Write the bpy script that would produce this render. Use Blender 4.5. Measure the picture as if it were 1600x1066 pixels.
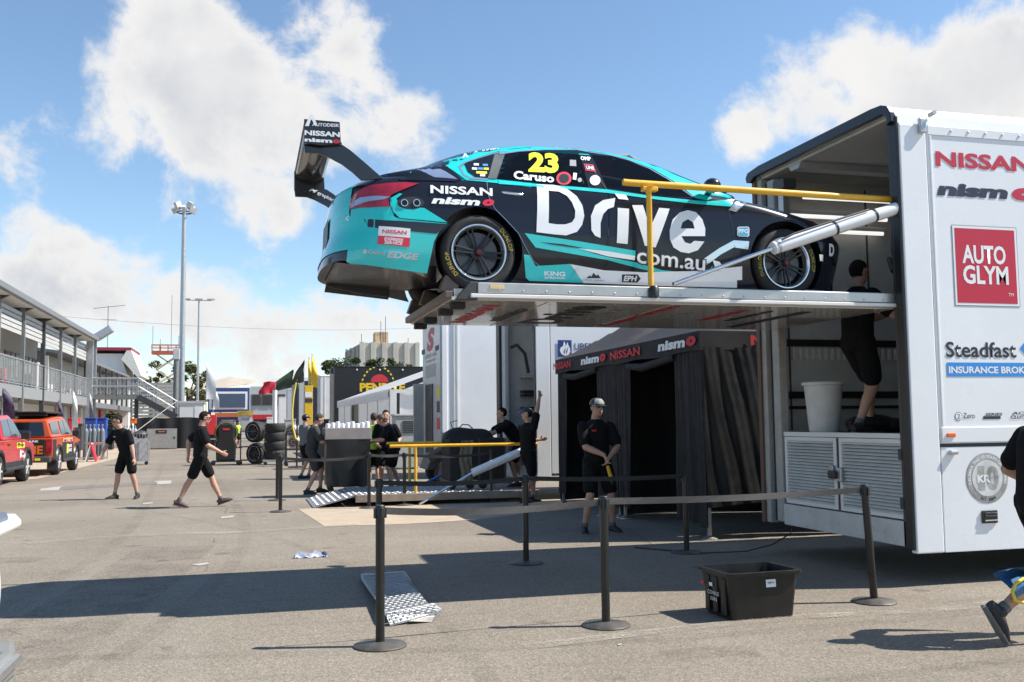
import bpy, bmesh, math, random
from mathutils import Vector, Matrix, Euler
from mathutils.geometry import tessellate_polygon
random.seed(7)
PI = math.pi
for o in list(bpy.data.objects): bpy.data.objects.remove(o)
SC = bpy.context.scene
COL = SC.collection

# ---------------------------------------------------------------- camera
FPX = 1540.0; CAMH = 1.5
YAW = math.radians(15.1); PITCH = math.atan(125/1540); ROLL = 0.011
_f = Vector((math.sin(YAW)*math.cos(PITCH), math.cos(YAW)*math.cos(PITCH), math.sin(PITCH)))
_r0 = Vector((math.cos(YAW), -math.sin(YAW), 0)); _u0 = _r0.cross(_f)
_r = _r0*math.cos(ROLL) - _u0*math.sin(ROLL); _u = _r.cross(_f)
CAMP = Vector((0, 0, CAMH))
cam = bpy.data.cameras.new('camera'); camo = bpy.data.objects.new('camera', cam); COL.objects.link(camo)
mw = Matrix((_r, _u, -_f)).transposed().to_4x4(); mw.translation = CAMP
camo.matrix_world = mw
cam.sensor_width = 36; cam.lens = FPX/1600*36; cam.clip_end = 5000; cam.clip_start = 0.05
SC.camera = camo
# real-world points found from photo measurements (ray of a photo pixel met with a ground height, a Y plane or an X plane)
def ray(px, py): return _f + _r*((px-800)/FPX) - _u*((py-533)/FPX)
def G(px, py, z=0.0): d = ray(px, py); return CAMP + d*((z-CAMH)/d.z)
def PY(px, py, Y): d = ray(px, py); return CAMP + d*(Y/d.y)
def PX(px, py, X): d = ray(px, py); return CAMP + d*(X/d.x)

# ---------------------------------------------------------------- sun, sky
SUN = Vector((0.86, -0.21, 1.0)).normalized()
sl = bpy.data.lights.new('sun', 'SUN'); sl.energy = 5.0; sl.angle = math.radians(0.5); sl.color = (1.0, 0.95, 0.87)
so = bpy.data.objects.new('sun', sl); COL.objects.link(so)
so.rotation_euler = SUN.to_track_quat('Z', 'Y').to_euler(); so.location = SUN*60
W = bpy.data.worlds.new('World'); SC.world = W; W.use_nodes = True
EXPOSURE = 0.72
SC.view_settings.view_transform = 'Standard'; SC.view_settings.look = 'None'
SC.view_settings.gamma = 1; SC.view_settings.use_curve_mapping = False; SC.view_settings.exposure = EXPOSURE

class NT:
    """tiny node helper"""
    def __init__(s, tree): s.t = tree; s.n = tree.nodes; s.l = tree.links
    def new(s, typ, **kw):
        n = s.n.new(typ)
        for k, v in kw.items(): setattr(n, k, v)
        return n
    def link(s, a, b): s.l.new(a, b)
    def val(s, sock, v):
        if hasattr(v, 'is_output') or hasattr(v, 'links'): s.l.new(v, sock)
        else: sock.default_value = v
    def math(s, op, a, b=None, c=None, clamp=False):
        n = s.new('ShaderNodeMath', operation=op); n.use_clamp = clamp
        s.val(n.inputs[0], a)
        if b is not None: s.val(n.inputs[1], b)
        if c is not None: s.val(n.inputs[2], c)
        return n.outputs[0]
    def vmath(s, op, a, b=None):
        n = s.new('ShaderNodeVectorMath', operation=op); s.val(n.inputs[0], a)
        if b is not None: s.val(n.inputs[1], b)
        return n
    def noise(s, vec, scale, detail=4, rough=0.5, dist=0.0):
        n = s.new('ShaderNodeTexNoise'); s.link(vec, n.inputs['Vector'])
        n.inputs['Scale'].default_value = scale; n.inputs['Detail'].default_value = detail
        n.inputs['Roughness'].default_value = rough; n.inputs['Distortion'].default_value = dist
        return n.outputs['Fac']
    def ramp(s, fac, stops):
        n = s.new('ShaderNodeValToRGB'); s.link(fac, n.inputs[0]); cr = n.color_ramp
        while len(cr.elements) < len(stops): cr.elements.new(0.5)
        for e, (p, c) in zip(cr.elements, stops):
            e.position = p; e.color = tuple(c)+(1,) if len(c) == 3 else c
        return n.outputs[0]
    def smooth(s, x, a, b):
        n = s.new('ShaderNodeMapRange', interpolation_type='SMOOTHSTEP'); s.val(n.inputs[0], x)
        n.inputs[1].default_value = a; n.inputs[2].default_value = b
        return n.outputs[0]
    def mix(s, fac, a, b):
        n = s.new('ShaderNodeMix', data_type='RGBA'); s.val(n.inputs[0], fac); s.val(n.inputs[6], a); s.val(n.inputs[7], b)
        return n.outputs[2]

def build_world():
    nt = NT(W.node_tree); nt.n.clear()
    out = nt.new('ShaderNodeOutputWorld'); bg = nt.new('ShaderNodeBackground')
    bg.inputs['Strength'].default_value = SKY_STRENGTH
    sky = nt.new('ShaderNodeTexSky', sky_type='NISHITA'); sky.sun_disc = False
    sky.sun_elevation = math.asin(SUN.z); sky.sun_rotation = math.atan2(SUN.x, SUN.y)
    sky.air_density = 1.0; sky.dust_density = 0.15; sky.ozone_density = 1.6; sky.altitude = 50
    tc = nt.new('ShaderNodeTexCoord'); d = tc.outputs['Generated']
    sep = nt.new('ShaderNodeSeparateXYZ'); nt.link(d, sep.inputs[0])
    ez = sep.outputs[2]
    # cumulus: soft blobs at real sky directions, broken up by fractal noise
    def density(dd):
        n1 = nt.noise(dd, 8.0, 10, 0.6, 0.35); n2 = nt.noise(dd, 3.2, 4, 0.55)
        tot = None
        for px, py, rad, amp in CLOUDS:
            c = ray(px, py).normalized()
            dist = nt.vmath('DISTANCE', dd, tuple(c)).outputs['Value']
            v = nt.math('MULTIPLY', nt.smooth(dist, rad/1540*1.45, 0.0), amp)
            tot = v if tot is None else nt.math('ADD', tot, v)
        tot = nt.math('MINIMUM', nt.math('MULTIPLY', tot, 0.54), 0.95)
        # background clouds all round the sky, denser low down
        mp = nt.new('ShaderNodeMapping'); nt.link(dd, mp.inputs[0]); mp.inputs['Scale'].default_value = (1, 1, 3.2)
        lowf = nt.noise(mp.outputs[0], 3.3, 3, 0.5)
        lo = nt.math('MULTIPLY', nt.smooth(lowf, 0.30, 0.58), nt.smooth(ez_of(dd), 0.22, 0.08))
        hi = nt.math('MULTIPLY', nt.smooth(nt.noise(dd, 1.9, 2, 0.5), 0.58, 0.75), nt.smooth(ez_of(dd), 0.42, 0.6))
        tot = nt.math('MAXIMUM', tot, nt.math('MULTIPLY', lo, 0.60))
        tot = nt.math('MAXIMUM', tot, nt.math('MULTIPLY', hi, 0.6))
        n3 = nt.noise(dd, 30.0, 9, 0.62, 0.2)
        e = nt.math('ADD', nt.math('MULTIPLY', nt.math('SUBTRACT', n1, 0.5), 1.9), nt.math('MULTIPLY', nt.math('SUBTRACT', n3, 0.5), 0.75))
        e = nt.math('ADD', e, nt.math('MULTIPLY', nt.math('SUBTRACT', n2, 0.5), 0.5))
        return nt.math('ADD', nt.math('MULTIPLY', tot, 1.0), e)
    def ez_of(dd):
        s = nt.new('ShaderNodeSeparateXYZ'); nt.link(dd, s.inputs[0]); return s.outputs[2]
    d0 = density(d)
    m = nt.smooth(d0, 0.34, 0.76)
    # self shading: thick parts away from the sun go soft grey
    off = nt.vmath('ADD', d, tuple(Vector((SUN.x, SUN.y*0.3, SUN.z*1.2)).normalized()*0.045)).outputs[0]
    n_a = nt.noise(d, 4.5, 5, 0.5); n_b = nt.noise(off, 4.5, 5, 0.5)
    rel = nt.math('ADD', nt.math('MULTIPLY', nt.math('SUBTRACT', n_a, n_b), 3.2), 0.66, clamp=True)
    thick = nt.smooth(d0, 0.55, 1.15)
    sh = nt.math('SUBTRACT', 1.0, nt.math('MULTIPLY', nt.math('SUBTRACT', 1.0, rel), nt.math('MULTIPLY', thick, 1.0)), clamp=True)
    ccol = nt.ramp(sh, [(0.0, CLOUD_DARK), (1.0, CLOUD_LIGHT)])
    gain = nt.new('ShaderNodeMix', data_type='RGBA', blend_type='MULTIPLY'); gain.inputs[0].default_value = 1
    nt.link(sky.outputs[0], gain.inputs[6]); gain.inputs[7].default_value = SKY_TINT + (1,)
    cs = nt.new('ShaderNodeMix', data_type='RGBA', blend_type='MULTIPLY'); cs.inputs[0].default_value = 1
    nt.link(ccol, cs.inputs[6]); cs.inputs[7].default_value = (CLOUD_GAIN, CLOUD_GAIN, CLOUD_GAIN, 1)
    # thin bright haze low over the horizon
    m = nt.math('MAXIMUM', m, nt.math('MULTIPLY', nt.smooth(ez, 0.12, -0.02), 0.4))
    cmix = nt.mix(m, gain.outputs[2], cs.outputs[2])
    nt.link(cmix, bg.inputs['Color']); nt.link(bg.outputs[0], out.inputs[0])
SKY_STRENGTH = 0.10
SKY_TINT = (1.0, 1.08, 1.10)
CLOUD_GAIN = 5.6; CLOUD_LIGHT = (1.0, 0.99, 0.98); CLOUD_DARK = (0.62, 0.66, 0.73)
CLOUDS = [(290, 40, 130, .95), (250, 120, 120, .9), (330, 160, 150, .95), (200, 215, 120, .9), (430, 205, 130, .95), (540, 205, 110, .9), (650, 210, 95, .9), (110, 215, 60, .5),
          (540, 15, 80, .8), (560, 75, 60, .7), (490, 10, 60, .7), (35, 200, 60, .6), (10, 280, 60, .6), (265, 318, 38, .62), (415, 348, 75, .8), (470, 325, 45, .6),
          (1300, 130, 120, .95), (1230, 200, 110, .95), (1400, 120, 140, .95), (1500, 150, 150, .95), (1590, 50, 90, .7), (1640, 200, 140, .95), (1160, 215, 60, .8),
(110, 445, 100, .85), (230, 450, 110, .9), (10, 430, 90, .85), (380, 475, 110, .85), (520, 490, 110, .85), (300, 530, 100, .7), (450, 560, 110, .7), (60, 520, 90, .7), (620, 500, 90, .8)]
build_world()

# ---------------------------------------------------------------- materials
MATS = {}
def mat(name, col, rough=0.5, metal=0.0, var=0.08, scale=6.0, bump=0.0, bscale=60.0, coat=0.0, spec=0.5, trans=0.0, emit=None, alpha=1.0, dirt=0.0):
    if name in MATS: return MATS[name]
    m = bpy.data.materials.new(name); m.use_nodes = True; nt = NT(m.node_tree)
    b = nt.n['Principled BSDF']
    col = tuple(col)
    b.inputs['Roughness'].default_value = rough; b.inputs['Metallic'].default_value = metal
    b.inputs['Specular IOR Level'].default_value = spec
    b.inputs['Coat Weight'].default_value = coat; b.inputs['Coat Roughness'].default_value = 0.04
    b.inputs['Transmission Weight'].default_value = trans; b.inputs['Alpha'].default_value = alpha
    tc = nt.new('ShaderNodeTexCoord')
    if var > 0:
        n = nt.noise(tc.outputs['Object'], scale, 5, 0.6)
        lo = tuple(max(0, c*(1-var*1.6)) for c in col); hi = tuple(min(1, c*(1+var*1.6)) for c in col)
        c = nt.ramp(n, [(0.25, lo), (0.75, hi)])
        if dirt > 0:
            n2 = nt.noise(tc.outputs['Object'], scale*2.3, 7, 0.7, 1.0)
            c = nt.mix(nt.math('MULTIPLY', nt.smooth(n2, 0.52, 0.78), dirt), c, (0.12, 0.10, 0.08, 1))
        nt.link(c, b.inputs['Base Color'])
        r = nt.math('ADD', nt.math('MULTIPLY', nt.math('SUBTRACT', n, 0.5), rough*0.7), rough, clamp=True)
        nt.link(r, b.inputs['Roughness'])
    else: b.inputs['Base Color'].default_value = col+(1,)
    if bump > 0:
        bn = nt.new('ShaderNodeBump'); bn.inputs['Strength'].default_value = bump; bn.inputs['Distance'].default_value = 0.02
        nt.link(nt.noise(tc.outputs['Object'], bscale, 4, 0.6), bn.inputs['Height']); nt.link(bn.outputs[0], b.inputs['Normal'])
    if emit:
        b.inputs['Emission Color'].default_value = tuple(emit[:3])+(1,); b.inputs['Emission Strength'].default_value = emit[3]
    MATS[name] = m
    return m

def asphalt():
    m = bpy.data.materials.new('asphalt'); m.use_nodes = True; nt = NT(m.node_tree); b = nt.n['Principled BSDF']
    tc = nt.new('ShaderNodeTexCoord'); P = tc.outputs['Object']
    big = nt.noise(P, 0.22, 5, 0.6, 0.6); mid = nt.noise(P, 1.7, 5, 0.6); fine = nt.noise(P, 55, 4, 0.7)
    base = nt.ramp(big, [(0.3, (0.188, 0.161, 0.128)), (0.7, (0.272, 0.238, 0.194))])
    base = nt.mix(nt.math('MULTIPLY', nt.smooth(mid, 0.5, 0.8), 0.3), base, (0.17, 0.15, 0.125, 1))
    vor = nt.new('ShaderNodeTexVoronoi'); nt.link(P, vor.inputs['Vector']); vor.inputs['Scale'].default_value = 75
    agg = nt.ramp(vor.outputs['Color'], [(0.0, (0.55, 0.55, 0.55)), (0.55, (1, 1, 1)), (0.85, (1.25, 1.23, 1.2)), (1.0, (1.9, 1.85, 1.75))])
    mx = nt.new('ShaderNodeMix', data_type='RGBA', blend_type='MULTIPLY'); mx.inputs[0].default_value = 0.8
    nt.link(base, mx.inputs[6]); nt.link(agg, mx.inputs[7])
    c = nt.mix(nt.math('MULTIPLY', nt.smooth(fine, 0.55, 0.75), 0.35), mx.outputs[2], (0.10, 0.088, 0.072, 1))
    # long soft tyre-wear tracks running along the lane and a few dark oil spots
    mp = nt.new('ShaderNodeMapping'); nt.link(P, mp.inputs[0]); mp.inputs['Scale'].default_value = (1.1, 0.10, 1); mp.inputs['Rotation'].default_value = (0, 0, 0.5)
    tr = nt.noise(mp.outputs[0], 1.2, 4, 0.6)
    c = nt.mix(nt.math('MULTIPLY', nt.smooth(tr, 0.52, 0.75), 0.28), c, (0.30, 0.272, 0.235, 1))
    mp2 = nt.new('ShaderNodeMapping'); nt.link(P, mp2.inputs[0]); mp2.inputs['Scale'].default_value = (0.35, 3.0, 1); mp2.inputs['Rotation'].default_value = (0, 0, 0.12)
    sk = nt.noise(mp2.outputs[0], 1.5, 5, 0.65)
    c = nt.mix(nt.math('MULTIPLY', nt.smooth(sk, 0.56, 0.74), 0.42), c, (0.125, 0.112, 0.098, 1))
    oil = nt.noise(P, 2.6, 2, 0.4)
    c = nt.mix(nt.math('MULTIPLY', nt.smooth(oil, 0.66, 0.76), 0.55), c, (0.09, 0.08, 0.07, 1))
    # hairline cracks, wandering and broken
    wv = nt.new('ShaderNodeTexVoronoi'); wv.feature = 'DISTANCE_TO_EDGE'; wv.inputs['Scale'].default_value = 0.16
    jit = nt.new('ShaderNodeMix', data_type='RGBA'); jit.inputs[0].default_value = 0.06; nt.link(P, jit.inputs[6])
    cn = nt.new('ShaderNodeTexNoise'); nt.link(P, cn.inputs['Vector']); cn.inputs['Scale'].default_value = 1.6; cn.inputs['Detail'].default_value = 6
    nt.link(cn.outputs['Color'], jit.inputs[7]); jit.blend_type = 'LINEAR_LIGHT'; nt.link(jit.outputs[2], wv.inputs['Vector'])
    crk = nt.math('MULTIPLY', nt.math('MULTIPLY', nt.smooth(wv.outputs['Distance'], 0.0022, 0.0006), nt.smooth(nt.noise(P, 0.35, 3), 0.50, 0.60)), 0.55)
    c = nt.mix(crk, c, (0.06, 0.052, 0.045, 1))
    nt.link(c, b.inputs['Base Color']); b.inputs['Roughness'].default_value = 0.9; b.inputs['Specular IOR Level'].default_value = 0.25
    bn = nt.new('ShaderNodeBump'); bn.inputs['Strength'].default_value = 0.5; bn.inputs['Distance'].default_value = 0.006
    nt.link(nt.math('ADD', vor.outputs['Distance'], fine), bn.inputs['Height']); nt.link(bn.outputs[0], b.inputs['Normal'])
    return m

WHITE = mat('white_paint', (0.80, 0.81, 0.82), 0.26, var=0.03, scale=1.1, coat=0.3, bump=0.06, bscale=1.3, dirt=0.05)
WHITE2 = mat('white_panel', (0.76, 0.745, 0.715), 0.4, var=0.04, scale=2, dirt=0.05)
OFFW = mat('off_white_vinyl', (0.78, 0.78, 0.77), 0.5, var=0.05, scale=2)
GREYW = mat('light_grey_panel', (0.50, 0.50, 0.50), 0.5, var=0.06, dirt=0.08)
INNER = mat('trailer_lining', (0.58, 0.565, 0.53), 0.5, var=0.06, dirt=0.1)
BLACK = mat('black_plastic', (0.018, 0.018, 0.019), 0.4, var=0.2)
RUBBER = mat('rubber', (0.022, 0.021, 0.021), 0.75, var=0.25, scale=14, bump=0.15)
DARK = mat('dark_grey', (0.05, 0.05, 0.053), 0.5, var=0.15)
MIDGREY = mat('mid_grey_metal', (0.20, 0.205, 0.21), 0.5, metal=0.3, var=0.1)
STEEL = mat('galvanised_steel', (0.46, 0.47, 0.48), 0.42, metal=0.75, var=0.1, scale=9)
ALU = mat('aluminium', (0.52, 0.50, 0.47), 0.38, metal=0.85, var=0.08, scale=5)
CHROME = mat('chrome', (0.8, 0.8, 0.8), 0.12, metal=1.0, var=0.0)
YELLOW = mat('yellow_rail_paint', (0.78, 0.42, 0.02), 0.35, var=0.08, coat=0.2)
RED = mat('red_paint', (0.62, 0.03, 0.04), 0.4, var=0.05)
REDP = mat('red_print', (0.60, 0.015, 0.04), 0.5, var=0.0)
WHITEP = mat('white_print', (0.82, 0.82, 0.82), 0.5, var=0.0)
BLACKP = mat('black_print', (0.02, 0.02, 0.03), 0.5, var=0.0)
NAVYP = mat('navy_print', (0.016, 0.022, 0.05), 0.5, var=0.0)
BLUEP = mat('blue_print', (0.03, 0.26, 0.68), 0.5, var=0.0)
DBLUE = mat('dark_blue_print', (0.02, 0.045, 0.22), 0.5, var=0.0)
YELP = mat('yellow_print', (0.80, 0.66, 0.03), 0.5, var=0.0)
GREYP = mat('grey_print', (0.33, 0.34, 0.35), 0.4, var=0.0)
FABRIC = mat('black_polyester', (0.013, 0.011, 0.011), 0.75, var=0.2, bump=0.1, bscale=40)
CLOTH_T = mat('black_shirt_cotton', (0.009, 0.009, 0.010), 0.9, var=0.25, scale=10, bump=0.25, bscale=25, spec=.2)
CLOTH_S = mat('black_shorts_cotton', (0.008, 0.008, 0.009), 0.9, var=0.25, scale=10, bump=0.25, bscale=25, spec=.2)
SHOE = mat('black_shoe', (0.018, 0.018, 0.02), 0.6, var=0.3, scale=25)
SKIN = mat('skin', (0.47, 0.265, 0.185), 0.55, var=0.07, scale=9)
HAIR = mat('dark_brown_hair', (0.016, 0.010, 0.007), 0.75, var=0.3, scale=30, bump=0.6, bscale=90, spec=.2)
ORANGE = mat('orange_paint', (0.72, 0.16, 0.02), 0.35, var=0.04, coat=0.3)
HIVIS = mat('hi_vis_yellow', (0.45, 0.75, 0.03), 0.7, var=0.05)
GLASSD = mat('dark_glass', (0.012, 0.014, 0.016), 0.06, var=0.0, spec=0.6)
CONC = mat('concrete', (0.36, 0.34, 0.31), 0.85, var=0.12, scale=0.8, dirt=0.25)
PAVE = mat('cream_paving', (0.40, 0.32, 0.235), 0.9, var=0.1, scale=3, bump=0.1)

# ---------------------------------------------------------------- mesh helpers
class M:
    def __init__(s): s.v = []; s.f = []
    def add(s, vs, fs):
        o = len(s.v); s.v += [tuple(v) for v in vs]; s.f += [tuple(i+o for i in f) for f in fs]; return s
    def b(s, x0, x1, y0, y1, z0, z1, R=None):
        vs = [Vector((x, y, z)) for z in (z0, z1) for y in (y0, y1) for x in (x0, x1)]
        if R is not None:
            c = Vector(((x0+x1)/2, (y0+y1)/2, (z0+z1)/2)); vs = [c + R @ (v-c) for v in vs]
        return s.add(vs, [(0, 2, 3, 1), (4, 5, 7, 6), (0, 1, 5, 4), (2, 6, 7, 3), (0, 4, 6, 2), (1, 3, 7, 5)])
    def tube(s, pts, r, n=8, cap=True, flat=None):
        pts = [Vector(p) for p in pts]; rs = r if isinstance(r, (list, tuple)) else [r]*len(pts)
        rings = []; up = None
        for i, p in enumerate(pts):
            t = (pts[min(i+1, len(pts)-1)] - pts[max(i-1, 0)]).normalized()
            if up is None:
                up = Vector((0, 0, 1)) if abs(t.z) < 0.9 else Vector((0, 1, 0))
                if flat is not None: up = Vector(flat)
            a = t.cross(up).normalized(); bb = a.cross(t).normalized(); up = bb if flat is None else Vector(flat)
            rr = rs[i]; ra, rb = rr if isinstance(rr, (list, tuple)) else (rr, rr)
            rings.append([p + a*math.cos(2*PI*k/n)*ra + bb*math.sin(2*PI*k/n)*rb for k in range(n)])
        vs = [v for R in rings for v in R]; fs = []
        for i in range(len(pts)-1):
            for k in range(n):
                fs.append((i*n+k, i*n+(k+1) % n, (i+1)*n+(k+1) % n, (i+1)*n+k))
        if cap: fs.append(tuple(reversed(range(n)))); fs.append(tuple((len(pts)-1)*n+k for k in range(n)))
        return s.add(vs, fs)
    def bar(s, p0, p1, w, h, up=(0, 0, 1)):
        p0 = Vector(p0); p1 = Vector(p1); t = (p1-p0).normalized(); a = t.cross(Vector(up)).normalized(); bb = a.cross(t)
        vs = [p + a*sx*w/2 + bb*sz*h/2 for p in (p0, p1) for sx, sz in ((-1, -1), (1, -1), (1, 1), (-1, 1))]
        return s.add(vs, [(3, 2, 1, 0), (4, 5, 6, 7), (0, 1, 5, 4), (1, 2, 6, 5), (2, 3, 7, 6), (3, 0, 4, 7)])
    def prism(s, poly, a0, a1, plane='xz'):
        """polygon extruded along the axis missing from plane"""
        def P(p, a): return {'xz': (p[0], a, p[1]), 'xy': (p[0], p[1], a), 'yz': (a, p[0], p[1])}[plane]
        n = len(poly); vs = [P(p, a0) for p in poly] + [P(p, a1) for p in poly]
        fs = [tuple(range(n)), tuple(reversed(range(n, 2*n)))] + [(i, i+n, (i+1) % n+n, (i+1) % n) for i in range(n)]
        return s.add(vs, fs)
    def lathe(s, prof, n=24, axis='z', c=(0, 0, 0), close=False, cap=True):
        c = Vector(c); vs = []; fs = []
        for r, h in prof:
            for k in range(n):
                a = 2*PI*k/n; x, y = r*math.cos(a), r*math.sin(a)
                vs.append(c + Vector({'z': (x, y, h), 'y': (x, h, y), 'x': (h, x, y)}[axis]))
        m = len(prof)
        for i in range(m if close else m-1):
            j = (i+1) % m
            for k in range(n): fs.append((i*n+k, i*n+(k+1) % n, j*n+(k+1) % n, j*n+k))
        if not close and cap:
            if prof[0][0] > 1e-6: fs.append(tuple(reversed(range(n))))
            if prof[-1][0] > 1e-6: fs.append(tuple((m-1)*n+k for k in range(n)))
        return s.add(vs, fs)
    def grid(s, fn, nu, nv):
        vs = [fn(i/nu, j/nv) for j in range(nv+1) for i in range(nu+1)]
        return s.add(vs, [(j*(nu+1)+i, j*(nu+1)+i+1, (j+1)*(nu+1)+i+1, (j+1)*(nu+1)+i) for j in range(nv) for i in range(nu)])
    def ball(s, c, r, n=10, m=7):
        rx, ry, rz = r if isinstance(r, (list, tuple)) else (r, r, r); c = Vector(c)
        vs = [c+Vector((0, 0, -rz))]
        for j in range(1, m):
            t = -PI/2 + PI*j/m
            for k in range(n):
                a = 2*PI*k/n; vs.append(c+Vector((rx*math.cos(t)*math.cos(a), ry*math.cos(t)*math.sin(a), rz*math.sin(t))))
        vs.append(c+Vector((0, 0, rz))); L = len(vs)-1; fs = []
        for k in range(n): fs.append((0, 1+(k+1) % n, 1+k)); fs.append((L, L-n+k, L-n+(k+1) % n))
        for j in range(m-2):
            for k in range(n): fs.append((1+j*n+k, 1+j*n+(k+1) % n, 1+(j+1)*n+(k+1) % n, 1+(j+1)*n+k))
        return s.add(vs, fs)
    def xf(s, mtx): s.v = [tuple(mtx @ Vector(v)) for v in s.v]; return s
    def mesh(s, name, fix=True):
        me = bpy.data.meshes.new(name); me.from_pydata(s.v, [], s.f); me.validate()
        if fix:
            bm = bmesh.new(); bm.from_mesh(me); bmesh.ops.recalc_face_normals(bm, faces=bm.faces); bm.to_mesh(me); bm.free()
        return me

def O(name, m, material, parent=None, smooth=False, bevel=0.0, fix=True, label=None):
    me = m if isinstance(m, bpy.types.Mesh) else m.mesh(name, fix)
    if len(me.materials) == 0: me.materials.append(material)
    o = bpy.data.objects.new(name, me); COL.objects.link(o); o.parent = parent
    if smooth:
        for p in me.polygons: p.use_smooth = True
        try: me.set_sharp_from_angle(angle=math.radians(smooth if smooth is not True else 40))
        except Exception: pass
    if bevel:
        bv = o.modifiers.new('bevel', 'BEVEL'); bv.width = bevel; bv.segments = 2; bv.limit_method = 'ANGLE'; bv.angle_limit = math.radians(40)
    if label: o['label'] = label
    return o
def tag(o, label, cat, group=None):
    o['label'] = label; o['category'] = cat
    if group: o['group'] = group
    return o
def T(name, label, cat, loc=(0, 0, 0), rz=0.0, group=None):
    o = bpy.data.objects.new(name, None); COL.objects.link(o); o.location = loc; o.rotation_euler = (0, 0, rz)
    o.empty_display_size = 0.1
    return tag(o, label, cat, group)
def S(name, m, material, **kw):
    o = O(name, m, material, **kw); o['kind'] = 'structure'; return o
def clone(root, loc=None, rz=None, label=None, group=None, parent=None):
    r = root.copy(); COL.objects.link(r)
    if parent is not None: r.parent = parent
    if loc is not None: r.location = loc
    if rz is not None: r.rotation_euler = (0, 0, rz)
    if label: r['label'] = label
    if group: r['group'] = group
    for ch in list(root.children): clone(ch, parent=r)
    return r

# lettering: real text outlines turned into thin mesh
def textmesh(body, size=1.0, bold=0.0, shear=0.0, spacing=1.0, align='LEFT'):
    cu = bpy.data.curves.new('lettering', 'FONT'); cu.body = body; cu.size = size; cu.offset = bold*size; cu.shear = shear
    cu.space_character = spacing; cu.align_x = align; cu.resolution_u = 3; cu.fill_mode = 'FRONT'
    ob = bpy.data.objects.new('lettering', cu); COL.objects.link(ob)
    me = bpy.data.meshes.new_from_object(ob)
    COL.objects.unlink(ob); bpy.data.objects.remove(ob); bpy.data.curves.remove(cu)
    return me
def lettering(body, material, parent, org, xd, up, width=None, height=None, bold=0.0, shear=0.0, spacing=1.0, name='lettering', off=0.004, fn=None):
    """letters laid on a plane: org = lower left corner, xd/up unit directions, fitted to width x height"""
    me = textmesh(body, 1.0, bold, shear, spacing)
    if not me.vertices: return None
    xs = [v.co.x for v in me.vertices]; ys = [v.co.y for v in me.vertices]
    x0, x1, y0, y1 = min(xs), max(xs), min(ys), max(ys)
    sy = (height or 0)/(y1-y0) if height else None; sx = (width or 0)/(x1-x0) if width else None
    sx = sx or sy; sy = sy or sx
    org = Vector(org); xd = Vector(xd).normalized(); up = Vector(up).normalized(); nn = xd.cross(up)
    for v in me.vertices:
        a, b_ = (v.co.x-x0)*sx, (v.co.y-y0)*sy
        v.co = org + xd*a + up*b_ + nn*off
    me.materials.clear()
    return O(name, me, material, parent)
def plate(material, parent, org, xd, up, w, h, off=0.003, name='print_panel', poly=None, th=0.0):
    """flat printed shape on a surface; poly in unit coordinates"""
    org = Vector(org); xd = Vector(xd).normalized(); up = Vector(up).normalized(); nn = xd.cross(up)
    poly = poly or [(0, 0), (1, 0), (1, 1), (0, 1)]
    vs = [org + xd*p[0]*w + up*p[1]*h + nn*off for p in poly]
    m = M().add(vs, [tuple(range(len(vs)))])
    return O(name, m, material, parent, fix=False)
def circle(n=28, a0=0, a1=2*PI, r=0.5, c=(0.5, 0.5)): return [(c[0]+r*math.cos(a0+(a1-a0)*k/n), c[1]+r*math.sin(a0+(a1-a0)*k/n)) for k in range(n if a1-a0 >= 2*PI-1e-6 else n+1)]
# ================================================================ race car on the lift
CX, CY, CZ = 3.3, 8.88, 2.585
car = T('race_car', 'black and teal race sedan with tall rear wing raised on the lift platform', 'race car', (CX, CY, CZ))
CARBLK = mat('navy_black_car_paint', (0.010, 0.012, 0.020), 0.2, var=0.0, coat=0.25, spec=.35)
TEAL = mat('teal_car_paint', (0.008, 0.58, 0.57), 0.25, var=0.03, coat=0.8)
SLATE = mat('slate_blue_vinyl', (0.17, 0.23, 0.36), 0.3, var=0.02, coat=0.5)
SILVERV = mat('silver_chrome_vinyl', (0.62, 0.68, 0.74), 0.18, metal=0.85, var=0.05)
WVINYL = mat('white_vinyl', (0.82, 0.83, 0.84), 0.3, var=0.0, coat=0.4)
BKVINYL = mat('black_vinyl', (0.012, 0.013, 0.018), 0.3, var=0.0, coat=0.4)
YVINYL = mat('fluoro_yellow_vinyl', (0.80, 0.85, 0.02), 0.4, var=0.0)
RVINYL = mat('red_vinyl', (0.66, 0.02, 0.05), 0.35, var=0.0, coat=0.3)
CARGLASS = mat('car_window_glass', (0.006, 0.008, 0.011), 0.05, var=0.0, spec=0.7, coat=0.4)
LAMPRED = mat('red_lamp_glass', (0.36, 0.012, 0.03), 0.12, var=0.15, scale=12, coat=0.9)
CARBON = mat('carbon_fibre', (0.014, 0.014, 0.015), 0.22, var=0.2, scale=60, coat=0.6)
GUN = mat('wheel_black', (0.016, 0.016, 0.017), 0.3, metal=0.4, var=0.1, coat=0.3)
def Z1(x, y): return (430+x/3.5525, 170+y/3.5525)
def Z2(x, y): return (780+x/3.5525, 200+y/3.5525)
def Z3(x, y): return (1080+x/3.332, 150+y/3.332)
def lerp_tab(tab, z):
    if z <= tab[0][0]: return tab[0][1]
    for (a, va), (b_, vb) in zip(tab, tab[1:]):
        if z <= b_: return va + (vb-va)*(z-a)/(b_-a)
    return tab[-1][1]
def _t(pts, Y):
    o = []
    for p in pts:
        q = PY(p[0], p[1], Y); o.append((q.z-CZ, q.x-CX))
    return sorted(o)
LT = _t([(514, 446), (505, 418), (507, 394), (517, 367), (519, 330), (524, 300), (545, 288), (599, 276)], 8.35)
LN = _t([(1312, 441), (1311, 420), (1307, 385), (1296, 366), (1272, 349), (1235, 336), (1190, 322), (1148, 314)], 8.12)
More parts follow.
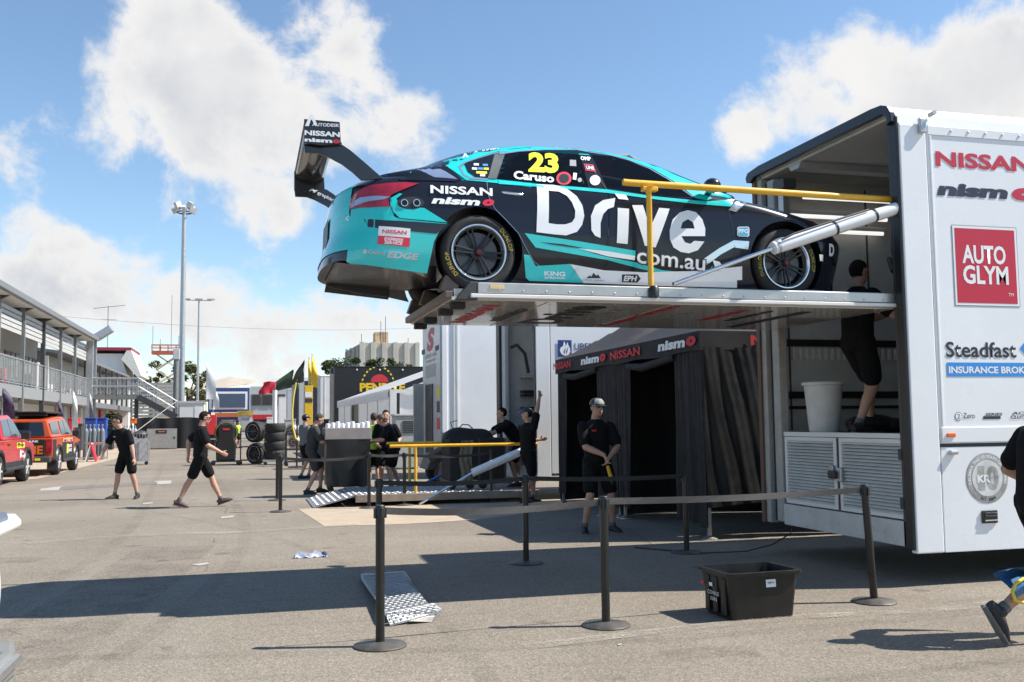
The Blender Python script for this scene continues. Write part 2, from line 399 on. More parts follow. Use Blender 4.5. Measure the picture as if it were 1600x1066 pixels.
LN = [(z, x+(.20 if z > .5 else .08+.24*max(0, z-.1))) for z, x in LN]
GT = _t([(585, 277), (650, 265), (675, 255), (711, 242.5), (768, 231), (850, 226)], 8.28)
GN = _t([(1150, 314), (1090, 287), (1047, 266), (1000, 248), (957, 238), (880, 227)], 8.28)
LW = [(0.05, .885), (.10, .915), (.3, .945), (.5, .955), (.7, .945), (.85, .92), (.93, .89), (.97, .85), (1.02, .80)]
GW = [(.90, .885), (.96, .87), (1.08, .795), (1.2, .71), (1.28, .64), (1.32, .585), (1.35, .50), (1.372, .38), (1.385, .2)]
ZB = 0.945
def zg(z): return ZB+(z-ZB)*1.10
GT = [(zg(z), x-.06) for z, x in GT]; GN = [(zg(z), x+.05) for z, x in GN]; GW = [(zg(z), w) for z, w in GW]
def prm(z, green):
    if green:
        xt, xn, w = lerp_tab(GT, z), lerp_tab(GN, z), lerp_tab(GW, z); Lr, Lf, nr, nf = .50, .50, 2.8, 2.6
    else:
        xt, xn, w = lerp_tab(LT, z), lerp_tab(LN, z), lerp_tab(LW, z); Lr, Lf, nr, nf = .62, .70, 3.0, 2.8
    tot = (xn-xt)*0.98
    if Lr+Lf > tot: k = tot/(Lr+Lf); Lr *= k; Lf *= k
    return xt, xn, w, Lr, Lf, nr, nf
def wid(x, z, green=None):
    if green is None: green = z > ZB
    xt, xn, w, Lr, Lf, nr, nf = prm(z, green)
    if x < xt+Lr: t = min(1, (xt+Lr-x)/Lr); return w*max(0, 1-t**nr)**(1/nr)
    if x > xn-Lf: t = min(1, (x-xn+Lf)/Lf); return w*max(0, 1-t**nf)**(1/nf)
    return w
def half_ring(z, green, off=0.0, n=(14, 22, 14)):
    xt, xn, w, Lr, Lf, nr, nf = prm(z, green); w += off; o = []
    for i in range(n[0]):
        a = PI/2*i/n[0]; o.append((xt-off+Lr-(Lr)*math.cos(a)**(2/nr), w*math.sin(a)**(2/nr) if i else 0.0))
    for i in range(n[1]+1): o.append((xt+Lr+(xn-Lf-xt-Lr)*i/n[1], w))
    for i in range(1, n[2]+1):
        a = PI/2*(1-i/n[2]); o.append((xn+off-Lf+Lf*math.cos(a)**(2/nf), w*math.sin(a)**(2/nf) if i < n[2] else 0.0))
    return o
def shell(zs, green, off=0.0, u0=0, u1=None, both=True, caps=(True, True)):
    rings = []
    for z in zs:
        h = half_ring(z, green, off); full = [(x, -y, z) for x, y in h] + [(x, y, z) for x, y in reversed(h[1:-1])]
        rings.append(full)
    n = len(rings[0]); vs = [v for R in rings for v in R]; fs = []
    for j in range(len(zs)-1):
        for k in range(n): fs.append((j*n+k, j*n+(k+1) % n, (j+1)*n+(k+1) % n, (j+1)*n+k))
    m = M().add(vs, fs)
    if caps[0]: m.f.append(tuple(reversed(range(n))))
    if caps[1]: m.f.append(tuple((len(zs)-1)*n+k for k in range(n)))
    return m
def rng(a, b_, n): return [a+(b_-a)*i/n for i in range(n+1)]
lower = shell(rng(.07, .30, 4)+rng(.35, .90, 14)+[.925, .945, .96, .975, .985], False).mesh('body')
for v in lower.vertices:
    if v.co.x < -1.62: v.co.z = max(v.co.z, min(.25, .19+(-1.62-v.co.x)/.95*.06))
lower.materials.append(CARBLK)
tmp = bpy.data.objects.new('body', lower); COL.objects.link(tmp)
cutm = M()
AX = (1.866-CX, 4.745-CX); WZ = 0.325
for ax in AX:
    for s in (-1, 1): cutm.tube([(ax, s*.60, WZ+.01), (ax, s*1.2, WZ+.01)], .375, 40)
cutter = bpy.data.objects.new('cutter', cutm.mesh('cutter')); COL.objects.link(cutter)
bo = tmp.modifiers.new('b', 'BOOLEAN'); bo.object = cutter; bo.operation = 'DIFFERENCE'; bo.solver = 'EXACT'
bpy.context.view_layer.update()
dg = bpy.context.evaluated_depsgraph_get(); bm_ = bpy.data.meshes.new_from_object(tmp.evaluated_get(dg))
bpy.data.objects.remove(tmp); bpy.data.objects.remove(cutter)
body = O('body', bm_, CARBLK, car, smooth=35)
gz = [zg(z) for z in rng(.93, 1.26, 24)+[1.29, 1.31, 1.33, 1.345, 1.358, 1.368, 1.376, 1.382, 1.385]]
gh = O('greenhouse', shell(gz, True), TEAL, car, smooth=50)
O('roof', shell([zg(z) for z in (1.262, 1.29, 1.31, 1.33, 1.345, 1.358, 1.368, 1.376, 1.382, 1.385)], True, .004, caps=(False, True)), TEAL, car, smooth=60)

def cloc(px, py):
    """photo point -> (x, z) on the car's near side surface"""
    Y = 7.95
    for _ in range(14):
        p = PY(px, py, Y); z = p.z-CZ; x = p.x-CX
        w = wid(x, z); Y = 0.5*Y + 0.5*(CY - max(w, .3))
    return (x, z)
def surf(name, poly, material, off=.006, parent=car, rim=0.0, side=-1, step=.06, green=None, holes=()):
    loops = [poly]+list(holes)
    bm = bmesh.new(); vs = [bm.verts.new((p[0], 0, p[1])) for L in loops for p in L]
    for t in tessellate_polygon([[Vector((p[0], p[1], 0)) for p in L] for L in loops]):
        try: bm.faces.new([vs[i] for i in t])
        except ValueError: pass
    return surf_bm(name, bm, material, off, parent, rim, side, step, green)
def surf_bm(name, bm, material, off, parent, rim=0.0, side=-1, step=.06, green=None):
    xs = [v.co.x for v in bm.verts]; zs = [v.co.z for v in bm.verts]
    for ax, lo, hi in ((0, min(xs), max(xs)), (2, min(zs), max(zs))):
        c = math.floor(lo/step)*step+step
        while c < hi:
            no = Vector((1, 0, 0)) if ax == 0 else Vector((0, 0, 1))
            bmesh.ops.bisect_plane(bm, geom=bm.verts[:]+bm.edges[:]+bm.faces[:], plane_co=no*c, plane_no=no, dist=1e-5)
            c += step
    for v in bm.verts: v.co.y = side*(wid(v.co.x, v.co.z, green)+off)
    bmesh.ops.recalc_face_normals(bm, faces=bm.faces)
    if sum(f.normal.y*side for f in bm.faces) < 0: bmesh.ops.reverse_faces(bm, faces=bm.faces)
    if rim:
        be = [e for e in bm.edges if e.is_boundary]
        r = bmesh.ops.extrude_edge_only(bm, edges=be)
        for v in r['geom']:
            if isinstance(v, bmesh.types.BMVert): v.co.y -= side*rim
    me = bpy.data.meshes.new(name); bm.to_mesh(me); bm.free()
    for p in me.polygons: p.use_smooth = True
    me.set_sharp_from_angle(angle=math.radians(35))
    return O(name, me, material, parent)
def zp(Z, pts): return [cloc(*Z(*p)) for p in pts]
def decal(name, Z, pts, material, off=.007, hole=None, **kw): return surf(name, zp(Z, pts), material, off, holes=([zp(Z, hole)] if hole else ()), **kw)
def carletters(body_, material, Z, p0, p1, p2, bold=0.0, shear=0.0, off=.010, spacing=1.0, name='lettering', grow=0.0):
    """letters on the car side; p0 lower left, p1 lower right, p2 upper left (traced)"""
    me = textmesh(body_, 1.0, bold, shear, spacing)
    xs = [v.co.x for v in me.vertices]; ys = [v.co.y for v in me.vertices]
    x0, x1, y0, y1 = min(xs)+grow, max(xs)-grow, min(ys)+grow, max(ys)-grow
    a, b_, c = (Vector(cloc(*Z(*p))) for p in (p0, p1, p2))
    bm = bmesh.new(); bm.from_mesh(me)
    for v in bm.verts:
        q = a + (b_-a)*((v.co.x-x0)/(x1-x0)) + (c-a)*((v.co.y-y0)/(y1-y0)); v.co = (q.x, 0, q.y)
    return surf_bm(name, bm, material, off, car, step=.12)

# teal rear bumper wrapping the tail, and teal rear face above it
def tail_skin(z0, z1, k1, off, nz=8):
    m = M(); n = k1
    rows = []
    for z in rng(z0, z1, nz):
        h = half_ring(z, False, off)[:k1]; rows.append([(x, -y, z) for x, y in reversed(h)] + [(x, y, z) for x, y in h[1:]])
    w_ = len(rows[0]); m.v = [v for R in rows for v in R]
    m.f = [(j*w_+k, j*w_+k+1, (j+1)*w_+k+1, (j+1)*w_+k) for j in range(nz) for k in range(w_-1)]
    return m
bumper = O('rear_bumper', tail_skin(.33, .62, 13, .006), TEAL, car, smooth=60)
O('boot_lid', tail_skin(.62, .90, 8, .005), TEAL, car, smooth=60)
decal('bumper_side', Z1, [(600, 545), (640, 545), (660, 600), (690, 611), (952, 636), (905, 690), (880, 740), (842, 915), (620, 885), (420, 862), (395, 850), (420, 560)], TEAL, .007, rim=.006)
decal('bumper_side', Z1, [(636, 500), (690, 470), (705, 474), (672, 500), (690, 545), (826, 552), (955, 632), (692, 608), (655, 580), (640, 540)], TEAL, .008)
decal('stripe', Z1, [(490, 613), (600, 620), (962, 641), (895, 696), (600, 668), (515, 658)], BKVINYL, .009)
O('licence_recess', M().grid(lambda u, v: (prm(.45+.25*v, False)[0]-.012, -.28+.56*u, .42+.28*v), 6, 4), BLACK, car)
# doors
dr = zp(Z2, [(597, 352), (602, 600), (586, 796), (350, 786), (235, 776), (195, 742), (160, 680), (110, 585), (40, 510), (-20, 450), (-55, 380), (-66, 302), (200, 322), (400, 338)])
df = zp(Z2, [(604, 353), (850, 390), (1090, 425), (1268, 452), (1292, 560), (1303, 660), (1288, 780), (1245, 822), (1150, 826), (900, 812), (593, 797), (609, 600)])
for s in (-1, 1):
    d1 = surf('rear_door', dr, CARBLK, .005, side=s, rim=.01); d2 = surf('front_door', df, CARBLK, .005, side=s, rim=.01)
    if s == -1: door_r, door_f = d1, d2
def strip(pts, w, material, off, name='seal_and_highlight', parent=car):
    L = [Vector(p) for p in pts]; left = []; right = []
    for i, p in enumerate(L):
        t = (L[min(i+1, len(L)-1)]-L[max(i-1, 0)]).normalized(); nrm = Vector((-t.y, t.x)); left.append(p+nrm*w/2); right.append(p-nrm*w/2)
    m = M()
    def P3(q): return (q.x, -(wid(q.x, q.y)+off), q.y)
    n = len(L); m.add([P3(q) for q in left]+[P3(q) for q in right], [(i, i+1, n+i+1, n+i) for i in range(n-1)])
    return O(name, m, material, parent)
strip(zp(Z2, [(455, 125), (525, 240), (600, 350), (605, 600), (590, 796), (350, 788), (235, 778)]), .007, BLACK, .0095)
strip(zp(Z2, [(235, 778), (190, 742), (155, 680), (105, 585), (35, 510), (-25, 450), (-60, 380), (-70, 300)]), .006, SLATE, .0095)  # slate strip paints the pale highlight along the rear door's back edge
strip(zp(Z2, [(1268, 452), (1296, 560), (1306, 660), (1290, 782), (1246, 826), (1150, 830)]), .006, BLACK, .0095)
strip(zp(Z1, [(640, 500), (650, 570), (690, 611), (800, 622), (950, 636)]), .006, BLACK, .010)
# glass: tinted, see-through, over openings cut in the glasshouse
def glass_mat():
    m = bpy.data.materials.new('tinted_window_glass'); m.use_nodes = True; nt = NT(m.node_tree); b = nt.n['Principled BSDF']; out = nt.n['Material Output']
    b.inputs['Base Color'].default_value = (.004, .006, .009, 1); b.inputs['Roughness'].default_value = .04; b.inputs['Specular IOR Level'].default_value = .6
    tr = nt.new('ShaderNodeBsdfTransparent'); tr.inputs[0].default_value = (.34, .40, .46, 1); mx = nt.new('ShaderNodeMixShader'); mx.inputs[0].default_value = .42
    nt.link(tr.outputs[0], mx.inputs[1]); nt.link(b.outputs[0], mx.inputs[2]); nt.link(mx.outputs[0], out.inputs[0]); return m
TINT = glass_mat()
win1 = zp(Z1, [(1050, 305), (1215, 252), (1180, 386), (1110, 378), (1070, 350)])
win2 = zp(Z2, [(22, 150), (110, 136), (250, 128), (432, 128), (493, 328), (250, 308), (-8, 284)])
win3 = zp(Z2, [(505, 142), (620, 160), (720, 187), (830, 232), (940, 295), (1065, 385), (950, 380), (780, 362), (597, 335)])
band = zp(Z2, [(-13, 283), (20, 146), (110, 131), (250, 123), (432, 122), (520, 136), (620, 153), (720, 180), (830, 225), (940, 289), (1082, 392), (950, 384), (780, 366), (597, 340), (250, 312)])
def inside(p, poly):
    x, y = p; c = False; n = len(poly)
    for i in range(n):
        (x1, y1), (x2, y2) = poly[i], poly[(i+1) % n]
        if (y1 > y) != (y2 > y) and x < (x2-x1)*(y-y1)/(y2-y1)+x1: c = not c
    return c
bmg = bmesh.new(); bmg.from_mesh(gh.data)
dead = [f for f in bmg.faces if abs(f.calc_center_median().y) > .35 and inside((f.calc_center_median().x, f.calc_center_median().z), band)]
bmesh.ops.delete(bmg, geom=dead, context='FACES'); bmg.to_mesh(gh.data); bmg.free()
for s in (-1, 1):
    for w_ in (win1, win2, win3): surf('side_window', w_, TINT if w_ is not win1 else CARGLASS, .006, side=s, rim=.004)
    surf('window_frame', band, CARBLK, .0045, side=s, holes=(win2, win3), rim=.02)
CAGE = mat('cage_grey', (.20, .21, .22), .5)
for x0, x1 in ((-.42, -.42), (.55, .10)):
    O('roll_cage', M().tube([(x0, -.70, .96), (x1, -.52, 1.34), (x1, .52, 1.34), (x0, .70, .96)], .022, 8), CAGE, car, smooth=True)
for y in (-.5, .5): O('roll_cage', M().tube([(-1.0, y*.9, .98), (-.42, y, 1.35), (.10, y, 1.35), (.75, y*1.25, 1.0)], .022, 8), CAGE, car, smooth=True)
O('roll_cage', M().tube([(-.42, -.62, 1.0), (-.42, .5, 1.34)], .022, 8).tube([(-.42, -.66, 1.12), (.35, -.68, 1.02)], .02, 8), CAGE, car, smooth=True)
O('driver_seat', M().prism([(-.30, .95), (.02, .95), (-.02, 1.02), (-.16, 1.10), (-.22, 1.30), (-.32, 1.30)], -.58, -.18), mat('seat_black', (.02, .02, .022), .6), car, bevel=.03)
O('seat_bolster', M().b(-.30, -.10, -.60, -.55, 1.12, 1.30).b(-.30, -.10, -.21, -.16, 1.12, 1.30), mat('seat_red', (.35, .03, .04), .6), car, bevel=.015)
O('dashboard', M().b(.42, .80, -.66, .66, .95, 1.05), BLACK, car, bevel=.03); O('steering_wheel', M().lathe([(.125, -.012), (.15, -.012), (.15, .012), (.125, .012)], 20, 'x', (.33, -.38, 1.08), close=True), BLACK, car)
O('cabin_floor', M().b(-1.05, .95, -.80, .80, .986, .990), BLACK, car)
decal('window_pillar', Z1, [(1218, 250), (1275, 250), (1227, 390), (1180, 388)], mat('olive_grey_trim', (0.10, 0.11, 0.11), .4), .007)
# windscreen / rear screen: patches of the glasshouse ends
def screen(front):
    m = M(); rows = []
    for z in [zg(z) for z in rng(.99 if front else .935, 1.27, 10)]:
        h = half_ring(z, True, .005); h = h[-12:] if front else h[:13]
        rows.append([(x, -y, z) for x, y in (h if front else reversed(h))] + [(x, y, z) for x, y in (list(reversed(h))[1:] if front else h[1:])])
    w_ = len(rows[0]); m.v = [v for R in rows for v in R]
    m.f = [(j*w_+k, j*w_+k+1, (j+1)*w_+k+1, (j+1)*w_+k) for j in range(len(rows)-1) for k in range(w_-1)]
    return m
O('windscreen', screen(True), CARGLASS, car, smooth=60); O('rear_screen', screen(False), CARGLASS, car, smooth=60)
# livery
decal('stripe', Z1, [(560, 384), (600, 368), (700, 346), (780, 326), (895, 288), (960, 326), (1040, 394), (1000, 404), (880, 400), (700, 398)], CARBLK, .0065)
decal('stripe', Z1, [(890, 300), (1000, 252), (1120, 226), (1250, 207), (1421, 199), (1421, 214), (1300, 226), (1225, 240), (1130, 268), (1050, 300), (1016, 320), (1040, 368), (1075, 388), (1170, 396), (1421, 414), (1421, 436), (1180, 408), (1060, 398), (1010, 360), (950, 320)], TEAL, .008)
decal('stripe', Z2, [(-5, 289), (200, 312), (400, 327), (600, 343), (850, 380), (1090, 404), (1165, 408), (1240, 402), (1300, 398), (1282, 438), (1100, 424), (900, 402), (600, 362), (300, 334), (-5, 312)], TEAL, .0095)
decal('stripe', Z2, [(0, 127), (200, 110), (420, 108), (560, 120), (700, 150), (860, 205), (1000, 275), (1120, 350), (1180, 392), (1150, 404), (1085, 390), (1000, 318), (850, 228), (700, 170), (560, 138), (420, 121), (200, 122), (0, 142)], TEAL, .008)
strip(zp(Z2, [(0, 146), (110, 130), (250, 122), (432, 122), (505, 136), (620, 153), (720, 180), (830, 225), (940, 288), (1070, 382)]), .012, SLATE, .010, 'window_trim')
strip(zp(Z1, [(1050, 300), (1130, 272), (1225, 245), (1421, 222)]), .012, SLATE, .010, 'window_trim')
strip(zp(Z1, [(1050, 300), (1020, 322), (1045, 368), (1080, 386), (1180, 393)]), .02, SLATE, .010, 'window_trim')
decal('stripe', Z1, [(780, 337), (820, 322), (872, 305), (950, 352), (1012, 392), (880, 380)], SLATE, .007)
decal('stripe', Z2, [(140, 585), (450, 632), (755, 683), (752, 722), (480, 690), (200, 664)], TEAL, .009)
decal('stripe', Z2, [(215, 634), (350, 646), (490, 672), (400, 664), (300, 650)], BKVINYL, .0105)
decal('stripe', Z2, [(440, 670), (600, 686), (752, 712), (750, 736), (600, 714)], WVINYL, .0105)
decal('stripe', Z2, [(195, 664), (430, 676), (600, 718), (760, 748), (900, 790), (1050, 806), (1150, 806), (1182, 765), (1160, 836), (1000, 824), (800, 788), (600, 735)], TEAL, .0095)
decal('side_skirt', Z2, [(135, 704), (165, 708), (200, 768), (392, 757), (468, 862), (165, 850), (146, 832)], TEAL, .012, rim=.01)
decal('side_skirt', Z2, [(385, 756), (580, 792), (800, 803), (1100, 795), (1345, 770), (1345, 845), (1316, 846), (1316, 888), (900, 878), (462, 862)], WVINYL, .012, rim=.01)
decal('stripe', Z2, [(1135, 727), (1220, 668), (1300, 625), (1385, 630), (1380, 676), (1300, 664), (1225, 705), (1150, 762)], SILVERV, .009)
decal('stripe', Z2, [(1272, 457), (1300, 420), (1330, 398), (1312, 468)], SILVERV, .0095)
# big lettering
decal('lettering', Z2, [(205, 315), (300, 318), (375, 340), (430, 382), (460, 432), (470, 490), (458, 540), (430, 578), (370, 598), (300, 592), (205, 580)], WVINYL, .011, hole=[(272, 350), (330, 355), (375, 380), (402, 415), (420, 460), (418, 500), (402, 525), (365, 537), (320, 537), (272, 530)])
decal('lettering', Z2, [(507, 490), (530, 432), (575, 402), (642, 390), (634, 440), (600, 452), (575, 480), (560, 530), (560, 612), (530, 600), (510, 570)], WVINYL, .011)
decal('lettering', Z2, [(638, 365), (700, 372), (716, 402), (660, 395)], WVINYL, .011)
decal('lettering', Z2, [(655, 445), (718, 450), (710, 646), (650, 640)], WVINYL, .011)
decal('lettering', Z2, [(735, 430), (795, 430), (832, 560), (885, 445), (943, 450), (865, 665), (805, 655)], WVINYL, .011)
decal('lettering', Z2, [(1140, 602), (1141, 560), (1125, 510), (1090, 470), (1045, 458), (1000, 470), (960, 510), (943, 570), (945, 620), (965, 665), (1005, 690), (1050, 697), (1100, 680), (1136, 632), (1080, 628), (1058, 645), (1028, 636), (1008, 602)], WVINYL, .011, hole=[(1004, 560), (1015, 525), (1045, 508), (1072, 525), (1082, 560)])
carletters('com.au', BKVINYL, Z2, (760, 752), (1138, 796), (762, 690), bold=.055, off=.012, grow=.055, name='lettering_outline')
carletters('com.au', WVINYL, Z2, (760, 752), (1138, 796), (762, 690), bold=.012, off=.0135)
carletters('NISSAN', WVINYL, Z1, (860, 470), (1205, 487), (860, 425), bold=.03, off=.011)
carletters('nism', WVINYL, Z1, (865, 528), (1135, 540), (868, 488), bold=.045, shear=.15, off=.011)
carletters('o', RVINYL, Z1, (1148, 541), (1212, 543), (1152, 502), bold=.07, shear=.15, off=.011)
carletters('23', YVINYL, Z2, (160, 246), (328, 254), (160, 135), bold=.05, off=.011, name='race_number')
carletters('Caruso', WVINYL, Z2, (78, 284), (302, 306), (80, 238), bold=.035, off=.011)
def ringpoly(cx, cy, r, n=22, asp=1.0): return [(cx+r*math.cos(2*PI*k/n), cy+r*asp*math.sin(2*PI*k/n)) for k in range(n)]
decal('sticker', Z2, ringpoly(357, 282, 42, asp=.88), RVINYL, .011); decal('sticker', Z2, ringpoly(357, 282, 29, asp=.9), BKVINYL, .0125)
decal('sticker', Z2, ringpoly(530, 292, 30, asp=.95), mat('pale_sticker', (.55, .56, .55), .5), .011)
decal('sticker', Z2, [(468, 200), (520, 205), (535, 245), (478, 238)], RVINYL, .0105); decal('sticker', Z2, [(474, 206), (516, 210), (528, 238), (483, 233)], BKVINYL, .012)
carletters('LINE', WVINYL, Z2, (484, 230), (526, 235), (478, 210), bold=.03, off=.0135)
carletters('OMP', WVINYL, Z2, (452, 180), (508, 184), (448, 158), bold=.05, off=.011)
decal('sticker', Z2, [(390, 178), (424, 180), (426, 214), (390, 212)], mat('grey_sticker', (.3, .3, .33), .5), .011)
decal('sticker', Z2, [(410, 250), (430, 253), (425, 290), (406, 287)], WVINYL, .011); decal('sticker', Z2, ringpoly(445, 290, 12), mat('grey_sticker', (.3, .3, .33)), .011)
for a, mm in (((1115, 310), WVINYL), ((1165, 313), BLUEP), ((1105, 333), WVINYL), ((1138, 333), BLUEP), ((1170, 334), YELP), ((1150, 370), WVINYL)):
    decal('sticker', Z1, [(a[0]-14, a[1]-6), (a[0]+14, a[1]-5), (a[0]+14, a[1]+7), (a[0]-14, a[1]+6)], mm, .010)
decal('sticker', Z1, [(1115, 348), (1174, 350), (1174, 363), (1115, 361)], YELP, .010)
decal('sticker', Z1, [(574, 653), (750, 667), (748, 718), (570, 706)], WVINYL, .011); decal('sticker', Z1, [(570, 706), (748, 718), (744, 770), (566, 752)], RVINYL, .011)
carletters('NISSAN', RVINYL, Z1, (592, 692), (727, 701), (594, 671), bold=.03, off=.0125)
carletters('EXPRESS', WVINYL, Z1, (604, 733), (708, 743), (606, 714), bold=.03, shear=.12, off=.0125); carletters('SERVICE', WVINYL, Z1, (604, 751), (704, 759), (606, 736), bold=.03, shear=.12, off=.0125)
carletters('Castrol', mat('pale_grey_vinyl', (.55, .60, .62), .4), Z1, (515, 806), (607, 817), (515, 782), bold=.02, off=.011); carletters('EDGE', mat('pale_grey_vinyl', (.55, .6, .62)), Z1, (618, 828), (795, 842), (622, 790), bold=.05, shear=.2, off=.011)
decal('sticker', Z1, ringpoly(498, 795, 13), mat('pale_grey_vinyl', (.55, .6, .62)), .011)
decal('sticker', Z2, [(1325, 550), (1378, 549), (1386, 558), (1385, 598), (1376, 606), (1326, 603), (1318, 596), (1318, 558)], WVINYL, .010)
decal('sticker', Z2, [(1327, 554), (1376, 553), (1381, 560), (1380, 596), (1374, 602), (1328, 599), (1322, 594), (1322, 560)], mat('ppg_blue', (.05, .42, .62), .4), .0115)
carletters('PPG', WVINYL, Z2, (1324, 586), (1379, 588), (1324, 562), bold=.03, off=.013)
carletters('KING', WVINYL, Z2, (248, 822), (364, 826), (248, 796), bold=.03, off=.0145); carletters('SPRINGS', WVINYL, Z2, (248, 838), (362, 841), (248, 827), bold=.04, off=.0145)
carletters('HIGH SIERRA', GREYP, Z2, (465, 848), (582, 852), (465, 840), bold=.01, off=.0145)
decal('sticker', Z2, [(480, 836), (500, 820), (508, 828), (520, 806), (536, 822), (545, 815), (562, 836)], BKVINYL, .0145)
decal('sticker', Z2, [(678, 815), (765, 815), (782, 838), (765, 860), (678, 858)], BKVINYL, .0145); carletters('EPH', WVINYL, Z2, (686, 852), (760, 853), (688, 822), bold=.04, shear=.15, off=.016)
decal('sticker', Z2, [(1180, 735), (1220, 745), (1240, 780), (1195, 778)], WVINYL, .0135)
carletters('AUTODESK', WVINYL, Z1, (1080, 250), (1238, 226), (1075, 228), bold=.02, off=.011)
decal('sticker', Z1, [(1036, 275), (1048, 248), (1060, 250), (1070, 272), (1058, 270), (1053, 258), (1048, 272)], WVINYL, .011)
carletters('NISSAN', WVINYL, Z2, (300, 112), (630, 136), (300, 98), bold=.04, off=.011)
carletters('D', WVINYL, Z3, (715, 835), (740, 838), (715, 770), bold=.05, off=.010)
decal('sticker', Z3, [(664, 826), (684, 828), (684, 862), (668, 860)], SILVERV, .010)
decal('sticker', Z1, [(368, 600), (412, 585), (412, 635), (372, 655)], mat('ppg_blue', (.05, .42, .62)), .012)
carletters('PPG', WVINYL, Z1, (374, 640), (409, 622), (372, 612), bold=.03, off=.014)
# tail lamp, exhausts, handles, mirror
lamp = decal('tail_lamp', Z1, [(402, 560), (420, 500), (442, 465), (520, 428), (620, 414), (720, 409), (798, 416), (720, 445), (645, 478), (625, 505), (636, 545), (520, 550)], LAMPRED, .012, rim=.01)
surf('lamp_reflector', zp(Z1, [(408, 535), (470, 495), (560, 485), (640, 490), (600, 505), (520, 515), (430, 545)]), SILVERV, .0135, parent=lamp)
surf('lamp_reflector', zp(Z1, [(412, 555), (440, 478), (455, 468), (432, 550)]), mat('lamp_clear', (.5, .3, .3), .15), .0135, parent=lamp)
surf('tail_lamp', zp(Z1, [(402, 560), (442, 465), (520, 428), (720, 409), (798, 416), (645, 478), (625, 505), (636, 545)]), LAMPRED, .012, side=1)
decal('exhaust_panel', Z1, ringpoly(752, 524, 76, asp=.46), BLACK, .0095)
for cx_ in (716, 784):
    x, z = cloc(*Z1(cx_, 525)); w = wid(x, z)
    O('exhaust_pipe', M().lathe([(.030, -w+.03), (.030, -w-.02), (.0245, -w-.02), (.0245, -w+.05)], 18, 'y', (x, 0, z)), CHROME, car, smooth=True)
def surf_tube(pts, r, name, material, parent, off=.02):
    P = []
    for p in pts: P.append((p[0], -(wid(*p)+p[2]), p[1])) if len(p) > 2 else P.append((p[0], -(wid(*p)+off), p[1]))
    return O(name, M().tube(P, r, 10), material, parent, smooth=True)
hr = [cloc(*Z1(*p)) for p in ((1232, 462), (1270, 466), (1320, 472), (1370, 478), (1396, 484))]
surf_tube([h+(o_,) for h, o_ in zip(hr, (.01, .03, .035, .03, .01))], [.012, .017, .014, .016, .010], 'door_handle', CHROME, door_r)
hf = [cloc(*Z2(*p)) for p in ((625, 428), (660, 431), (710, 436), (750, 440), (768, 441))]
surf_tube([h+(o_,) for h, o_ in zip(hf, (.01, .03, .035, .03, .01))], [.012, .017, .014, .016, .010], 'door_handle', CHROME, door_f)
mx_, mz_ = cloc(*Z2(1140, 345)); mw_ = wid(mx_, mz_)
for s in (-1, 1):
    mir = O('wing_mirror', M().ball((mx_+.01, s*(mw_+.13), mz_+.015), (.075, .085, .062), 14, 9).tube([(mx_+.02, s*(mw_-.02), mz_-.06), (mx_+.015, s*(mw_+.10), mz_-.02)], [.03, .022], 8), BKVINYL, car, smooth=60)
    O('mirror_cap', M().ball((mx_+.015, s*(mw_+.13), mz_-.012), (.078, .080, .045), 14, 9), TEAL, mir, smooth=60)
# rear fence, diffuser floor, front splitter
def yp(Z, p, Y): q = PY(*Z(*p), Y); return (q.x-CX, q.z-CZ)
fence = [yp(Z1, p, 9.45) for p in ((258, 888), (300, 900), (460, 948), (632, 1005), (633, 1047), (450, 1022), (300, 990), (275, 960))]
O('diffuser_fence', M().prism(fence, .565, .58), BKVINYL, car)
fx = [p for p in ((-2.62, .165), (-2.3, .12), (-1.9, .07), (-1.5, .055))]
O('diffuser_floor', M().grid(lambda u, v: (-2.60+.80*u, -.70+1.25*v, .240-.055*u), 8, 6), mat('smoked_carbon_floor', (.05, .047, .044), .22, var=.2, coat=.2, spec=.4), car)
O('diffuser_shroud', M().grid(lambda u, v: (-2.58+.62*u, .56+.20*v, .236-.060*u-.055*v), 6, 3), mat('matt_black_carbon', (.008, .008, .008), .7), car)
O('underfloor', M().b(-1.02, 1.9, -.72, .72, .05, .075), CARBON, car)
spl = half_ring(.10, False, .0); sp = [(x+.10, y*1.01) for x, y in spl[-16:]]
O('front_splitter', M().prism([(x, -y) for x, y in sp]+[(x, y) for x, y in reversed(sp[:-1])], .055, .085, 'xy'), mat('silver_splitter', (.42, .46, .50), .35, metal=.5), car, bevel=.006)
# rear wing
def wy(p, Y): return yp(Z1, p, Y)
YN, YF = 8.02, 9.74
ep = [wy(p, YN) for p in ((160, 58), (358, 75), (362, 150), (364, 184), (372, 196), (250, 205), (160, 190))]
wing = O('rear_wing', M().grid(lambda u, v: (lambda a: (a[0], YN-CY+(YF-YN)*v, a[1]))((lambda A, B, C: (A[0]+(B[0]-A[0])*u, A[1]+(B[1]-A[1])*u - .045*math.sin(PI*u)))(wy((168, 92), YN), wy((352, 118), YN), 0)), 10, 12), CARBON, car, smooth=True)
sm = wing.modifiers.new('thick', 'SOLIDIFY'); sm.thickness = .03
O('wing_flap', M().grid(lambda u, v: (lambda A, B: (A[0]+(B[0]-A[0])*u, YN-CY+(YF-YN)*v, A[1]+(B[1]-A[1])*u-.015*math.sin(PI*u)))(wy((162, 64), YN), wy((215, 88), YN)), 6, 10), CARBON, wing, smooth=True)
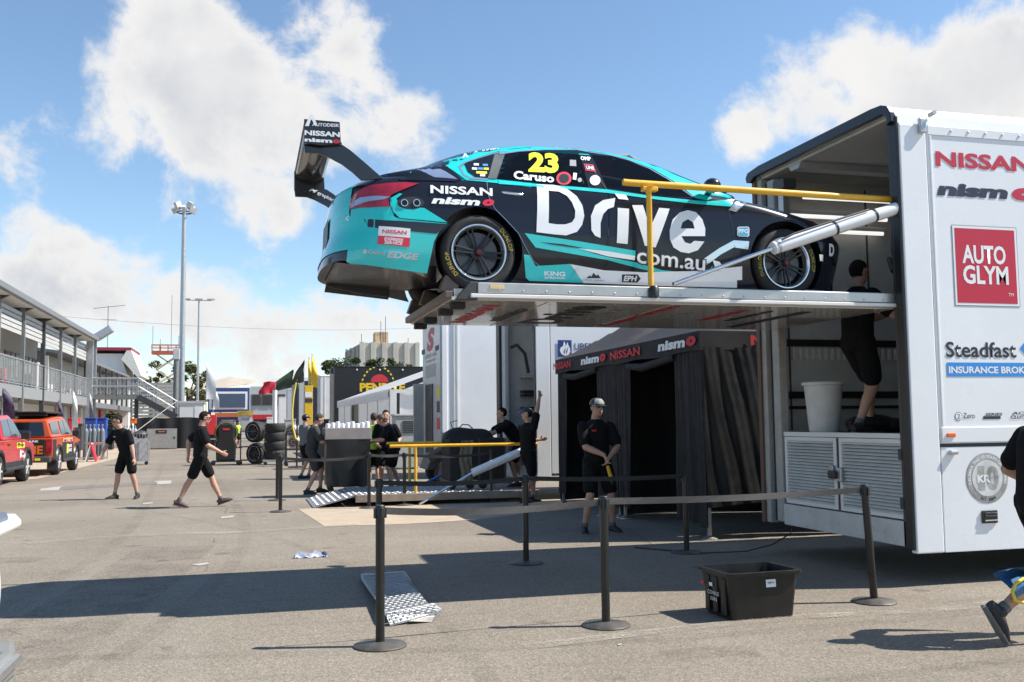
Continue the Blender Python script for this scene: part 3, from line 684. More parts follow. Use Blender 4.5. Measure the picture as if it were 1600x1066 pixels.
for Yw, s in ((YN, -1), (YF, 1)):
    e = O('wing_endplate', M().prism(ep, Yw-CY-.008, Yw-CY+.008), BKVINYL, wing, bevel=.003)
    if s == -1:
        def EP(p): q = wy(p, YN); return Vector((q[0], YN-CY-.008, q[1]))
        for b__, m__, p0, p1, p2, bold in (('AUTODESK', WVINYL, (205, 98), (356, 104), (205, 80), .02), ('NISSAN', WVINYL, (162, 148), (358, 160), (163, 120), .04), ('nism', WVINYL, (163, 184), (316, 192), (163, 162), .045), ('o', RVINYL, (320, 192), (358, 194), (320, 172), .06)):
            a, b2, c = EP(p0), EP(p1), EP(p2)
            lettering(b__, m__, wing, a, (b2-a), (c-a), (b2-a).length, (c-a).length, bold, off=.002)
        plate(WVINYL, wing, EP((165, 98)), EP((200, 99))-EP((165, 98)), (0, 0, 1), .10, .10, .002, 'logo_mark', [(0, 0), (.4, 1), (.6, 1), (1, .1), (.75, .1), (.5, .65), (.3, 0)])
    strut = [wy(p, YN) for p in ((160, 188), (372, 190), (420, 222), (500, 290), (603, 380), (560, 386), (482, 392), (430, 345), (370, 300), (290, 258), (240, 240), (165, 236))]
    ys = Yw-CY + (.05 if s == -1 else -.05)
    O('wing_support', M().prism(strut, ys-.010, ys+.010), CARBON, wing, bevel=.003)
def FS(p): q = yp(Z1, p, YF-.062); return Vector((q[0], YF-.062-CY, q[1]))
a, b2, c = FS((232, 478)), FS((318, 522)), FS((238, 455)); lettering('graphic', WVINYL, wing, a, (b2-a), (c-a), (b2-a).length, (c-a).length, .03, off=.003)
a, b2, c = FS((185, 456)), FS((228, 470)), FS((195, 440)); lettering('M', WVINYL, wing, a, (b2-a), (c-a), (b2-a).length, (c-a).length, .06, shear=.3, off=.003)
# wheels
def make_wheel(s):
    w = bpy.data.objects.new('wheel', None); COL.objects.link(w); w.parent = car; w.empty_display_size = .1
    hw = .145
    O('tyre', M().lathe([(.232, -hw+.004), (.246, -hw-.004), (.275, -hw-.010), (.305, -hw), (.320, -hw+.022), (.325, -hw+.05), (.325, hw-.05), (.320, hw-.022), (.305, hw), (.275, hw+.01), (.246, hw+.004), (.232, hw-.004)], 56, 'y', close=True), RUBBER, w, smooth=True)
    O('rim', M().lathe([(.236, -hw-.001), (.236, -hw-.012), (.226, -hw-.012), (.214, -hw+.004), (.208, -hw+.02), (.205, hw-.02), (.232, hw), (.215, hw-.03), (.212, -hw+.05)], 48, 'y', cap=False), mat('polished_rim', (.62, .64, .67), .22, metal=.9, var=.08, scale=20), w, smooth=True)
    sp = M()
    for k in range(6):
        a0 = 2*PI*k/6+.2
        for da in (-.11, .11):
            a = a0+da; ca, sa = math.cos(a), math.sin(a)
            sp.bar((.045*math.cos(a0+da*2.2), -hw+.035, .045*math.sin(a0+da*2.2)), (.212*ca, -hw+.012, .212*sa), .016, .022, (0, 1, 0))
    O('spokes', sp, GUN, w, bevel=.003)
    O('barrel', M().lathe([(.207, -hw+.06), (.207, hw-.03)], 40, 'y', cap=False), GUN, w, smooth=True)
    O('hub', M().lathe([(0, -hw+.0), (.025, -hw+.0), (.034, -hw+.02), (.062, -hw+.03), (.062, -hw+.06), (0, -hw+.06)], 20, 'y'), GUN, w, smooth=True)
    O('hub_nut', M().lathe([(0, -hw-.012), (.018, -hw-.012), (.022, -hw+.005)], 6, 'y'), mat('anodised_red', (.22, .02, .03), .3, metal=.6), w)
    O('brake_disc', M().lathe([(.05, -hw+.085), (.180, -hw+.085), (.180, -hw+.12), (.05, -hw+.12)], 40, 'y'), mat('brake_steel', (.10, .10, .105), .35, metal=.8), w, smooth=True)
    # worn yellow maker lettering curving round the sidewall
    ym = mat('faded_yellow_ink', (.42, .33, .05), .8, var=.5, scale=40)
    for txt, ac in (('DUNLOP', .75), ('DUNLOP', .75+PI)):
        me = textmesh(txt, 1.0, .02, spacing=1.1); xs = [v.co.x for v in me.vertices]; x0, x1 = min(xs), max(xs)
        for v in me.vertices:
            a = ac + .38 - (v.co.x-x0)/(x1-x0)*.76; r_ = .258+v.co.y/.72*.036
            v.co = (r_*math.cos(a), -hw-.0125, r_*math.sin(a))
        me.materials.clear(); O('sidewall_lettering', me, ym, w)
    return w
w0 = make_wheel(-1); first = True
for ax in AX:
    for s in (-1, 1):
        w_ = w0 if first else clone(w0, parent=car)
        first = False
        w_.location = (ax, s*.785, WZ+.002); w_.rotation_euler = (0, random.uniform(0, 1.0), PI if s == 1 else 0)
# ================================================================ helpers for things authored in world coordinates
def rloc(o):
    v = Vector((0, 0, 0))
    while o is not None: v += o.location; o = o.parent
    return v
def OW(name, m, material, parent, **kw):
    r = rloc(parent); m.v = [(v[0]-r.x, v[1]-r.y, v[2]-r.z) for v in m.v]
    return O(name, m, material, parent, **kw)
def LT_(body, material, parent, org, xd, up, **kw): return lettering(body, material, parent, Vector(org)-rloc(parent), xd, up, **kw)
def PL_(material, parent, org, xd, up, w, h, **kw): return plate(material, parent, Vector(org)-rloc(parent), xd, up, w, h, **kw)
def arcletters(body, material, parent, c, xd, up, r0, r1, a_mid, span, bold=0.02, off=.004, inward=False):
    """letters bent round a circle centre c; span in radians, reading clockwise"""
    me = textmesh(body, 1.0, bold); xs = [v.co.x for v in me.vertices]; x0, x1 = min(xs), max(xs)
    c = Vector(c)-rloc(parent); xd = Vector(xd).normalized(); up = Vector(up).normalized(); nn = xd.cross(up)
    for v in me.vertices:
        t = (v.co.x-x0)/(x1-x0)-.5; b_ = v.co.y/.72
        if inward: a = a_mid+t*span; r = r1-(r1-r0)*b_
        else: a = a_mid-t*span; r = r0+(r1-r0)*b_
        v.co = c + xd*r*math.cos(a) + up*r*math.sin(a) + nn*off
    me.materials.clear(); return O('lettering', me, material, parent)

# ================================================================ ground
S('ground', M().add([(-500, -80, 0), (500, -80, 0), (500, 1200, 0), (-500, 1200, 0)], [(0, 1, 2, 3)]), asphalt())
def gpoly(name, pts, material, z=.004):
    return S(name, M().add([(lambda q: (q.x, q.y, z))(G(*p)) for p in pts], [tuple(range(len(pts)))]), material)
gpoly('paving_patch', [(466, 796), (507, 823), (640, 819), (735, 813), (800, 806), (880, 792), (880, 768), (640, 785)], PAVE)
S('pit_apron', M().add([(-10.2, 24, .004), (-5.75, 31, .004), (-5.65, 48, .004), (-6.3, 72, .004), (-10.2, 72, .004)], [(0, 1, 2, 3, 4)]), PAVE)
DRAIN = mat('drain_concrete', (.36, .345, .315), .9, var=.12, scale=6)
gpoly('drain_slab', [(64, 764), (97, 760), (99, 766), (62, 767)], DRAIN)
gpoly('drain_slab', [(240, 752), (268, 751), (267, 756), (246, 757)], DRAIN)
gpoly('drain_channel', [(95, 761), (244, 753), (246, 757), (92, 766)], mat('drain_grate', (.17, .155, .14), .8, var=.2, scale=20), .005)
CHALK = mat('chalk_mark', (.37, .345, .31), .95, var=.3, scale=30)
for p in ([(222, 787), (238, 785), (239, 787), (224, 789)], [(345, 808), (366, 806), (364, 809), (346, 811)], [(298, 883), (324, 880), (328, 882), (312, 885)], [(965, 1008), (971, 1007), (971, 1009), (966, 1010)], [(546, 799), (556, 797), (556, 800), (546, 801)]):
    gpoly('paint_mark', p, CHALK, .006)
gpoly('tar_seam', [(555, 768), (1180, 758), (1180, 760), (555, 770)], mat('tar', (.06, .055, .05), .7), .006)

# faint tyre marks, a patched strip and pale dust streaks on the asphalt
def mark_mat(name, col, a):
    m = bpy.data.materials.new(name); m.use_nodes = True; nt = NT(m.node_tree); b = nt.n['Principled BSDF']; tc = nt.new('ShaderNodeTexCoord')
    b.inputs['Base Color'].default_value = col+(1,); b.inputs['Roughness'].default_value = .9; b.inputs['Specular IOR Level'].default_value = .2
    n = nt.math('MULTIPLY', nt.smooth(nt.noise(tc.outputs['Object'], 2.2, 6, .7), .30, .72), nt.smooth(nt.noise(tc.outputs['Object'], 45, 3, .6), .28, .62)); nt.link(nt.math('MULTIPLY', n, a), b.inputs['Alpha']); return m
TM = mark_mat('tyre_rubber_mark', (.045, .042, .04), .16); DU = mark_mat('pale_dust', (.42, .38, .32), .75); PT = mark_mat('bitumen_patch', (.09, .082, .072), .28)
def ribbon(name, pts, w, m_, z):
    pts = [Vector((p[0], p[1], z)) for p in pts]; Q = []
    for i in range(len(pts)-1):
        for k in range(8):
            t = k/8; p0, p1, p2, p3 = pts[max(i-1, 0)], pts[i], pts[i+1], pts[min(i+2, len(pts)-1)]
            Q.append(.5*((2*p1)+(p2-p0)*t+(2*p0-5*p1+4*p2-p3)*t*t+(3*p1-p0-3*p2+p3)*t**3))
    Q.append(pts[-1]); m = M(); L = []; R = []
    for i, p in enumerate(Q):
        t = (Q[min(i+1, len(Q)-1)]-Q[max(i-1, 0)]).normalized(); n = Vector((-t.y, t.x, 0)); L.append(p+n*w/2); R.append(p-n*w/2)
    n = len(Q); m.add(L+R, [(i, i+1, n+i+1, n+i) for i in range(n-1)]); return S(name, m, m_)
zz = .0045
for off in (0, 1.6):
    ribbon('tyre_mark', [(-3.2+off, 4.0), (-2.0+off, 9), (-1.6+off, 15), (-2.2+off, 26), (-3.4+off, 45)], .17, TM, zz); zz += .0004
    ribbon('tyre_mark', [(-6, 7.0+off), (-1, 5.6+off*.9), (3, 5.1+off*.8), (9, 5.6+off*.8)], .16, TM, zz); zz += .0004
    if off: ribbon('tyre_mark', [(-.5+off, 3.0), (-.2+off, 8), (-1.4+off, 14), (-4.6+off, 22), (-5.6+off, 30)], .15, TM, zz); zz += .0004
ribbon('dust_streak', [G(820, 1012), G(1050, 985), G(1250, 965), G(1450, 955), G(1600, 938)], .16, DU, zz); ribbon('dust_streak', [G(40, 850), G(200, 838), G(380, 832), G(560, 820)], .25, DU, zz+.0004)
ribbon('asphalt_patch', [(-1.8, 5.2), (-1.2, 9), (-.8, 13)], .9, PT, zz+.0008); ribbon('oil_stain', [(2.6, 5.9), (2.9, 5.95), (3.2, 5.85)], .28, PT, zz+.0012); ribbon('oil_stain', [(-3.0, 12), (-2.6, 12.3), (-2.2, 12.2)], .5, PT, zz+.0016)
# ================================================================ lift platform under the car
LP = (3.6, 8.8, 2.47)
lift = T('lift_platform', 'raised aluminium tail lift deck carrying the race car', 'lift platform', LP)
CHEQ = mat('chequer_plate', (.30, .31, .32), .45, metal=.5, var=.2, scale=25, bump=.5, bscale=45)
UNDER = mat('glossy_white_underside', (.62, .60, .57), .10, var=.05, scale=1.5, coat=.5)
OW('deck', M().b(1.62, 5.76, 7.80, 9.86, 2.515, 2.58), CHEQ, lift)
OW('underside_panel', M().b(1.60, 5.74, 7.785, 9.86, 2.485, 2.512), UNDER, lift)
for y0, y1 in ((7.715, 7.783), (9.862, 9.93)):
    sb = OW('side_beam', M().b(1.80, 5.80, y0, y1, 2.535, 2.625), ALU, lift, bevel=.008)
    OW('beam_lip', M().b(1.74, 5.78, y0-.012, y1-.01, 2.497, 2.530), WHITE2, sb, bevel=.006)
    if y0 < 8:
        for k in range(19): OW('rivet', M().ball((1.98+k*.2, y0-.001, 2.56), (.009, .005, .009), 8, 5), STEEL, sb)
        OW('reflector', M().b(1.90, 2.02, y0-.006, y0, 2.57, 2.605), mat('amber_lens', (.75, .55, .25), .25), sb, bevel=.003)
RUSTY = mat('brown_steel', (.16, .12, .10), .5, metal=.5, var=.2, dirt=.3)
OW('end_beam', M().b(1.55, 1.61, 7.80, 9.90, 2.50, 2.56), RUSTY, lift, bevel=.006)
for y in (8.05, 9.0, 9.72): OW('wheel_stop', M().b(1.56, 1.70, y-.06, y+.06, 2.562, 2.70, Euler((0, .35, 0)).to_matrix()), RUSTY, lift, bevel=.004)
for y in (7.95, 8.45, 9.2, 9.75): OW('rubber_buffer', M().b(1.62, 1.74, y-.05, y+.05, 2.43, 2.484), RUBBER, lift, bevel=.006)
OW('corner_casting', M().prism([(1.62, 2.48), (1.80, 2.48), (1.80, 2.63), (1.74, 2.63)], 7.72, 7.80), DARK, lift, bevel=.006)
rail = OW('handrail', M().tube([(3.09, 7.75, 3.525), (3.14, 7.75, 3.522), (5.76, 7.75, 3.50)], [(.026, .030)]*3, 12), YELLOW, lift, smooth=True)
OW('rail_post', M().tube([(3.325, 7.75, 2.60), (3.325, 7.75, 3.44), (3.325, 7.75, 3.49)], [.024, .024, .045], 12), YELLOW, lift, smooth=True)
OW('rail_bracket', M().b(3.26, 3.40, 7.72, 7.78, 3.455, 3.495), YELLOW, lift, bevel=.008)
OW('post_socket', M().lathe([(.045, 2.535), (.045, 2.61), (.03, 2.63)], 14, 'z', (3.33, 7.70, 0)), BLACK, lift, smooth=True)
ram = OW('hydraulic_ram', M().tube([(4.45, 7.66, 2.985), (5.74, 7.66, 3.405)], .058, 20), WHITE, lift, smooth=True)
OW('ram_rod', M().tube([(3.50, 7.68, 2.645), (4.46, 7.66, 2.99)], .019, 12), CHROME, lift, smooth=True)
d_ = (Vector((5.74, 7.66, 3.405))-Vector((4.45, 7.66, 2.985))).normalized()
for t_ in (.03, .48, .80):
    c_ = Vector((4.45, 7.66, 2.985))+d_*t_*1.35
    OW('clamp_ring', M().tube([c_-d_*.012, c_+d_*.012], .061, 20), BLACK if t_ > .1 else STEEL, ram, smooth=True)
OW('oil_pipe', M().tube([Vector((4.50, 7.60, 3.05)), Vector((4.62, 7.60, 3.11)), Vector((5.0, 7.61, 3.235)), Vector((5.4, 7.62, 3.365))], .009, 8), DARK, ram, smooth=True)
# sponsor lettering on the deck's outer face (the folded-up rear door), reads from below
def UT(txt, m_, x, y, w, h, **kw): LT_(txt, m_, lift, (x, y, 2.484), (0, -1, 0), (-1, 0, 0), width=w, height=h, off=.002, **kw)
UT('NISSAN', REDP, 2.10, 9.6, 1.5, .16, bold=.04); UT('nismo', BLACKP, 2.42, 9.4, 1.1, .16, bold=.05, shear=.15)
UT('Drive', BLACKP, 3.05, 9.55, 1.55, .42, bold=.03); UT('com.au', GREYP, 3.30, 9.0, .9, .15)
UT('Transport Services', REDP, 3.72, 9.7, 1.8, .20, bold=.02); UT('racing team', GREYP, 4.02, 9.5, 1.2, .13)
UT('NISSAN', REDP, 4.45, 9.0, .9, .12, bold=.04); UT('nismo', BLACKP, 4.72, 9.0, .9, .12, bold=.05)
PL_(BLACKP, lift, (5.10, 9.6, 2.484), (0, -1, 0), (-1, 0, 0), 1.5, .12, off=.002, name='black_bar')
for x in (2.42, 3.55): OW('panel_seam', M().b(x-.004, x+.004, 7.80, 9.84, 2.4815, 2.4845), STEEL, lift)

# ================================================================ big transporter trailer (right)
TR0, TY0, TY1 = 5.73, 7.60, 10.22
trl = T('race_transporter', 'large white sponsor-covered race transporter with open rear and cabinet doors', 'transporter', (10.5, 8.9, 0))
NP = 5.9
roofp = [(TY0, 4.18), (TY0+.015, 4.27), (TY0+.06, 4.34), (TY0+.15, 4.375), (TY0+.3, 4.385), (TY1-.2, 4.385), (TY1+.05, 4.36), (TY1+.10, 4.31), (TY1+.08, 4.27), (TY1, 4.25), (TY1-.1, 4.30), (TY0+.12, 4.30), (TY0+.07, 4.25), (TY0+.07, 4.18)]
OW('roof', M().prism(roofp, TR0-.02, 18.0, 'yz'), WHITE, trl, bevel=.004)
OW('roof_lip', M().prism([(p[0]+(.0), p[1]+.012) if i < 8 else (p[0], p[1]-.01) for i, p in enumerate(roofp)], TR0-.075, TR0-.021, 'yz'), mat('black_edge_seal', (.012, .013, .02), .3), trl, bevel=.008)
sw = OW('side_wall', M().b(TR0+.30, 18.0, TY0, TY0+.07, 1.255, 4.178), WHITE, trl)
OW('rear_corner_panel', M().b(TR0, TR0+.285, TY0-.012, TY0+.07, .29, 4.178), WHITE, trl, bevel=.012)
OW('lower_skirt', M().b(TR0+.30, 18.0, TY0-.003, TY0+.05, .29, 1.222), WHITE, trl, bevel=.004)
OW('skirt_groove', M().b(TR0+.30, 18.0, TY0+.012, TY0+.05, 1.222, 1.255), BLACK, trl)
OW('corner_seam', M().b(TR0+.285, TR0+.30, TY0+.01, TY0+.06, .29, 4.178), mat('grey_seam', (.25, .27, .29), .6), trl)  # grey strip in the joint between corner panel and side wall
OW('rub_rail', M().b(TR0+.31, 18.0, TY0-.014, TY0-.001, 1.262, 1.40), WHITE, trl, bevel=.006)
OW('top_rail', M().b(TR0+.31, 18.0, TY0-.010, TY0-.001, 4.09, 4.176), WHITE, trl, bevel=.004)
for k in range(12): OW('rivet', M().ball((TR0+.56+k*.19, TY0-.012, 4.14), (.014, .008, .014), 8, 6), WHITE2, trl)
OW('panel_edge', M().b(TR0+.325, TR0+.345, TY0-.008, TY0-.001, 1.41, 4.085), WHITE, trl, bevel=.004)
OW('near_door_seal', M().b(TR0-.03, TR0-.001, TY0-.004, TY0+.10, .32, 4.25), BLACK, trl, bevel=.01)
OW('near_post', M().b(TR0, TR0+.14, TY0+.072, TY0+.16, .33, 4.29), DARK, trl)
# far frame and interior lining
PF = mat('grimy_frame', (.38, .365, .335), .5, var=.12, dirt=.4)
OW('far_post', M().b(TR0-.01, TR0+.12, TY1-.14, TY1, .33, 4.26), PF, trl, bevel=.01)
OW('far_post', M().b(TR0+.0, TR0+.10, TY1-.40, TY1-.26, .36, 4.2), PF, trl, bevel=.008)
OW('far_post_channel', M().b(TR0+.05, TR0+.09, TY1-.26, TY1-.14, .36, 4.2), DARK, trl)
OW('far_post_edge', M().b(TR0-.035, TR0-.011, TY1-.05, TY1+.02, .33, 4.26), mat('rust_edge', (.13, .07, .05), .6), trl)
OW('lift_track', M().b(TR0+.02, TR0+.10, TY1-.56, TY1-.46, 2.7, 4.15), ALU, trl, bevel=.006)
OW('winch', M().b(TR0, TR0+.16, TY1-.62, TY1-.38, 4.05, 4.16).tube([(TR0+.08, TY1-.51, 3.3), (TR0+.08, TY1-.51, 4.1)], .035, 10), DARK, trl, bevel=.008)
OW('ceiling', M().b(TR0+.02, 17.9, TY0+.16, TY1-.1, 4.262, 4.295), INNER, trl)
OW('ceiling_rib', M().prism([(TY1-.95, 4.26), (TY1-.70, 4.26), (TY1-.75, 4.20), (TY1-.90, 4.20)], TR0+.02, 17.8, 'yz'), GREYW, trl)
OW('inner_far_wall', M().b(TR0+.13, 17.9, TY1-.12, TY1-.02, 1.34, 4.26), INNER, trl)
OW('outer_far_wall', M().b(TR0+.13, 18.0, TY1-.018, TY1+.02, .33, 4.25), WHITE2, trl)
OW('inner_near_wall', M().b(TR0+.15, 17.9, TY0+.072, TY0+.12, 1.34, 4.26), INNER, trl)
OW('bulkhead', M().b(9.6, 9.7, TY0+.12, TY1-.12, 1.34, 4.26), INNER, trl)
OW('front_wall', M().b(17.9, 18.0, TY0+.07, TY1-.02, .8, 4.25), WHITE2, trl)
fl = OW('floor', M().b(TR0+.06, 17.9, TY0+.16, TY1-.12, 1.25, 1.34), mat('trailer_floor', (.10, .10, .10), .6, dirt=.2), trl)
OW('chassis', M().b(7.2, 17.5, 8.2, 9.6, .62, 1.24), BLACK, trl)
for x in (9.4, 10.75, 12.1):
    for y in (TY0+.22, TY1-.22):
        OW('wheel', M().lathe([(.16, -.14), (.27, -.15), (.44, -.13), (.48, -.08), (.48, .08), (.44, .13), (.27, .15), (.16, .14)], 28, 'y', (x, y, .485)), RUBBER, trl, smooth=True)
# fluorescent fittings along the far wall and ceiling
TUBE = mat('fluorescent_tube', (.8, .8, .8), .4, var=0, emit=(1, .97, .92, .55))
for x0, x1, y, z in ((6.05, 7.5, TY1-.40, 4.02), (5.95, 7.3, TY1-.28, 3.83), (5.9, 7.3, TY1-.20, 3.68)):
    ft = OW('light_fitting', M().b(x0, x1, y-.06, y+.07, z, z+.05), GREYW, trl, bevel=.01)
    OW('tube', M().tube([(x0+.04, y-.03, z-.02), (x1-.04, y-.03, z-.02)], .022, 10), TUBE, ft, smooth=True)
# cabinet with louvred doors closing the lower rear
XC = TR0+.02
def cy(px): return PX(px, 700, XC).y
OW('cabinet_frame', M().b(XC, XC+.05, TY0+.16, TY1-.41, 1.30, 1.348), WHITE2, trl, bevel=.004)
OW('lower_sill', M().b(XC-.02, XC+.06, TY0+.13, TY1-.40, .335, .56), mat('scuffed_white', (.57, .555, .525), .5, var=.08, scale=5, dirt=.45), trl, bevel=.006)
LOUV = mat('louvre_white', (.68, .665, .63), .45, var=.06, dirt=.15)
for pa, pb in ((1231, 1303), (1316, 1408)):
    ya, yb = cy(pa), cy(pb); y1_, y0_ = max(ya, yb), min(ya, yb)
    dd = OW('cabinet_door', M().b(XC-.012, XC+.03, y0_-.05, y0_, .575, 1.295).b(XC-.012, XC+.03, y1_, y1_+.045, .575, 1.295).b(XC-.012, XC+.03, y0_, y1_, 1.255, 1.295).b(XC-.012, XC+.03, y0_, y1_, .575, .615), WHITE2, trl, bevel=.004)
    OW('door_back', M().b(XC+.031, XC+.04, y0_-.04, y1_+.04, .58, 1.29), DARK, dd)
    n = 20
    for k in range(n):
        z = .625+(1.245-.625)*k/(n-1)
        OW('slat', M().prism([(XC-.018, z-.010), (XC-.014, z-.012), (XC+.016, z+.010), (XC+.012, z+.014)], y0_+.002, y1_-.002), LOUV, dd)
yl = cy(1309)
OW('door_gap', M().b(XC+.0, XC+.028, yl-.03, yl+.022, .58, 1.29), BLACK, trl)
lk = OW('latch', M().b(XC-.05, XC-.013, yl-.11, yl-.03, .86, 1.0).b(XC-.05, XC-.013, yl+.03, yl+.10, .88, 1.02), STEEL, trl, bevel=.01)
OW('latch_handle', M().b(XC-.09, XC-.05, yl-.06, yl+.07, .89, .97), BLACK, lk, bevel=.015)
for z in (.72, 1.16): OW('hinge', M().b(XC-.03, XC+.0, TY0+.14, TY0+.19, z-.05, z+.05), DARK, trl, bevel=.005)
# things fixed inside
OW('tool_rail', M().b(6.0, 8.3, TY1-.15, TY1-.125, 2.32, 2.40), BLACK, trl)
for k in range(17): OW('tool_clip', M().b(6.05+k*.085, 6.08+k*.085, TY1-.16, TY1-.125, 2.17, 2.30), WHITE2, trl)
OW('dark_strip', M().b(6.0, 9.4, TY1-.15, TY1-.125, 1.72, 1.80), BLACK, trl); OW('dark_strip', M().b(6.0, 9.4, TY1-.15, TY1-.125, 1.60, 1.635), BLACK, trl)
OW('wall_seam', M().b(6.02, 6.04, TY1-.128, TY1-.119, 1.36, 4.2), DARK, trl); OW('wall_seam', M().b(7.1, 7.12, TY1-.128, TY1-.119, 1.36, 4.2), DARK, trl)
def loop(c, r0, r1, a0, a1, y, n=18): return [(c[0]+r0*math.cos(a0+(a1-a0)*k/n), y, c[1]+r1*math.sin(a0+(a1-a0)*k/n)) for k in range(n+1)]
OW('hose', M().tube(loop((6.1, 3.38), .22, .30, -.4, PI+.6, TY1-.22), .035, 8), RUBBER, trl, smooth=True)
OW('hose', M().tube([(5.80, 7.80, 3.28), (5.86, 7.9, 3.05), (6.1, 8.2, 2.95), (6.5, 8.8, 3.02), (6.9, 9.4, 3.25)], .03, 8), RUBBER, trl, smooth=True)
OW('cable', M().tube([(5.9, 9.9, .40), (5.85, 9.9, .22), (5.6, 9.85, .12), (5.3, 9.9, .05), (4.9, 10.2, .012), (4.4, 10.9, .012)], .008, 6), BLACK, trl, smooth=True)
# fittings on the side
OW('hinge_bracket', M().b(*(lambda p: (p.x-.035, p.x+.035, TY0-.05, TY0-.011, p.z-.07, p.z+.07))(PY(1437, 198, TY0))), STEEL, trl, bevel=.01)
OW('marker_peg', M().tube([(PY(1452, 180, TY0).x, TY0, PY(1452, 180, TY0).z), (PY(1452, 180, TY0).x, TY0-.08, PY(1452, 180, TY0).z)], .022, 12), GREYW, trl, smooth=True)
p = PY(1484, 680, TY0); OW('side_marker', M().b(p.x-.045, p.x+.045, TY0-.028, TY0-.015, p.z-.018, p.z+.018), mat('orange_lens', (.75, .14, .01), .25), trl, bevel=.006)
p = PY(1486, 707, TY0); OW('catch', M().b(p.x-.04, p.x+.05, TY0-.045, TY0-.004, p.z-.02, p.z+.02), STEEL, trl, bevel=.012)
p = PY(1545, 807, TY0); hd = OW('flush_handle', M().b(p.x-.085, p.x+.085, TY0-.018, TY0-.004, p.z-.06, p.z+.055), BLACK, trl, bevel=.008)
for dz in (-.035, .005, .03): OW('handle_ridge', M().b(p.x-.06, p.x+.075, TY0-.028, TY0-.019, p.z+dz-.006, p.z+dz+.006), DARK if dz > -.01 else ALU, hd, bevel=.003)
# side print
def side(txt, m_, p0, p1, h0, **kw):
    a = PY(*p0, TY0); b_ = PY(*p1, TY0); t_ = PY(*h0, TY0)
    return LT_(txt, m_, trl, (a.x, TY0, a.z), (1, 0, 0), (0, 0, 1), width=b_.x-a.x, height=t_.z-a.z, off=.004, **kw)
CRIM = mat('crimson_print', (.52, .012, .045), .5, var=0)
side('NISSAN', CRIM, (1462, 260), (1612, 272), (1462, 236), bold=.035)
side('nism', NAVYP, (1464, 305.5), (1575, 312), (1464, 285), bold=.055, shear=.12); side('o', CRIM, (1581, 313), (1618, 316), (1581, 293), bold=.09, shear=.12)
a = PY(1492, 478, TY0); b_ = PY(1594, 478, TY0); t_ = PY(1486, 351, TY0); bw = b_.x-a.x; bh = t_.z-a.z
PL_(GREYP, trl, (a.x, TY0, a.z), (1, 0, 0), (0, 0, 1), bw, bh, off=.003, name='logo_border')
PL_(WHITEP, trl, (a.x+.008, TY0, a.z+.008), (1, 0, 0), (0, 0, 1), bw-.016, bh-.016, off=.0045, name='logo_ground')
PL_(CRIM, trl, (a.x+.03, TY0, a.z+.03), (1, 0, 0), (0, 0, 1), bw-.06, bh-.06, off=.006, name='logo_field')
LT_('AUTO', WHITEP, trl, (a.x+.10, TY0, a.z+.395), (1, 0, 0), (0, 0, 1), width=bw-.24, height=.175, bold=.028, off=.0075)
LT_('GLYM', WHITEP, trl, (a.x+.10, TY0, a.z+.205), (1, 0, 0), (0, 0, 1), width=bw-.22, height=.175, bold=.028, off=.0075)
LT_('TM', WHITEP, trl, (a.x+bw-.13, TY0, a.z+.10), (1, 0, 0), (0, 0, 1), height=.03, off=.0075)
side('Steadfast', BLACKP, (1478, 558.5), (1588, 559), (1478, 534), bold=.018)
p = PY(1589, 546, TY0); PL_(BLUEP, trl, (p.x+.03, TY0, p.z-.06), (1, 0, 0), (0, 0, 1), .14, .14, off=.004, poly=[(0, .5), (.5, 0), (1, .5), (.7, .5), (.5, .3), (.35, .5), (.6, .75), (.45, .95)], name='logo_mark')
a = PY(1479.5, 588.5, TY0); PL_(BLUEP, trl, (a.x, TY0, a.z), (1, 0, 0), (0, 0, 1), 1.05, PY(1479, 566.5, TY0).z-a.z, off=.003, name='print_bar')
side('INSURANCE BROKERS', WHITEP, (1482.5, 583.5), (1622, 585), (1482.5, 572.5), bold=.03)
p = PY(1497.5, 650.5, TY0)
PL_(BLACKP, trl, (p.x-.038, TY0, p.z-.038), (1, 0, 0), (0, 0, 1), .076, .076, off=.003, poly=circle(), name='logo_ring'); PL_(WHITEP, trl, (p.x-.034, TY0, p.z-.034), (1, 0, 0), (0, 0, 1), .068, .068, off=.0042, poly=circle(), name='logo_ring')
LT_('2', BLACKP, trl, (p.x-.013, TY0, p.z-.021), (1, 0, 0), (0, 0, 1), height=.042, off=.0055)
side('Zero', BLACKP, (1505, 654), (1523, 654), (1505, 645.5))
side('SERIES', BLACKP, (1539, 650), (1566, 649), (1539, 645.5), bold=.03, shear=.2); a = PY(1536, 655, TY0); PL_(BLACKP, trl, (a.x, TY0, a.z), (1, 0, 0), (0, 0, 1), .19, .026, off=.003, name='print_bar')
side('ACL', BLACKP, (1580, 648), (1606, 648), (1580, 643.5), bold=.02, shear=.25); side('CLUTCH', BLACKP, (1579, 654.5), (1612, 654), (1579, 649.5), bold=.03, shear=.25)
# round anniversary emblem
ec = PY(1541.8, 747, TY0); SILV = mat('brushed_silver_print', (.40, .40, .39), .3, metal=.6, var=.3, scale=5); PALE = mat('pale_silver_print', (.62, .63, .63), .3, metal=.3, var=.2, scale=5)
def disc(m_, r, off, n=48, c=None): PL_(m_, trl, ((c or ec).x-r, TY0-.003, (c or ec).z-r), (1, 0, 0), (0, 0, 1), 2*r, 2*r, off=off, poly=circle(n), name='emblem_ring')
disc(GREYP, .226, .002); disc(SILV, .221, .0032); disc(GREYP, .168, .0044); disc(PALE, .164, .0056)
E_ = (ec.x, TY0-.003, ec.z)
arcletters('CELEBRATING 10 YEARS OF RACING', WHITEP, trl, E_, (1, 0, 0), (0, 0, 1), .180, .208, PI/2, 3.7, off=.007)
arcletters('EST. 2009', BLACKP, trl, E_, (1, 0, 0), (0, 0, 1), .178, .206, -PI/2, .85, off=.007, inward=True)
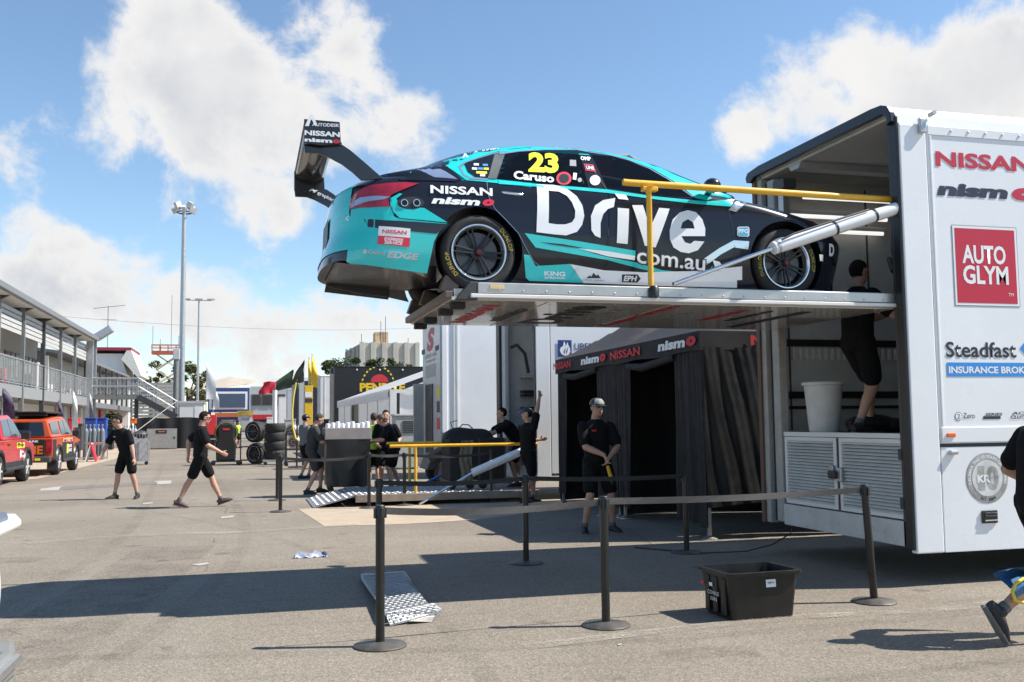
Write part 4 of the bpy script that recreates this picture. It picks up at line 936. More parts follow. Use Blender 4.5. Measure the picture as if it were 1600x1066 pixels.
LT_('1', SILV, trl, (ec.x-.10, TY0-.003, ec.z-.11), (1, 0, 0), (0, 0, 1), width=.07, height=.22, bold=.05, off=.007)
LT_('0', SILV, trl, (ec.x-.01, TY0-.003, ec.z-.11), (1, 0, 0), (0, 0, 1), width=.13, height=.22, bold=.04, off=.007)
LT_('KR', WHITEP, trl, (ec.x-.11, TY0-.003, ec.z-.04), (1, 0, 0), (0, 0, 1), width=.14, height=.07, bold=.05, off=.0085); LT_('Racing', GREYP, trl, (ec.x-.02, TY0-.003, ec.z-.02), (1, 0, .08), (0, 0, 1), width=.15, height=.035, shear=.3, off=.010)
# bin standing on the trailer floor
bn_ = T('waste_bin', 'white tapered plastic bin on the trailer floor above the louvred cabinet', 'bin', (5.98, 9.36, 1.342))
O('bin_body', M().lathe([(0, 0), (.150, 0), (.160, .02), (.20, .50), (.215, .505), (.215, .535), (.205, .535), (.195, .50), (.15, .03), (0, .03)], 28), mat('bin_plastic', (.62, .61, .59), .5, var=.06), bn_, smooth=True)
O('bin_rim', M().lathe([(.206, .50), (.222, .505), (.222, .53), (.206, .54)], 28), mat('bin_plastic', (.62, .61, .59)), bn_, smooth=True)
kb = T('equipment_bag', 'dark shapeless equipment bag on the trailer floor beside the white bin', 'bag', (6.3, 9.0, 1.342))
O('bag_body', M().ball((0, 0, .09), (.28, .22, .10), 14, 8).ball((.2, -.1, .07), (.18, .15, .08)), FABRIC, kb, smooth=True)
O('bag_strap', M().tube([(-.2, 0, .15), (-.3, -.1, .1), (-.36, -.15, .02)], .02, 8), BLACK, kb, smooth=True)
# ================================================================ people
def ik(a, b_, l1, l2, pole):
    d = b_-a; L = d.length; Lm = (l1+l2)*.999
    if L > Lm: b_ = a + d*(Lm/L); d = b_-a; L = Lm
    x = (l1*l1-l2*l2+L*L)/(2*L); h = math.sqrt(max(1e-6, l1*l1-x*x)); n = d/L
    p = pole - n*pole.dot(n); p = p.normalized() if p.length > 1e-5 else Vector((0, 0, 1))
    return a+n*x+p*h, b_
def limb(m, pts, rads, n=10):
    m.tube(pts, rads, n)
    for p, r in zip(pts, rads): m.ball(p, r*.99, 10, 7)
def remesh(o, vox, it=4):
    r = o.modifiers.new('remesh', 'REMESH'); r.mode = 'VOXEL'; r.voxel_size = vox; r.use_smooth_shade = True
    s = o.modifiers.new('smooth', 'SMOOTH'); s.factor = .5; s.iterations = it
def person(label, loc, rz, pelvis=(0, 0, .93), lean=0.0, leandir=None, feet=((-.1, 0, 0), (.1, 0, 0)), hands=((-.28, 0, .8), (.28, 0, .8)), look=0.0, tilt=0.0, h=1.78,
           shirt=CLOTH_T, shorts=CLOTH_S, hair='short', glasses=None, cap=None, vox=.012, toes=(0, 0), heel=(0, 0), fpitch=(None, None), group=None, skin=SKIN, elbow=None, knee=None, logo=True, long_hair=False, hand_dir=None, fold=.012, shorts_len=.80, shoes=SHOE, female=False):
    """offsets are world-aligned metres from loc (dx, dy, z); rz = facing; feet/hands = (person's left, person's right)"""
    root = T('person', label, 'person', loc, rz, group)
    Rz = Matrix.Rotation(-rz, 3, 'Z'); k = h/1.78
    def Lc(p): return Rz @ Vector(p)
    pv = Lc(pelvis); fwd = Vector((1, 0, 0)); left = Vector((0, 1, 0)); up = Vector((0, 0, 1))
    ld = Lc(leandir).normalized() if leandir else fwd
    sp = (up*math.cos(lean)+ld*math.sin(lean)).normalized(); sfw = left.cross(sp).normalized()
    sfw = (sfw*1.0); 
    def S_(t, f=0.0): return pv + sp*t*k + sfw*f*k
    neck = S_(.520); sh = [S_(.432)+left*.182*k, S_(.432)-left*.182*k]
    hip = [pv+left*.088*k-sp*.02*k, pv-left*.088*k-sp*.02*k]
    el = []; wr = []; kn = []; an = []
    for i in (0, 1):
        s = 1 if i == 0 else -1
        e_p = Lc(elbow[i]) if elbow and elbow[i] else (-sfw*.8+left*s*.5-up*.3)
        e, w = ik(sh[i], Lc(hands[i]), .295*k, .265*k, e_p); el.append(e); wr.append(w)
        ft = Lc(feet[i])+up*(.085+heel[i])*1.0
        k_p = Lc(knee[i]) if knee and knee[i] else fwd
        q, a = ik(hip[i], ft, .44*k, .43*k, k_p); kn.append(q); an.append(a)
    # ---- body: one continuous surface
    m = M(); w_ = .94 if female else 1.0
    tor = [(S_(-.10), (.10, .085)), (S_(-.03), (.150, .105)), (S_(.06), (.155, .11)), (S_(.17), (.138*w_, .098)), (S_(.29), (.155*w_, .112)), (S_(.39), (.178*w_, .115)), (S_(.445), (.165*w_, .092)), (S_(.485), (.105, .07)), (S_(.515), (.068, .062))]
    m.tube([p for p, r in tor], [(r[0]*k, r[1]*k) for p, r in tor], 16, flat=sfw)
    hd_f = (Matrix.Rotation(look, 3, sp) @ sfw); hd_u = (sp*.55+up*.45).normalized()
    hd_u = (hd_u*math.cos(tilt)+hd_f*math.sin(tilt)).normalized(); hs = hd_u.cross(hd_f).normalized(); hd_f = hs.cross(hd_u).normalized()
    hc = neck+hd_u*.148*k+hd_f*.028*k
    HM = Matrix((hd_f, hs, hd_u)).transposed().to_4x4(); HM.translation = hc
    m.tube([neck-sp*.05*k, neck+hd_u*.03*k, hc-hd_u*.06*k], [.070*k, .062*k, .058*k], 12)
    hm = M(); hm.ball((-.008, 0, .022), (.096, .076, .098), 16, 12).ball((.018, 0, -.045), (.068, .060, .068), 14, 10).ball((.040, 0, -.088), (.036, .036, .026), 10, 8)
    hm.tube([(.084, 0, .028), (.104, 0, -.016), (.086, 0, -.026)], [.010, .015, .012], 8).ball((.080, 0, -.055), (.014, .025, .011), 8, 6)
    hm.ball((.070, .030, .030), (.022, .026, .012), 8, 6).ball((.070, -.030, .030), (.022, .026, .012), 8, 6)
    for s in (-1, 1): hm.ball((-.005, s*.078, -.005), (.020, .010, .030), 8, 6)
    hm.v = [tuple(Vector(v)*k) for v in hm.v]; hm.xf(HM); m.add(hm.v, hm.f)
    for i in (0, 1):
        s = 1 if i == 0 else -1
        mid = sh[i].lerp(el[i], .45); limb(m, [sh[i], mid, el[i]], [.060*k, .054*k, .044*k])
        fm = el[i].lerp(wr[i], .3); limb(m, [el[i], fm, wr[i]], [.044*k, .045*k, .029*k])
        hdv = (wr[i]-el[i]).normalized()
        if hand_dir and hand_dir[i]: hdv = Lc(hand_dir[i]).normalized()
        inn = (-left*s + sfw*.15); inn = (inn-hdv*inn.dot(hdv)).normalized(); thumb = hdv.cross(inn)*s; 
        if thumb.dot(sfw+up*.2) < 0: thumb = -thumb
        palm_c = wr[i]+hdv*.05*k
        m.tube([wr[i]-hdv*.01, wr[i]+hdv*.03*k, wr[i]+hdv*.085*k], [(.026*k, .021*k), (.038*k, .019*k), (.041*k, .016*k)], 10, flat=inn)
        for j in range(4):
            b0 = wr[i]+hdv*.08*k+thumb*(.030-.020*j)*k; ln = (.072, .080, .075, .058)[j]*k
            b1 = b0+(hdv*.9+inn*.35).normalized()*ln*.5; b2 = b1+(hdv*.45+inn*.85).normalized()*ln*.5
            m.tube([b0, b1, b2], [.0105*k, .0098*k, .008*k], 7)
        t0 = wr[i]+hdv*.025*k+thumb*.03*k; t1 = t0+(hdv*.6+thumb*.75+inn*.2).normalized()*.04*k; t2 = t1+(hdv*.9+thumb*.2+inn*.3).normalized()*.032*k
        m.tube([t0, t1, t2], [.014*k, .0115*k, .009*k], 7)
        thm = hip[i].lerp(kn[i], .45); limb(m, [hip[i], thm, kn[i]], [.088*k, .078*k, .056*k])
        cf = kn[i].lerp(an[i], .32)-fwd*.012*k; limb(m, [kn[i], cf, kn[i].lerp(an[i], .75), an[i]], [.054*k, .057*k, .040*k, .036*k])
    body_ = O('body', m, skin, root, fix=False); remesh(body_, vox, 5)
    # ---- shirt
    m = M(); g = .017
    tt = [(S_(-.03), (.158, .125)), (S_(.05), (.160, .122)), (S_(.17), (.160*w_, .126)), (S_(.29), (.178*w_, .130)), (S_(.38), (.192*w_, .126)), (S_(.435), (.190*w_, .106)), (S_(.475), (.128*w_, .088)), (S_(.505), (.082, .074)), (S_(.522), (.070, .066))]
    m.tube([p for p, r in tt], [((r[0]+.006)*k, (r[1]+.006)*k) for p, r in tt], 18, flat=sfw)
    for i in (0, 1): limb(m, [sh[i]-sp*.005, sh[i].lerp(el[i], .35), sh[i].lerp(el[i], .72)], [.075*k, .076*k, .079*k])
    so_ = O('shirt', m, shirt, root, fix=False); remesh(so_, vox*1.15, 3)
    def folds(o, st):
        tex = bpy.data.textures.get('cloth_folds') or bpy.data.textures.new('cloth_folds', 'CLOUDS'); tex.noise_scale = .11; tex.noise_depth = 2
        d = o.modifiers.new('folds', 'DISPLACE'); d.texture = tex; d.strength = st; d.mid_level = .5; d.texture_coords = 'LOCAL'
    folds(so_, fold*1.1)
    # ---- shorts
    m = M(); st = [(S_(-.11), (.11, .10)), (S_(-.05), (.158, .122)), (S_(.02), (.163, .126)), (S_(.075), (.155, .118))]
    m.tube([p for p, r in st], [(r[0]*k, r[1]*k) for p, r in st], 16, flat=sfw)
    for i in (0, 1):
        a, b_ = hip[i], kn[i]; limb(m, [a, a.lerp(b_, .4), a.lerp(b_, shorts_len)], [.106*k, .104*k, .098*k])
    sh_ = O('shorts', m, shorts, root, fix=False); remesh(sh_, vox*1.2, 3); folds(sh_, fold*1.3)
    # ---- shoes
    for i in (0, 1):
        a = an[i]; ya = toes[i]; f_ = Matrix.Rotation(ya, 3, 'Z') @ fwd; pit = heel[i]*2.8
        if isinstance(heel[i], (int, float)) and heel[i] < 0: pit = heel[i]*2.8
        if fpitch[i] is not None: pit = fpitch[i]
        ff = (f_*math.cos(pit)-up*math.sin(pit)).normalized(); uu = ff.cross(Matrix.Rotation(ya, 3, 'Z') @ left); uu = uu if uu.z > 0 else -uu
        b0 = a-uu*.045*k
        m = M(); pts = [b0-ff*.075*k, b0-ff*.03*k+uu*.012, b0+ff*.06*k, b0+ff*.13*k-uu*.012, b0+ff*.185*k-uu*.022]
        m.tube(pts, [(.034*k, .040*k), (.042*k, .052*k), (.045*k, .044*k), (.048*k, .034*k), (.030*k, .018*k)], 12, flat=uu)
        m.tube([a-uu*.03, a+uu*.02], [.047*k, .042*k], 10)
        shoe = O('shoe', m, shoes, root, smooth=60, fix=False)
        sm_ = M(); sm_.tube([b0-ff*.085*k-uu*.036*k, b0+ff*.0*k-uu*.036*k, b0+ff*.13*k-uu*.036*k, b0+ff*.20*k-uu*.030*k], [(.034*k, .012), (.040*k, .012), (.050*k, .012), (.030*k, .008)], 12, flat=uu)
        O('sole', sm_, mat('grey_sole', (.16, .16, .16), .7) if shoes is SHOE else DARK, shoe, smooth=60, fix=False)
        O('sock', M().tube([a-uu*.01, a+(kn[i]-a).normalized()*.055*k], [.043*k, .041*k], 10), mat('sock_grey', (.12, .12, .12), .9), root, smooth=True)
    # ---- head details
    hl = bpy.data.objects.new('head_details', None)
    def Hm(name, mm, material, par=root, **kw):
        mm.v = [tuple(Vector(v)*k) for v in mm.v]; mm.xf(HM); return O(name, mm, material, par, fix=False, **kw)
    hmat = hair if not isinstance(hair, str) else HAIR
    if hair != 'none':
        mm = M().ball((-.011, 0, .028), (.1005, .0815, .1015), 22, 16); o = []
        for v in mm.v:
            x, y, z = v
            if (x > .035 and z < .072) or (x > -.015 and z < .03 and not long_hair) or z < -.045: o.append((x*.82, y*.8, z*.8+.006))
            else: o.append(v)
        mm.v = o
        if long_hair: mm.ball((-.085, 0, -.02), (.05, .05, .06)).ball((-.06, 0, -.06), (.045, .06, .06))
        ho = Hm('hair', mm, hmat, smooth=True)
    for s in (-1, 1): Hm('eye', M().ball((.079, s*.031, .012), (.008, .013, .006), 8, 6), mat('eye_dark', (.03, .02, .02), .3), smooth=True)
    Hm('mouth', M().ball((.088, 0, -.056), (.006, .024, .004), 8, 6), mat('lip', (.30, .12, .10), .5), smooth=True)
    if glasses:
        gm = M()
        for s in (-1, 1): gm.ball((.090, s*.032, .012), (.010, .030, .019), 10, 8)
        gm.bar((.098, -.02, .018), (.098, .02, .018), .006, .006)
        go = Hm('sunglasses', gm, glasses, smooth=60)
        for s in (-1, 1): Hm('temple', M().bar((.085, s*.060, .016), (-.01, s*.082, .018), .004, .008), BLACK, go)
    if cap:
        cm = M().ball((-.006, 0, .045), (.112, .092, .088), 20, 12); cm.v = [(x, y, max(z, .040)) for x, y, z in cm.v]
        co = Hm('cap', cm, cap[0], smooth=60)
        if len(cap) > 2: Hm('cap_front', M().grid(lambda u, v: (lambda a, e: (-.006+.1145*math.cos(e)*math.cos(a), .0945*math.cos(e)*math.sin(a), .045+.0905*math.sin(e)))((u-.5)*1.9, .02+.95*v), 10, 6), cap[2], co, smooth=True)
        Hm('cap_peak', M().grid(lambda u, v: (.085+.085*u*math.cos((v-.5)*2.2), .085*math.sin((v-.5)*2.4)*(1-.15*u), .046-.018*u-.02*abs(v-.5)), 5, 10), cap[1], co, smooth=True).modifiers.new('t', 'SOLIDIFY').thickness = .006
    if logo:
        cc = S_(.38, .133)-left*.07*k
        lm = M().b(-.001, .001, -.032, .032, -.012, .012); R3 = Matrix((sfw, left, sp)).transposed().to_4x4(); R3.translation = cc; lm.xf(R3); O('chest_logo', lm, REDP if logo == 'red' else GREYP, root)
    root['_hands'] = 0; del root['_hands']
    return root, dict(wr=wr, el=el, neck=neck, hc=hc, an=an)
GLS = mat('sunglass_lens', (.01, .01, .012), .1, var=0, coat=.6); GLB = mat('blue_mirror_lens', (.03, .28, .62), .12, metal=.6, var=0)
WALKSHOE = mat('maroon_black_shoe', (.06, .022, .026), .6, var=.4, scale=20)
STUBBLE = mat('cropped_hair', (.05, .034, .026), .8, var=.3, scale=40)

# man walking to the right across the lane
person('man in black shirt and sunglasses striding right across the open lane', (-.80, 18.95, 0), .12, pelvis=(0, 0, .945), lean=.04, feet=((.38, .08, .02), (-.36, -.06, .0)), heel=(.0, .04), fpitch=(-.30, .25), hands=((-.22, .24, .93), (.37, -.22, .99)), h=1.80,
       glasses=GLS, shoes=WALKSHOE, logo='red', vox=.010, look=0, tilt=.12)
# man bending with one arm held low
person('man in black shirt leaning left with one arm reaching low', (-2.40, 21.65, 0), math.radians(232), pelvis=(.05, .02, .945), lean=.30, leandir=(-.85, -.3, 0), feet=((.27, .0, 0), (-.17, .02, 0)), hands=((.22, -.22, .80), (-.52, -.10, .72)),
       glasses=GLS, vox=.011, look=-.45, tilt=.02, h=1.76, toes=(.5, -.5), elbow=((.5, .1, 0), (-.3, .5, -.2)), logo='grey')
# cap man standing in the tent's shade
guy, gi = person('man in white-front cap and blue mirrored sunglasses standing with hands clasped', (4.57, 12.62, 0), -PI/2-.05, pelvis=(0, 0, .965), feet=((.21, .0, 0), (-.19, .0, 0)), hands=((.075, -.27, 1.00), (.0, -.29, 1.04)), h=1.86,
       glasses=GLB, cap=(BLACK, BLACK, mat('white_cap_front', (.26, .26, .26), .8, var=.3, scale=30)), vox=.010, look=.25, toes=(.25, -.25), elbow=((.8, .3, -.2), (-.8, .3, -.2)), hand_dir=((-.5, -.1, -.8), (.35, -.1, -.9)), logo='red')
td = T('torch', 'yellow handheld tool hanging from the clasped hands of the capped man', 'torch', (4.64, 12.34, .80))
O('torch_body', M().tube([(-.02, 0, .10), (.0, 0, .02), (.04, 0, -.10)], [.022, .026, .030], 12), YELLOW, td, smooth=True); O('torch_head', M().tube([(.04, 0, -.10), (.052, 0, -.145)], [.032, .026], 12), BLACK, td, smooth=True)
# man working inside the trailer
tm, ti = person('dark-haired man in black standing inside the open trailer behind the lift deck', (6.03, 8.78, 1.345), .25, pelvis=(0, 0, .94), lean=.05, feet=((.19, .12, 0), (-.10, -.10, 0)), hands=((.42, .05, 1.22), (.40, -.18, 1.20)), h=1.87, vox=.012, look=-.1)
tray = T('clipboard_tray', 'pale flat tray held by the man inside the trailer', 'tray', (6.55, 8.70, 2.58))
O('tray_base', M().b(-.16, .2, -.22, .22, 0, .012), WHITE2, tray, bevel=.003); O('tray_lip', M().b(-.16, .2, -.225, -.215, .012, .05).b(-.16, .2, .215, .225, .012, .05), WHITE2, tray)
# trolley crew on the lowered ramp
person('man in dark polo pushing the covered trolley from its left side', (1.32, 20.75, .05), .10, pelvis=(-.02, 0, .90), lean=.14, feet=((.17, .12, .02), (-.10, -.06, .0)), hands=((.42, .14, 1.08), (.40, -.12, 1.06)), h=1.74, vox=.011, hair=STUBBLE, shirt=mat('charcoal_polo', (.035, .035, .035), .85, var=.2, bump=.25, bscale=25), shorts=mat('charcoal_shorts', (.035, .034, .033), .85, var=.2), tilt=.35)
person('woman with tied brown hair bending over the right end of the covered trolley', (2.98, 20.85, .08), PI-.25, pelvis=(.06, .05, .90), lean=.40, leandir=(-1, -.25, 0), feet=((-.02, -.16, 0), (.20, .16, 0)), hands=((-.45, -.16, 1.02), (-.40, .16, 1.04)), h=1.72, vox=.011, hair=mat('brown_hair', (.06, .03, .018), .6, var=.3, scale=30), long_hair=True, female=True, tilt=.35, elbow=((.3, -.6, -.4), (.3, .6, -.4)))
person('man in a lime hi-vis vest half hidden behind the covered trolley', (2.78, 22.3, .0), PI/2, pelvis=(0, 0, .93), hands=((-.28, .1, .85), (.28, .1, .85)), shirt=HIVIS, vox=.016, h=1.78, hair=STUBBLE, logo=None)
person('dark-haired man in black looking over from behind the woman', (3.02, 22.1, .0), -PI/2-.2, pelvis=(0, 0, .96), hands=((.2, -.2, 1.0), (-.2, -.2, 1.0)), feet=((.1, 0, 0), (-.1, 0, 0)), vox=.016, h=1.84, logo=None)
person('man in grey shirt and dark cap standing among the wheel rims', (1.55, 27.5, .0), .5, hands=((.2, .3, 1.1), (.3, -.1, 1.1)), shirt=mat('grey_marl_shirt', (.13, .14, .15), .85), cap=(BLACK, BLACK), vox=.016, h=1.82, logo=None)
# two men by the second transporter's lowered lift
person('man in black leaning forward with both arms on the equipment cart', (5.10, 19.15, .20), PI-.05, pelvis=(.20, 0, .90), lean=.72, leandir=(-1, 0, 0), feet=((.10, -.15, 0), (.34, .15, 0)), hands=((-.72, -.20, .90), (-.72, .2, .90)), h=1.80, vox=.011, tilt=-.55, elbow=((.2, -.5, -.5), (.2, .5, -.5)), logo=None)
person('man in black cap reaching one arm up beside the black tent', (5.02, 17.55, .0), .35, pelvis=(0, 0, .94), hands=((.30, .25, 1.15), (.22, -.12, 2.05)), feet=((.10, .1, 0), (-.12, -.08, 0)), h=1.80, vox=.011, cap=(BLACK, mat('blue_cap_peak', (.03, .05, .35), .6)), tilt=-.1, elbow=(None, (-.2, -.9, .2)), hand_dir=(None, (.1, 0, 1)), logo=None, look=2.5)
# ================================================================ belt barrier posts
def make_stanchion(label, base, to=None, tilt=0.0, h=.94, group='belt barrier posts', sag=.05, beltmat=None, to2=None):
    r = T('stanchion', label, 'barrier post', (base[0], base[1], 0), 0, group)
    O('base', M().lathe([(0, 0), (.178, 0), (.180, .008), (.172, .016), (.10, .026), (.045, .034), (0, .034)], 36), mat('worn_black_base', (.085, .078, .07), .55, metal=.3, var=.35, dirt=.3), r, smooth=40)
    top = Vector((tilt, 0, h))
    O('post', M().tube([(0, 0, .03), top*.93], .031, 18), mat('gloss_black_tube', (.014, .014, .014), .3, var=.2), r, smooth=40)
    O('head', M().tube([top*.925, top*.99, top], [.034, .034, .028], 18), BLACK, r, smooth=40)
    for a in range(4): O('belt_slot', M().b(-.012, .012, .032, .045, -.055, .015).xf(Matrix.Translation(top*.965) @ Matrix.Rotation(a*PI/2+.3, 4, 'Z')), BLACK, r, bevel=.003)
    for t_ in (to, to2):
        if t_ is None: continue
        d = Vector((t_[0]-base[0]+(t_[3] if len(t_) > 3 else 0), t_[1]-base[1], t_[2])); a = top*.96; b_ = d
        m = M(); n = 14
        m.grid(lambda u, v: a.lerp(b_, u) + Vector((0, 0, -.024+.048*v - sag*4*u*(1-u))) + Vector((-(b_-a).normalized().y, (b_-a).normalized().x, 0))*.004*math.sin(9*u+2*v), n, 1)
        bo_ = O('belt', m, beltmat or mat('grey_black_webbing', (.035, .034, .034), .75, var=.15, scale=30), r); bo_.modifiers.new('t', 'SOLIDIFY').thickness = .003
    return r
p1, p2, p3 = (.886, 6.774), (2.557, 6.925), (4.947, 7.119)
b0, b1, b2 = (1.29, 9.95), (2.864, 10.143), (4.803, 10.354)
GB = mat('faded_webbing', (.075, .070, .068), .75, var=.12, scale=30)
make_stanchion('nearest black belt post, left of the three in the front row', p1, (p2[0], p2[1], .90), beltmat=GB, sag=.035)
make_stanchion('front-row black belt post in the middle, left of the black tub', p2, (p3[0]-.03, p3[1], .91), beltmat=GB, sag=.02)
make_stanchion('leaning black belt post in front of the louvred cabinet', p3, tilt=-.05, h=.95)
make_stanchion('black belt post half hidden directly behind the nearest post', b0, (b1[0], b1[1], .89), sag=.03)
make_stanchion('black belt post at the shadow edge, middle of the second row', b1, (b2[0], b2[1], .86), h=.93, sag=.02)
make_stanchion('black belt post in deep shade by the draped tent side', b2, h=.88)
c6, c7, cC, c9, c8 = (.579, 17.42), (.60, 20.0), (2.10, 17.55), (2.779, 17.883), (4.416, 17.953)
make_stanchion('front black belt post of the pair left of the chequer ramp', c6, (cC[0], cC[1], .91), h=.95)
make_stanchion('rear black belt post of the pair left of the chequer ramp', c7, h=.95)
make_stanchion('distant belt post directly behind the covered trolley end', cC, (c9[0], c9[1], .91), h=.97, sag=.02)
make_stanchion('belt post beside the yellow rail end of the lowered lift', c9, (c8[0], c8[1], .91), h=.95)
make_stanchion('belt post in front of the black equipment cart', c8, h=.98)

# ================================================================ black tub
A_, B_, C_ = G(1145, 971), G(1242, 963), G(1115, 955)
u_ = (B_-A_); ang = math.atan2(u_.y, u_.x); tw = u_.length; v_ = C_-A_; td_ = abs(-math.sin(ang)*v_.x+math.cos(ang)*v_.y)
cen = A_+Vector((math.cos(ang), math.sin(ang), 0))*tw/2+Vector((-math.sin(ang), math.cos(ang), 0))*td_/2
tub = T('storage_tub', 'empty black plastic storage tub with white label on the asphalt', 'tub', (cen.x, cen.y, 0), ang)
TUBM = mat('tub_plastic', (.009, .009, .009), .42, var=.2, scale=12)
def tubring(hw, hd, z, r=.05, n=6):
    o = []
    for (sx, sy, a0) in ((1, 1, 0), (-1, 1, PI/2), (-1, -1, PI), (1, -1, 1.5*PI)):
        for k in range(n+1): a = a0+PI/2*k/n; o.append((sx*(hw-r)+r*math.cos(a), sy*(hd-r)+r*math.sin(a), z))
    return o
th = .355; hw, hd = tw/2, td_/2
rings = [tubring(hw-.03, hd-.03, 0, .03), tubring(hw, hd, .004, .04), tubring(hw+.028, hd+.028, th-.03, .04), tubring(hw+.055, hd+.055, th-.028, .05), tubring(hw+.058, hd+.058, th-.004, .05), tubring(hw+.05, hd+.05, th, .05), tubring(hw+.022, hd+.022, th-.002, .04), tubring(hw-.004, hd-.004, .02, .035), tubring(hw-.04, hd-.04, .016, .03)]
m = M(); nn_ = len(rings[0]); m.v = [v for R in rings for v in R]
m.f = [(j*nn_+k, j*nn_+(k+1) % nn_, (j+1)*nn_+(k+1) % nn_, (j+1)*nn_+k) for j in range(len(rings)-1) for k in range(nn_)] + [tuple(reversed(range(nn_))), tuple((len(rings)-1)*nn_+k for k in range(nn_))]
O('tub_body', m, TUBM, tub, smooth=35)
for yy in (-.12, 0, .12): O('end_rib', M().b(-hw-.035, -hw-.012, yy-.03, yy+.03, .03, th-.05), TUBM, tub, bevel=.008)
lf = (0, -1, 0)
lab = plate(WHITEP, tub, (hw*.03, -hd-.026, .235), (1, 0, 0), (0, .07, 1), .085, .083, .003, 'label')
lettering('RACE TEAM', BLACKP, lab, (hw*.03+.02, -hd-.0295, .295), (1, 0, 0), (0, .07, 1), width=.045, height=.007); lettering('UNIT 14', BLACKP, lab, (hw*.03+.014, -hd-.0285, .262), (1, 0, 0), (0, .07, 1), width=.055, height=.012, bold=.04)
ex = -hw-.037
lettering('COVALE', WHITEP, tub, (ex, .09, .165), (0, -1, 0), (-.05, 0, 1), width=.17, height=.030, off=.006); lettering('FAN', WHITEP, tub, (ex, .045, .120), (0, -1, 0), (-.05, 0, 1), width=.09, height=.030, off=.006)
plate(WHITEP, tub, (ex, .065, .225), (0, -1, 0), (-.05, 0, 1), .05, .028, .006, 'label'); O('red_tag', M().b(-hw-.045, -hw-.036, hd-.05, hd-.01, .22, .245), RED, tub)

# ================================================================ loose chequer plate ramp, cloth
def rg(x, y, z=0): return G(380+x/3.27, 740+y/3.27, z)
rp0 = G(627, 935); ramp = T('ramp_plate', 'loose bent chequer plate ramp lying on the shaded asphalt', 'ramp plate', (rp0.x, rp0.y, 0))
def slab(pts, th_): 
    m = M(); n = len(pts); m.v = [tuple(p) for p in pts]+[(p[0], p[1], p[2]-th_) for p in pts]
    m.f = [tuple(range(n)), tuple(reversed(range(n, 2*n)))]+[(i, (i+1) % n, n+(i+1) % n, n+i) for i in range(n)]; return m
OW('main_plate', slab([rg(600, 512, .05), rg(825, 498, .06), rg(857, 545, .06), rg(832, 548, .06), rg(947, 664, .10), rg(724, 712, .09), rg(605, 540, .05)], .012), CHEQ, ramp)
OW('lip_plate', slab([rg(724, 712, .095), rg(975, 662, .105), rg(1022, 698, .06), rg(985, 712, .055), rg(750, 772, .015)], .012), CHEQ, ramp)
OW('lip_side', slab([rg(850, 752, .03), rg(990, 712, .05), rg(992, 745, .005), rg(970, 758, .004), rg(850, 762, .004)], .003), ALU, ramp)
qd = M()
a0, a1, a2, a3 = rg(725, 710, .099), rg(970, 664, .109), rg(1005, 694, .072), rg(748, 768, .02)
for i in range(16):
    for j in range(4):
        u, v = (i+.5)/16, (j+.5)/4; p = a0.lerp(a1, u).lerp(a3.lerp(a2, u), v); s_ = 1 if (i+j) % 2 else -1
        qd.tube([p+Vector((-.014, -.006*s_, .001)), p+Vector((.014, .006*s_, .001))], .004, 6)
e0, e1, e2, e3 = rg(608, 520, .054), rg(820, 503, .064), rg(940, 664, .104), rg(722, 706, .094)
for i in range(14):
    for j in range(22):
        u, v = (i+.5)/14, (j+.5)/22; p = e0.lerp(e1, u).lerp(e3.lerp(e2, u), v); s_ = 1 if (i+j) % 2 else -1
        qd.tube([p+Vector((-.014, -.008*s_, .001)), p+Vector((.014, .008*s_, .001))], .004, 6)
tb = OW('tread_bars', qd, mat('tread_grey', (.33, .335, .34), .5, metal=.4, var=.15), ramp); tb['kind'] = 'stuff'
cp = G(485, 871); cl = T('crumpled_cloth', 'small crumpled blue and white cloth lying alone on sunny asphalt', 'cloth', (cp.x, cp.y, 0), .1)
random.seed(3); m = M()
m.grid(lambda u, v: (-.18+.36*u+.01*math.sin(9*v), -.05+.10*v+.015*math.sin(11*u), max(.004, .045*math.sin(PI*v)*(1-.3*math.cos(14*u))+.018*math.sin(23*u+9*v))), 26, 10)
O('cloth_fold', m, mat('blue_white_cloth', (.42, .46, .58), .8, var=.35, scale=18), cl, smooth=True)
O('cloth_end', M().ball((.155, 0, .028), (.04, .05, .03)), mat('navy_cloth', (.03, .04, .09), .8), cl, smooth=True)

# ================================================================ parked cart at the left edge
ct = T('utility_cart', 'white utility cart corner cut by the left picture edge', 'cart', (-1.15, 3.95, 0))
CW = mat('cart_white', (.72, .74, .68), .35, var=.04, coat=.3)
OW('cargo_tray', M().prism([(-1.9, 3.2), (-.93, 3.72), (-.852, 3.80), (-.862, 4.35), (-.93, 4.6), (-1.9, 4.8)], 1.10, 1.135, 'xy'), CW, ct, bevel=.012)
OW('tray_mat', M().prism([(-1.85, 3.3), (-.96, 3.78), (-.90, 3.84), (-.90, 4.3), (-.96, 4.55), (-1.85, 4.7)], 1.1365, 1.146, 'xy'), mat('blue_grey_rubber', (.12, .14, .18), .8), ct)
OW('body_shell', M().grid(lambda u, v: (-.93+.075*math.sin(PI*(.12+.72*u))-.30*abs(v-.5)**2-.03, 3.75+.65*v, .68+.41*(1-u)), 14, 10), CW, ct, smooth=True)
OW('body_front', M().b(-1.9, -.93, 3.55, 3.74, .5, 1.09), CW, ct, bevel=.05)
STP = mat('grey_step_plastic', (.16, .165, .165), .6, var=.1)
stp = OW('step_board', M().prism([(-1.9, 3.2), (-.88, 3.3), (-.805, 3.45), (-.79, 3.95), (-.84, 4.2), (-1.9, 4.3)], .60, .69, 'xy'), STP, ct, bevel=.02)
for k in range(6): OW('step_rib', M().b(-1.8, -.84, 3.40+k*.11, 3.44+k*.11, .691, .702), STP, stp, bevel=.004)
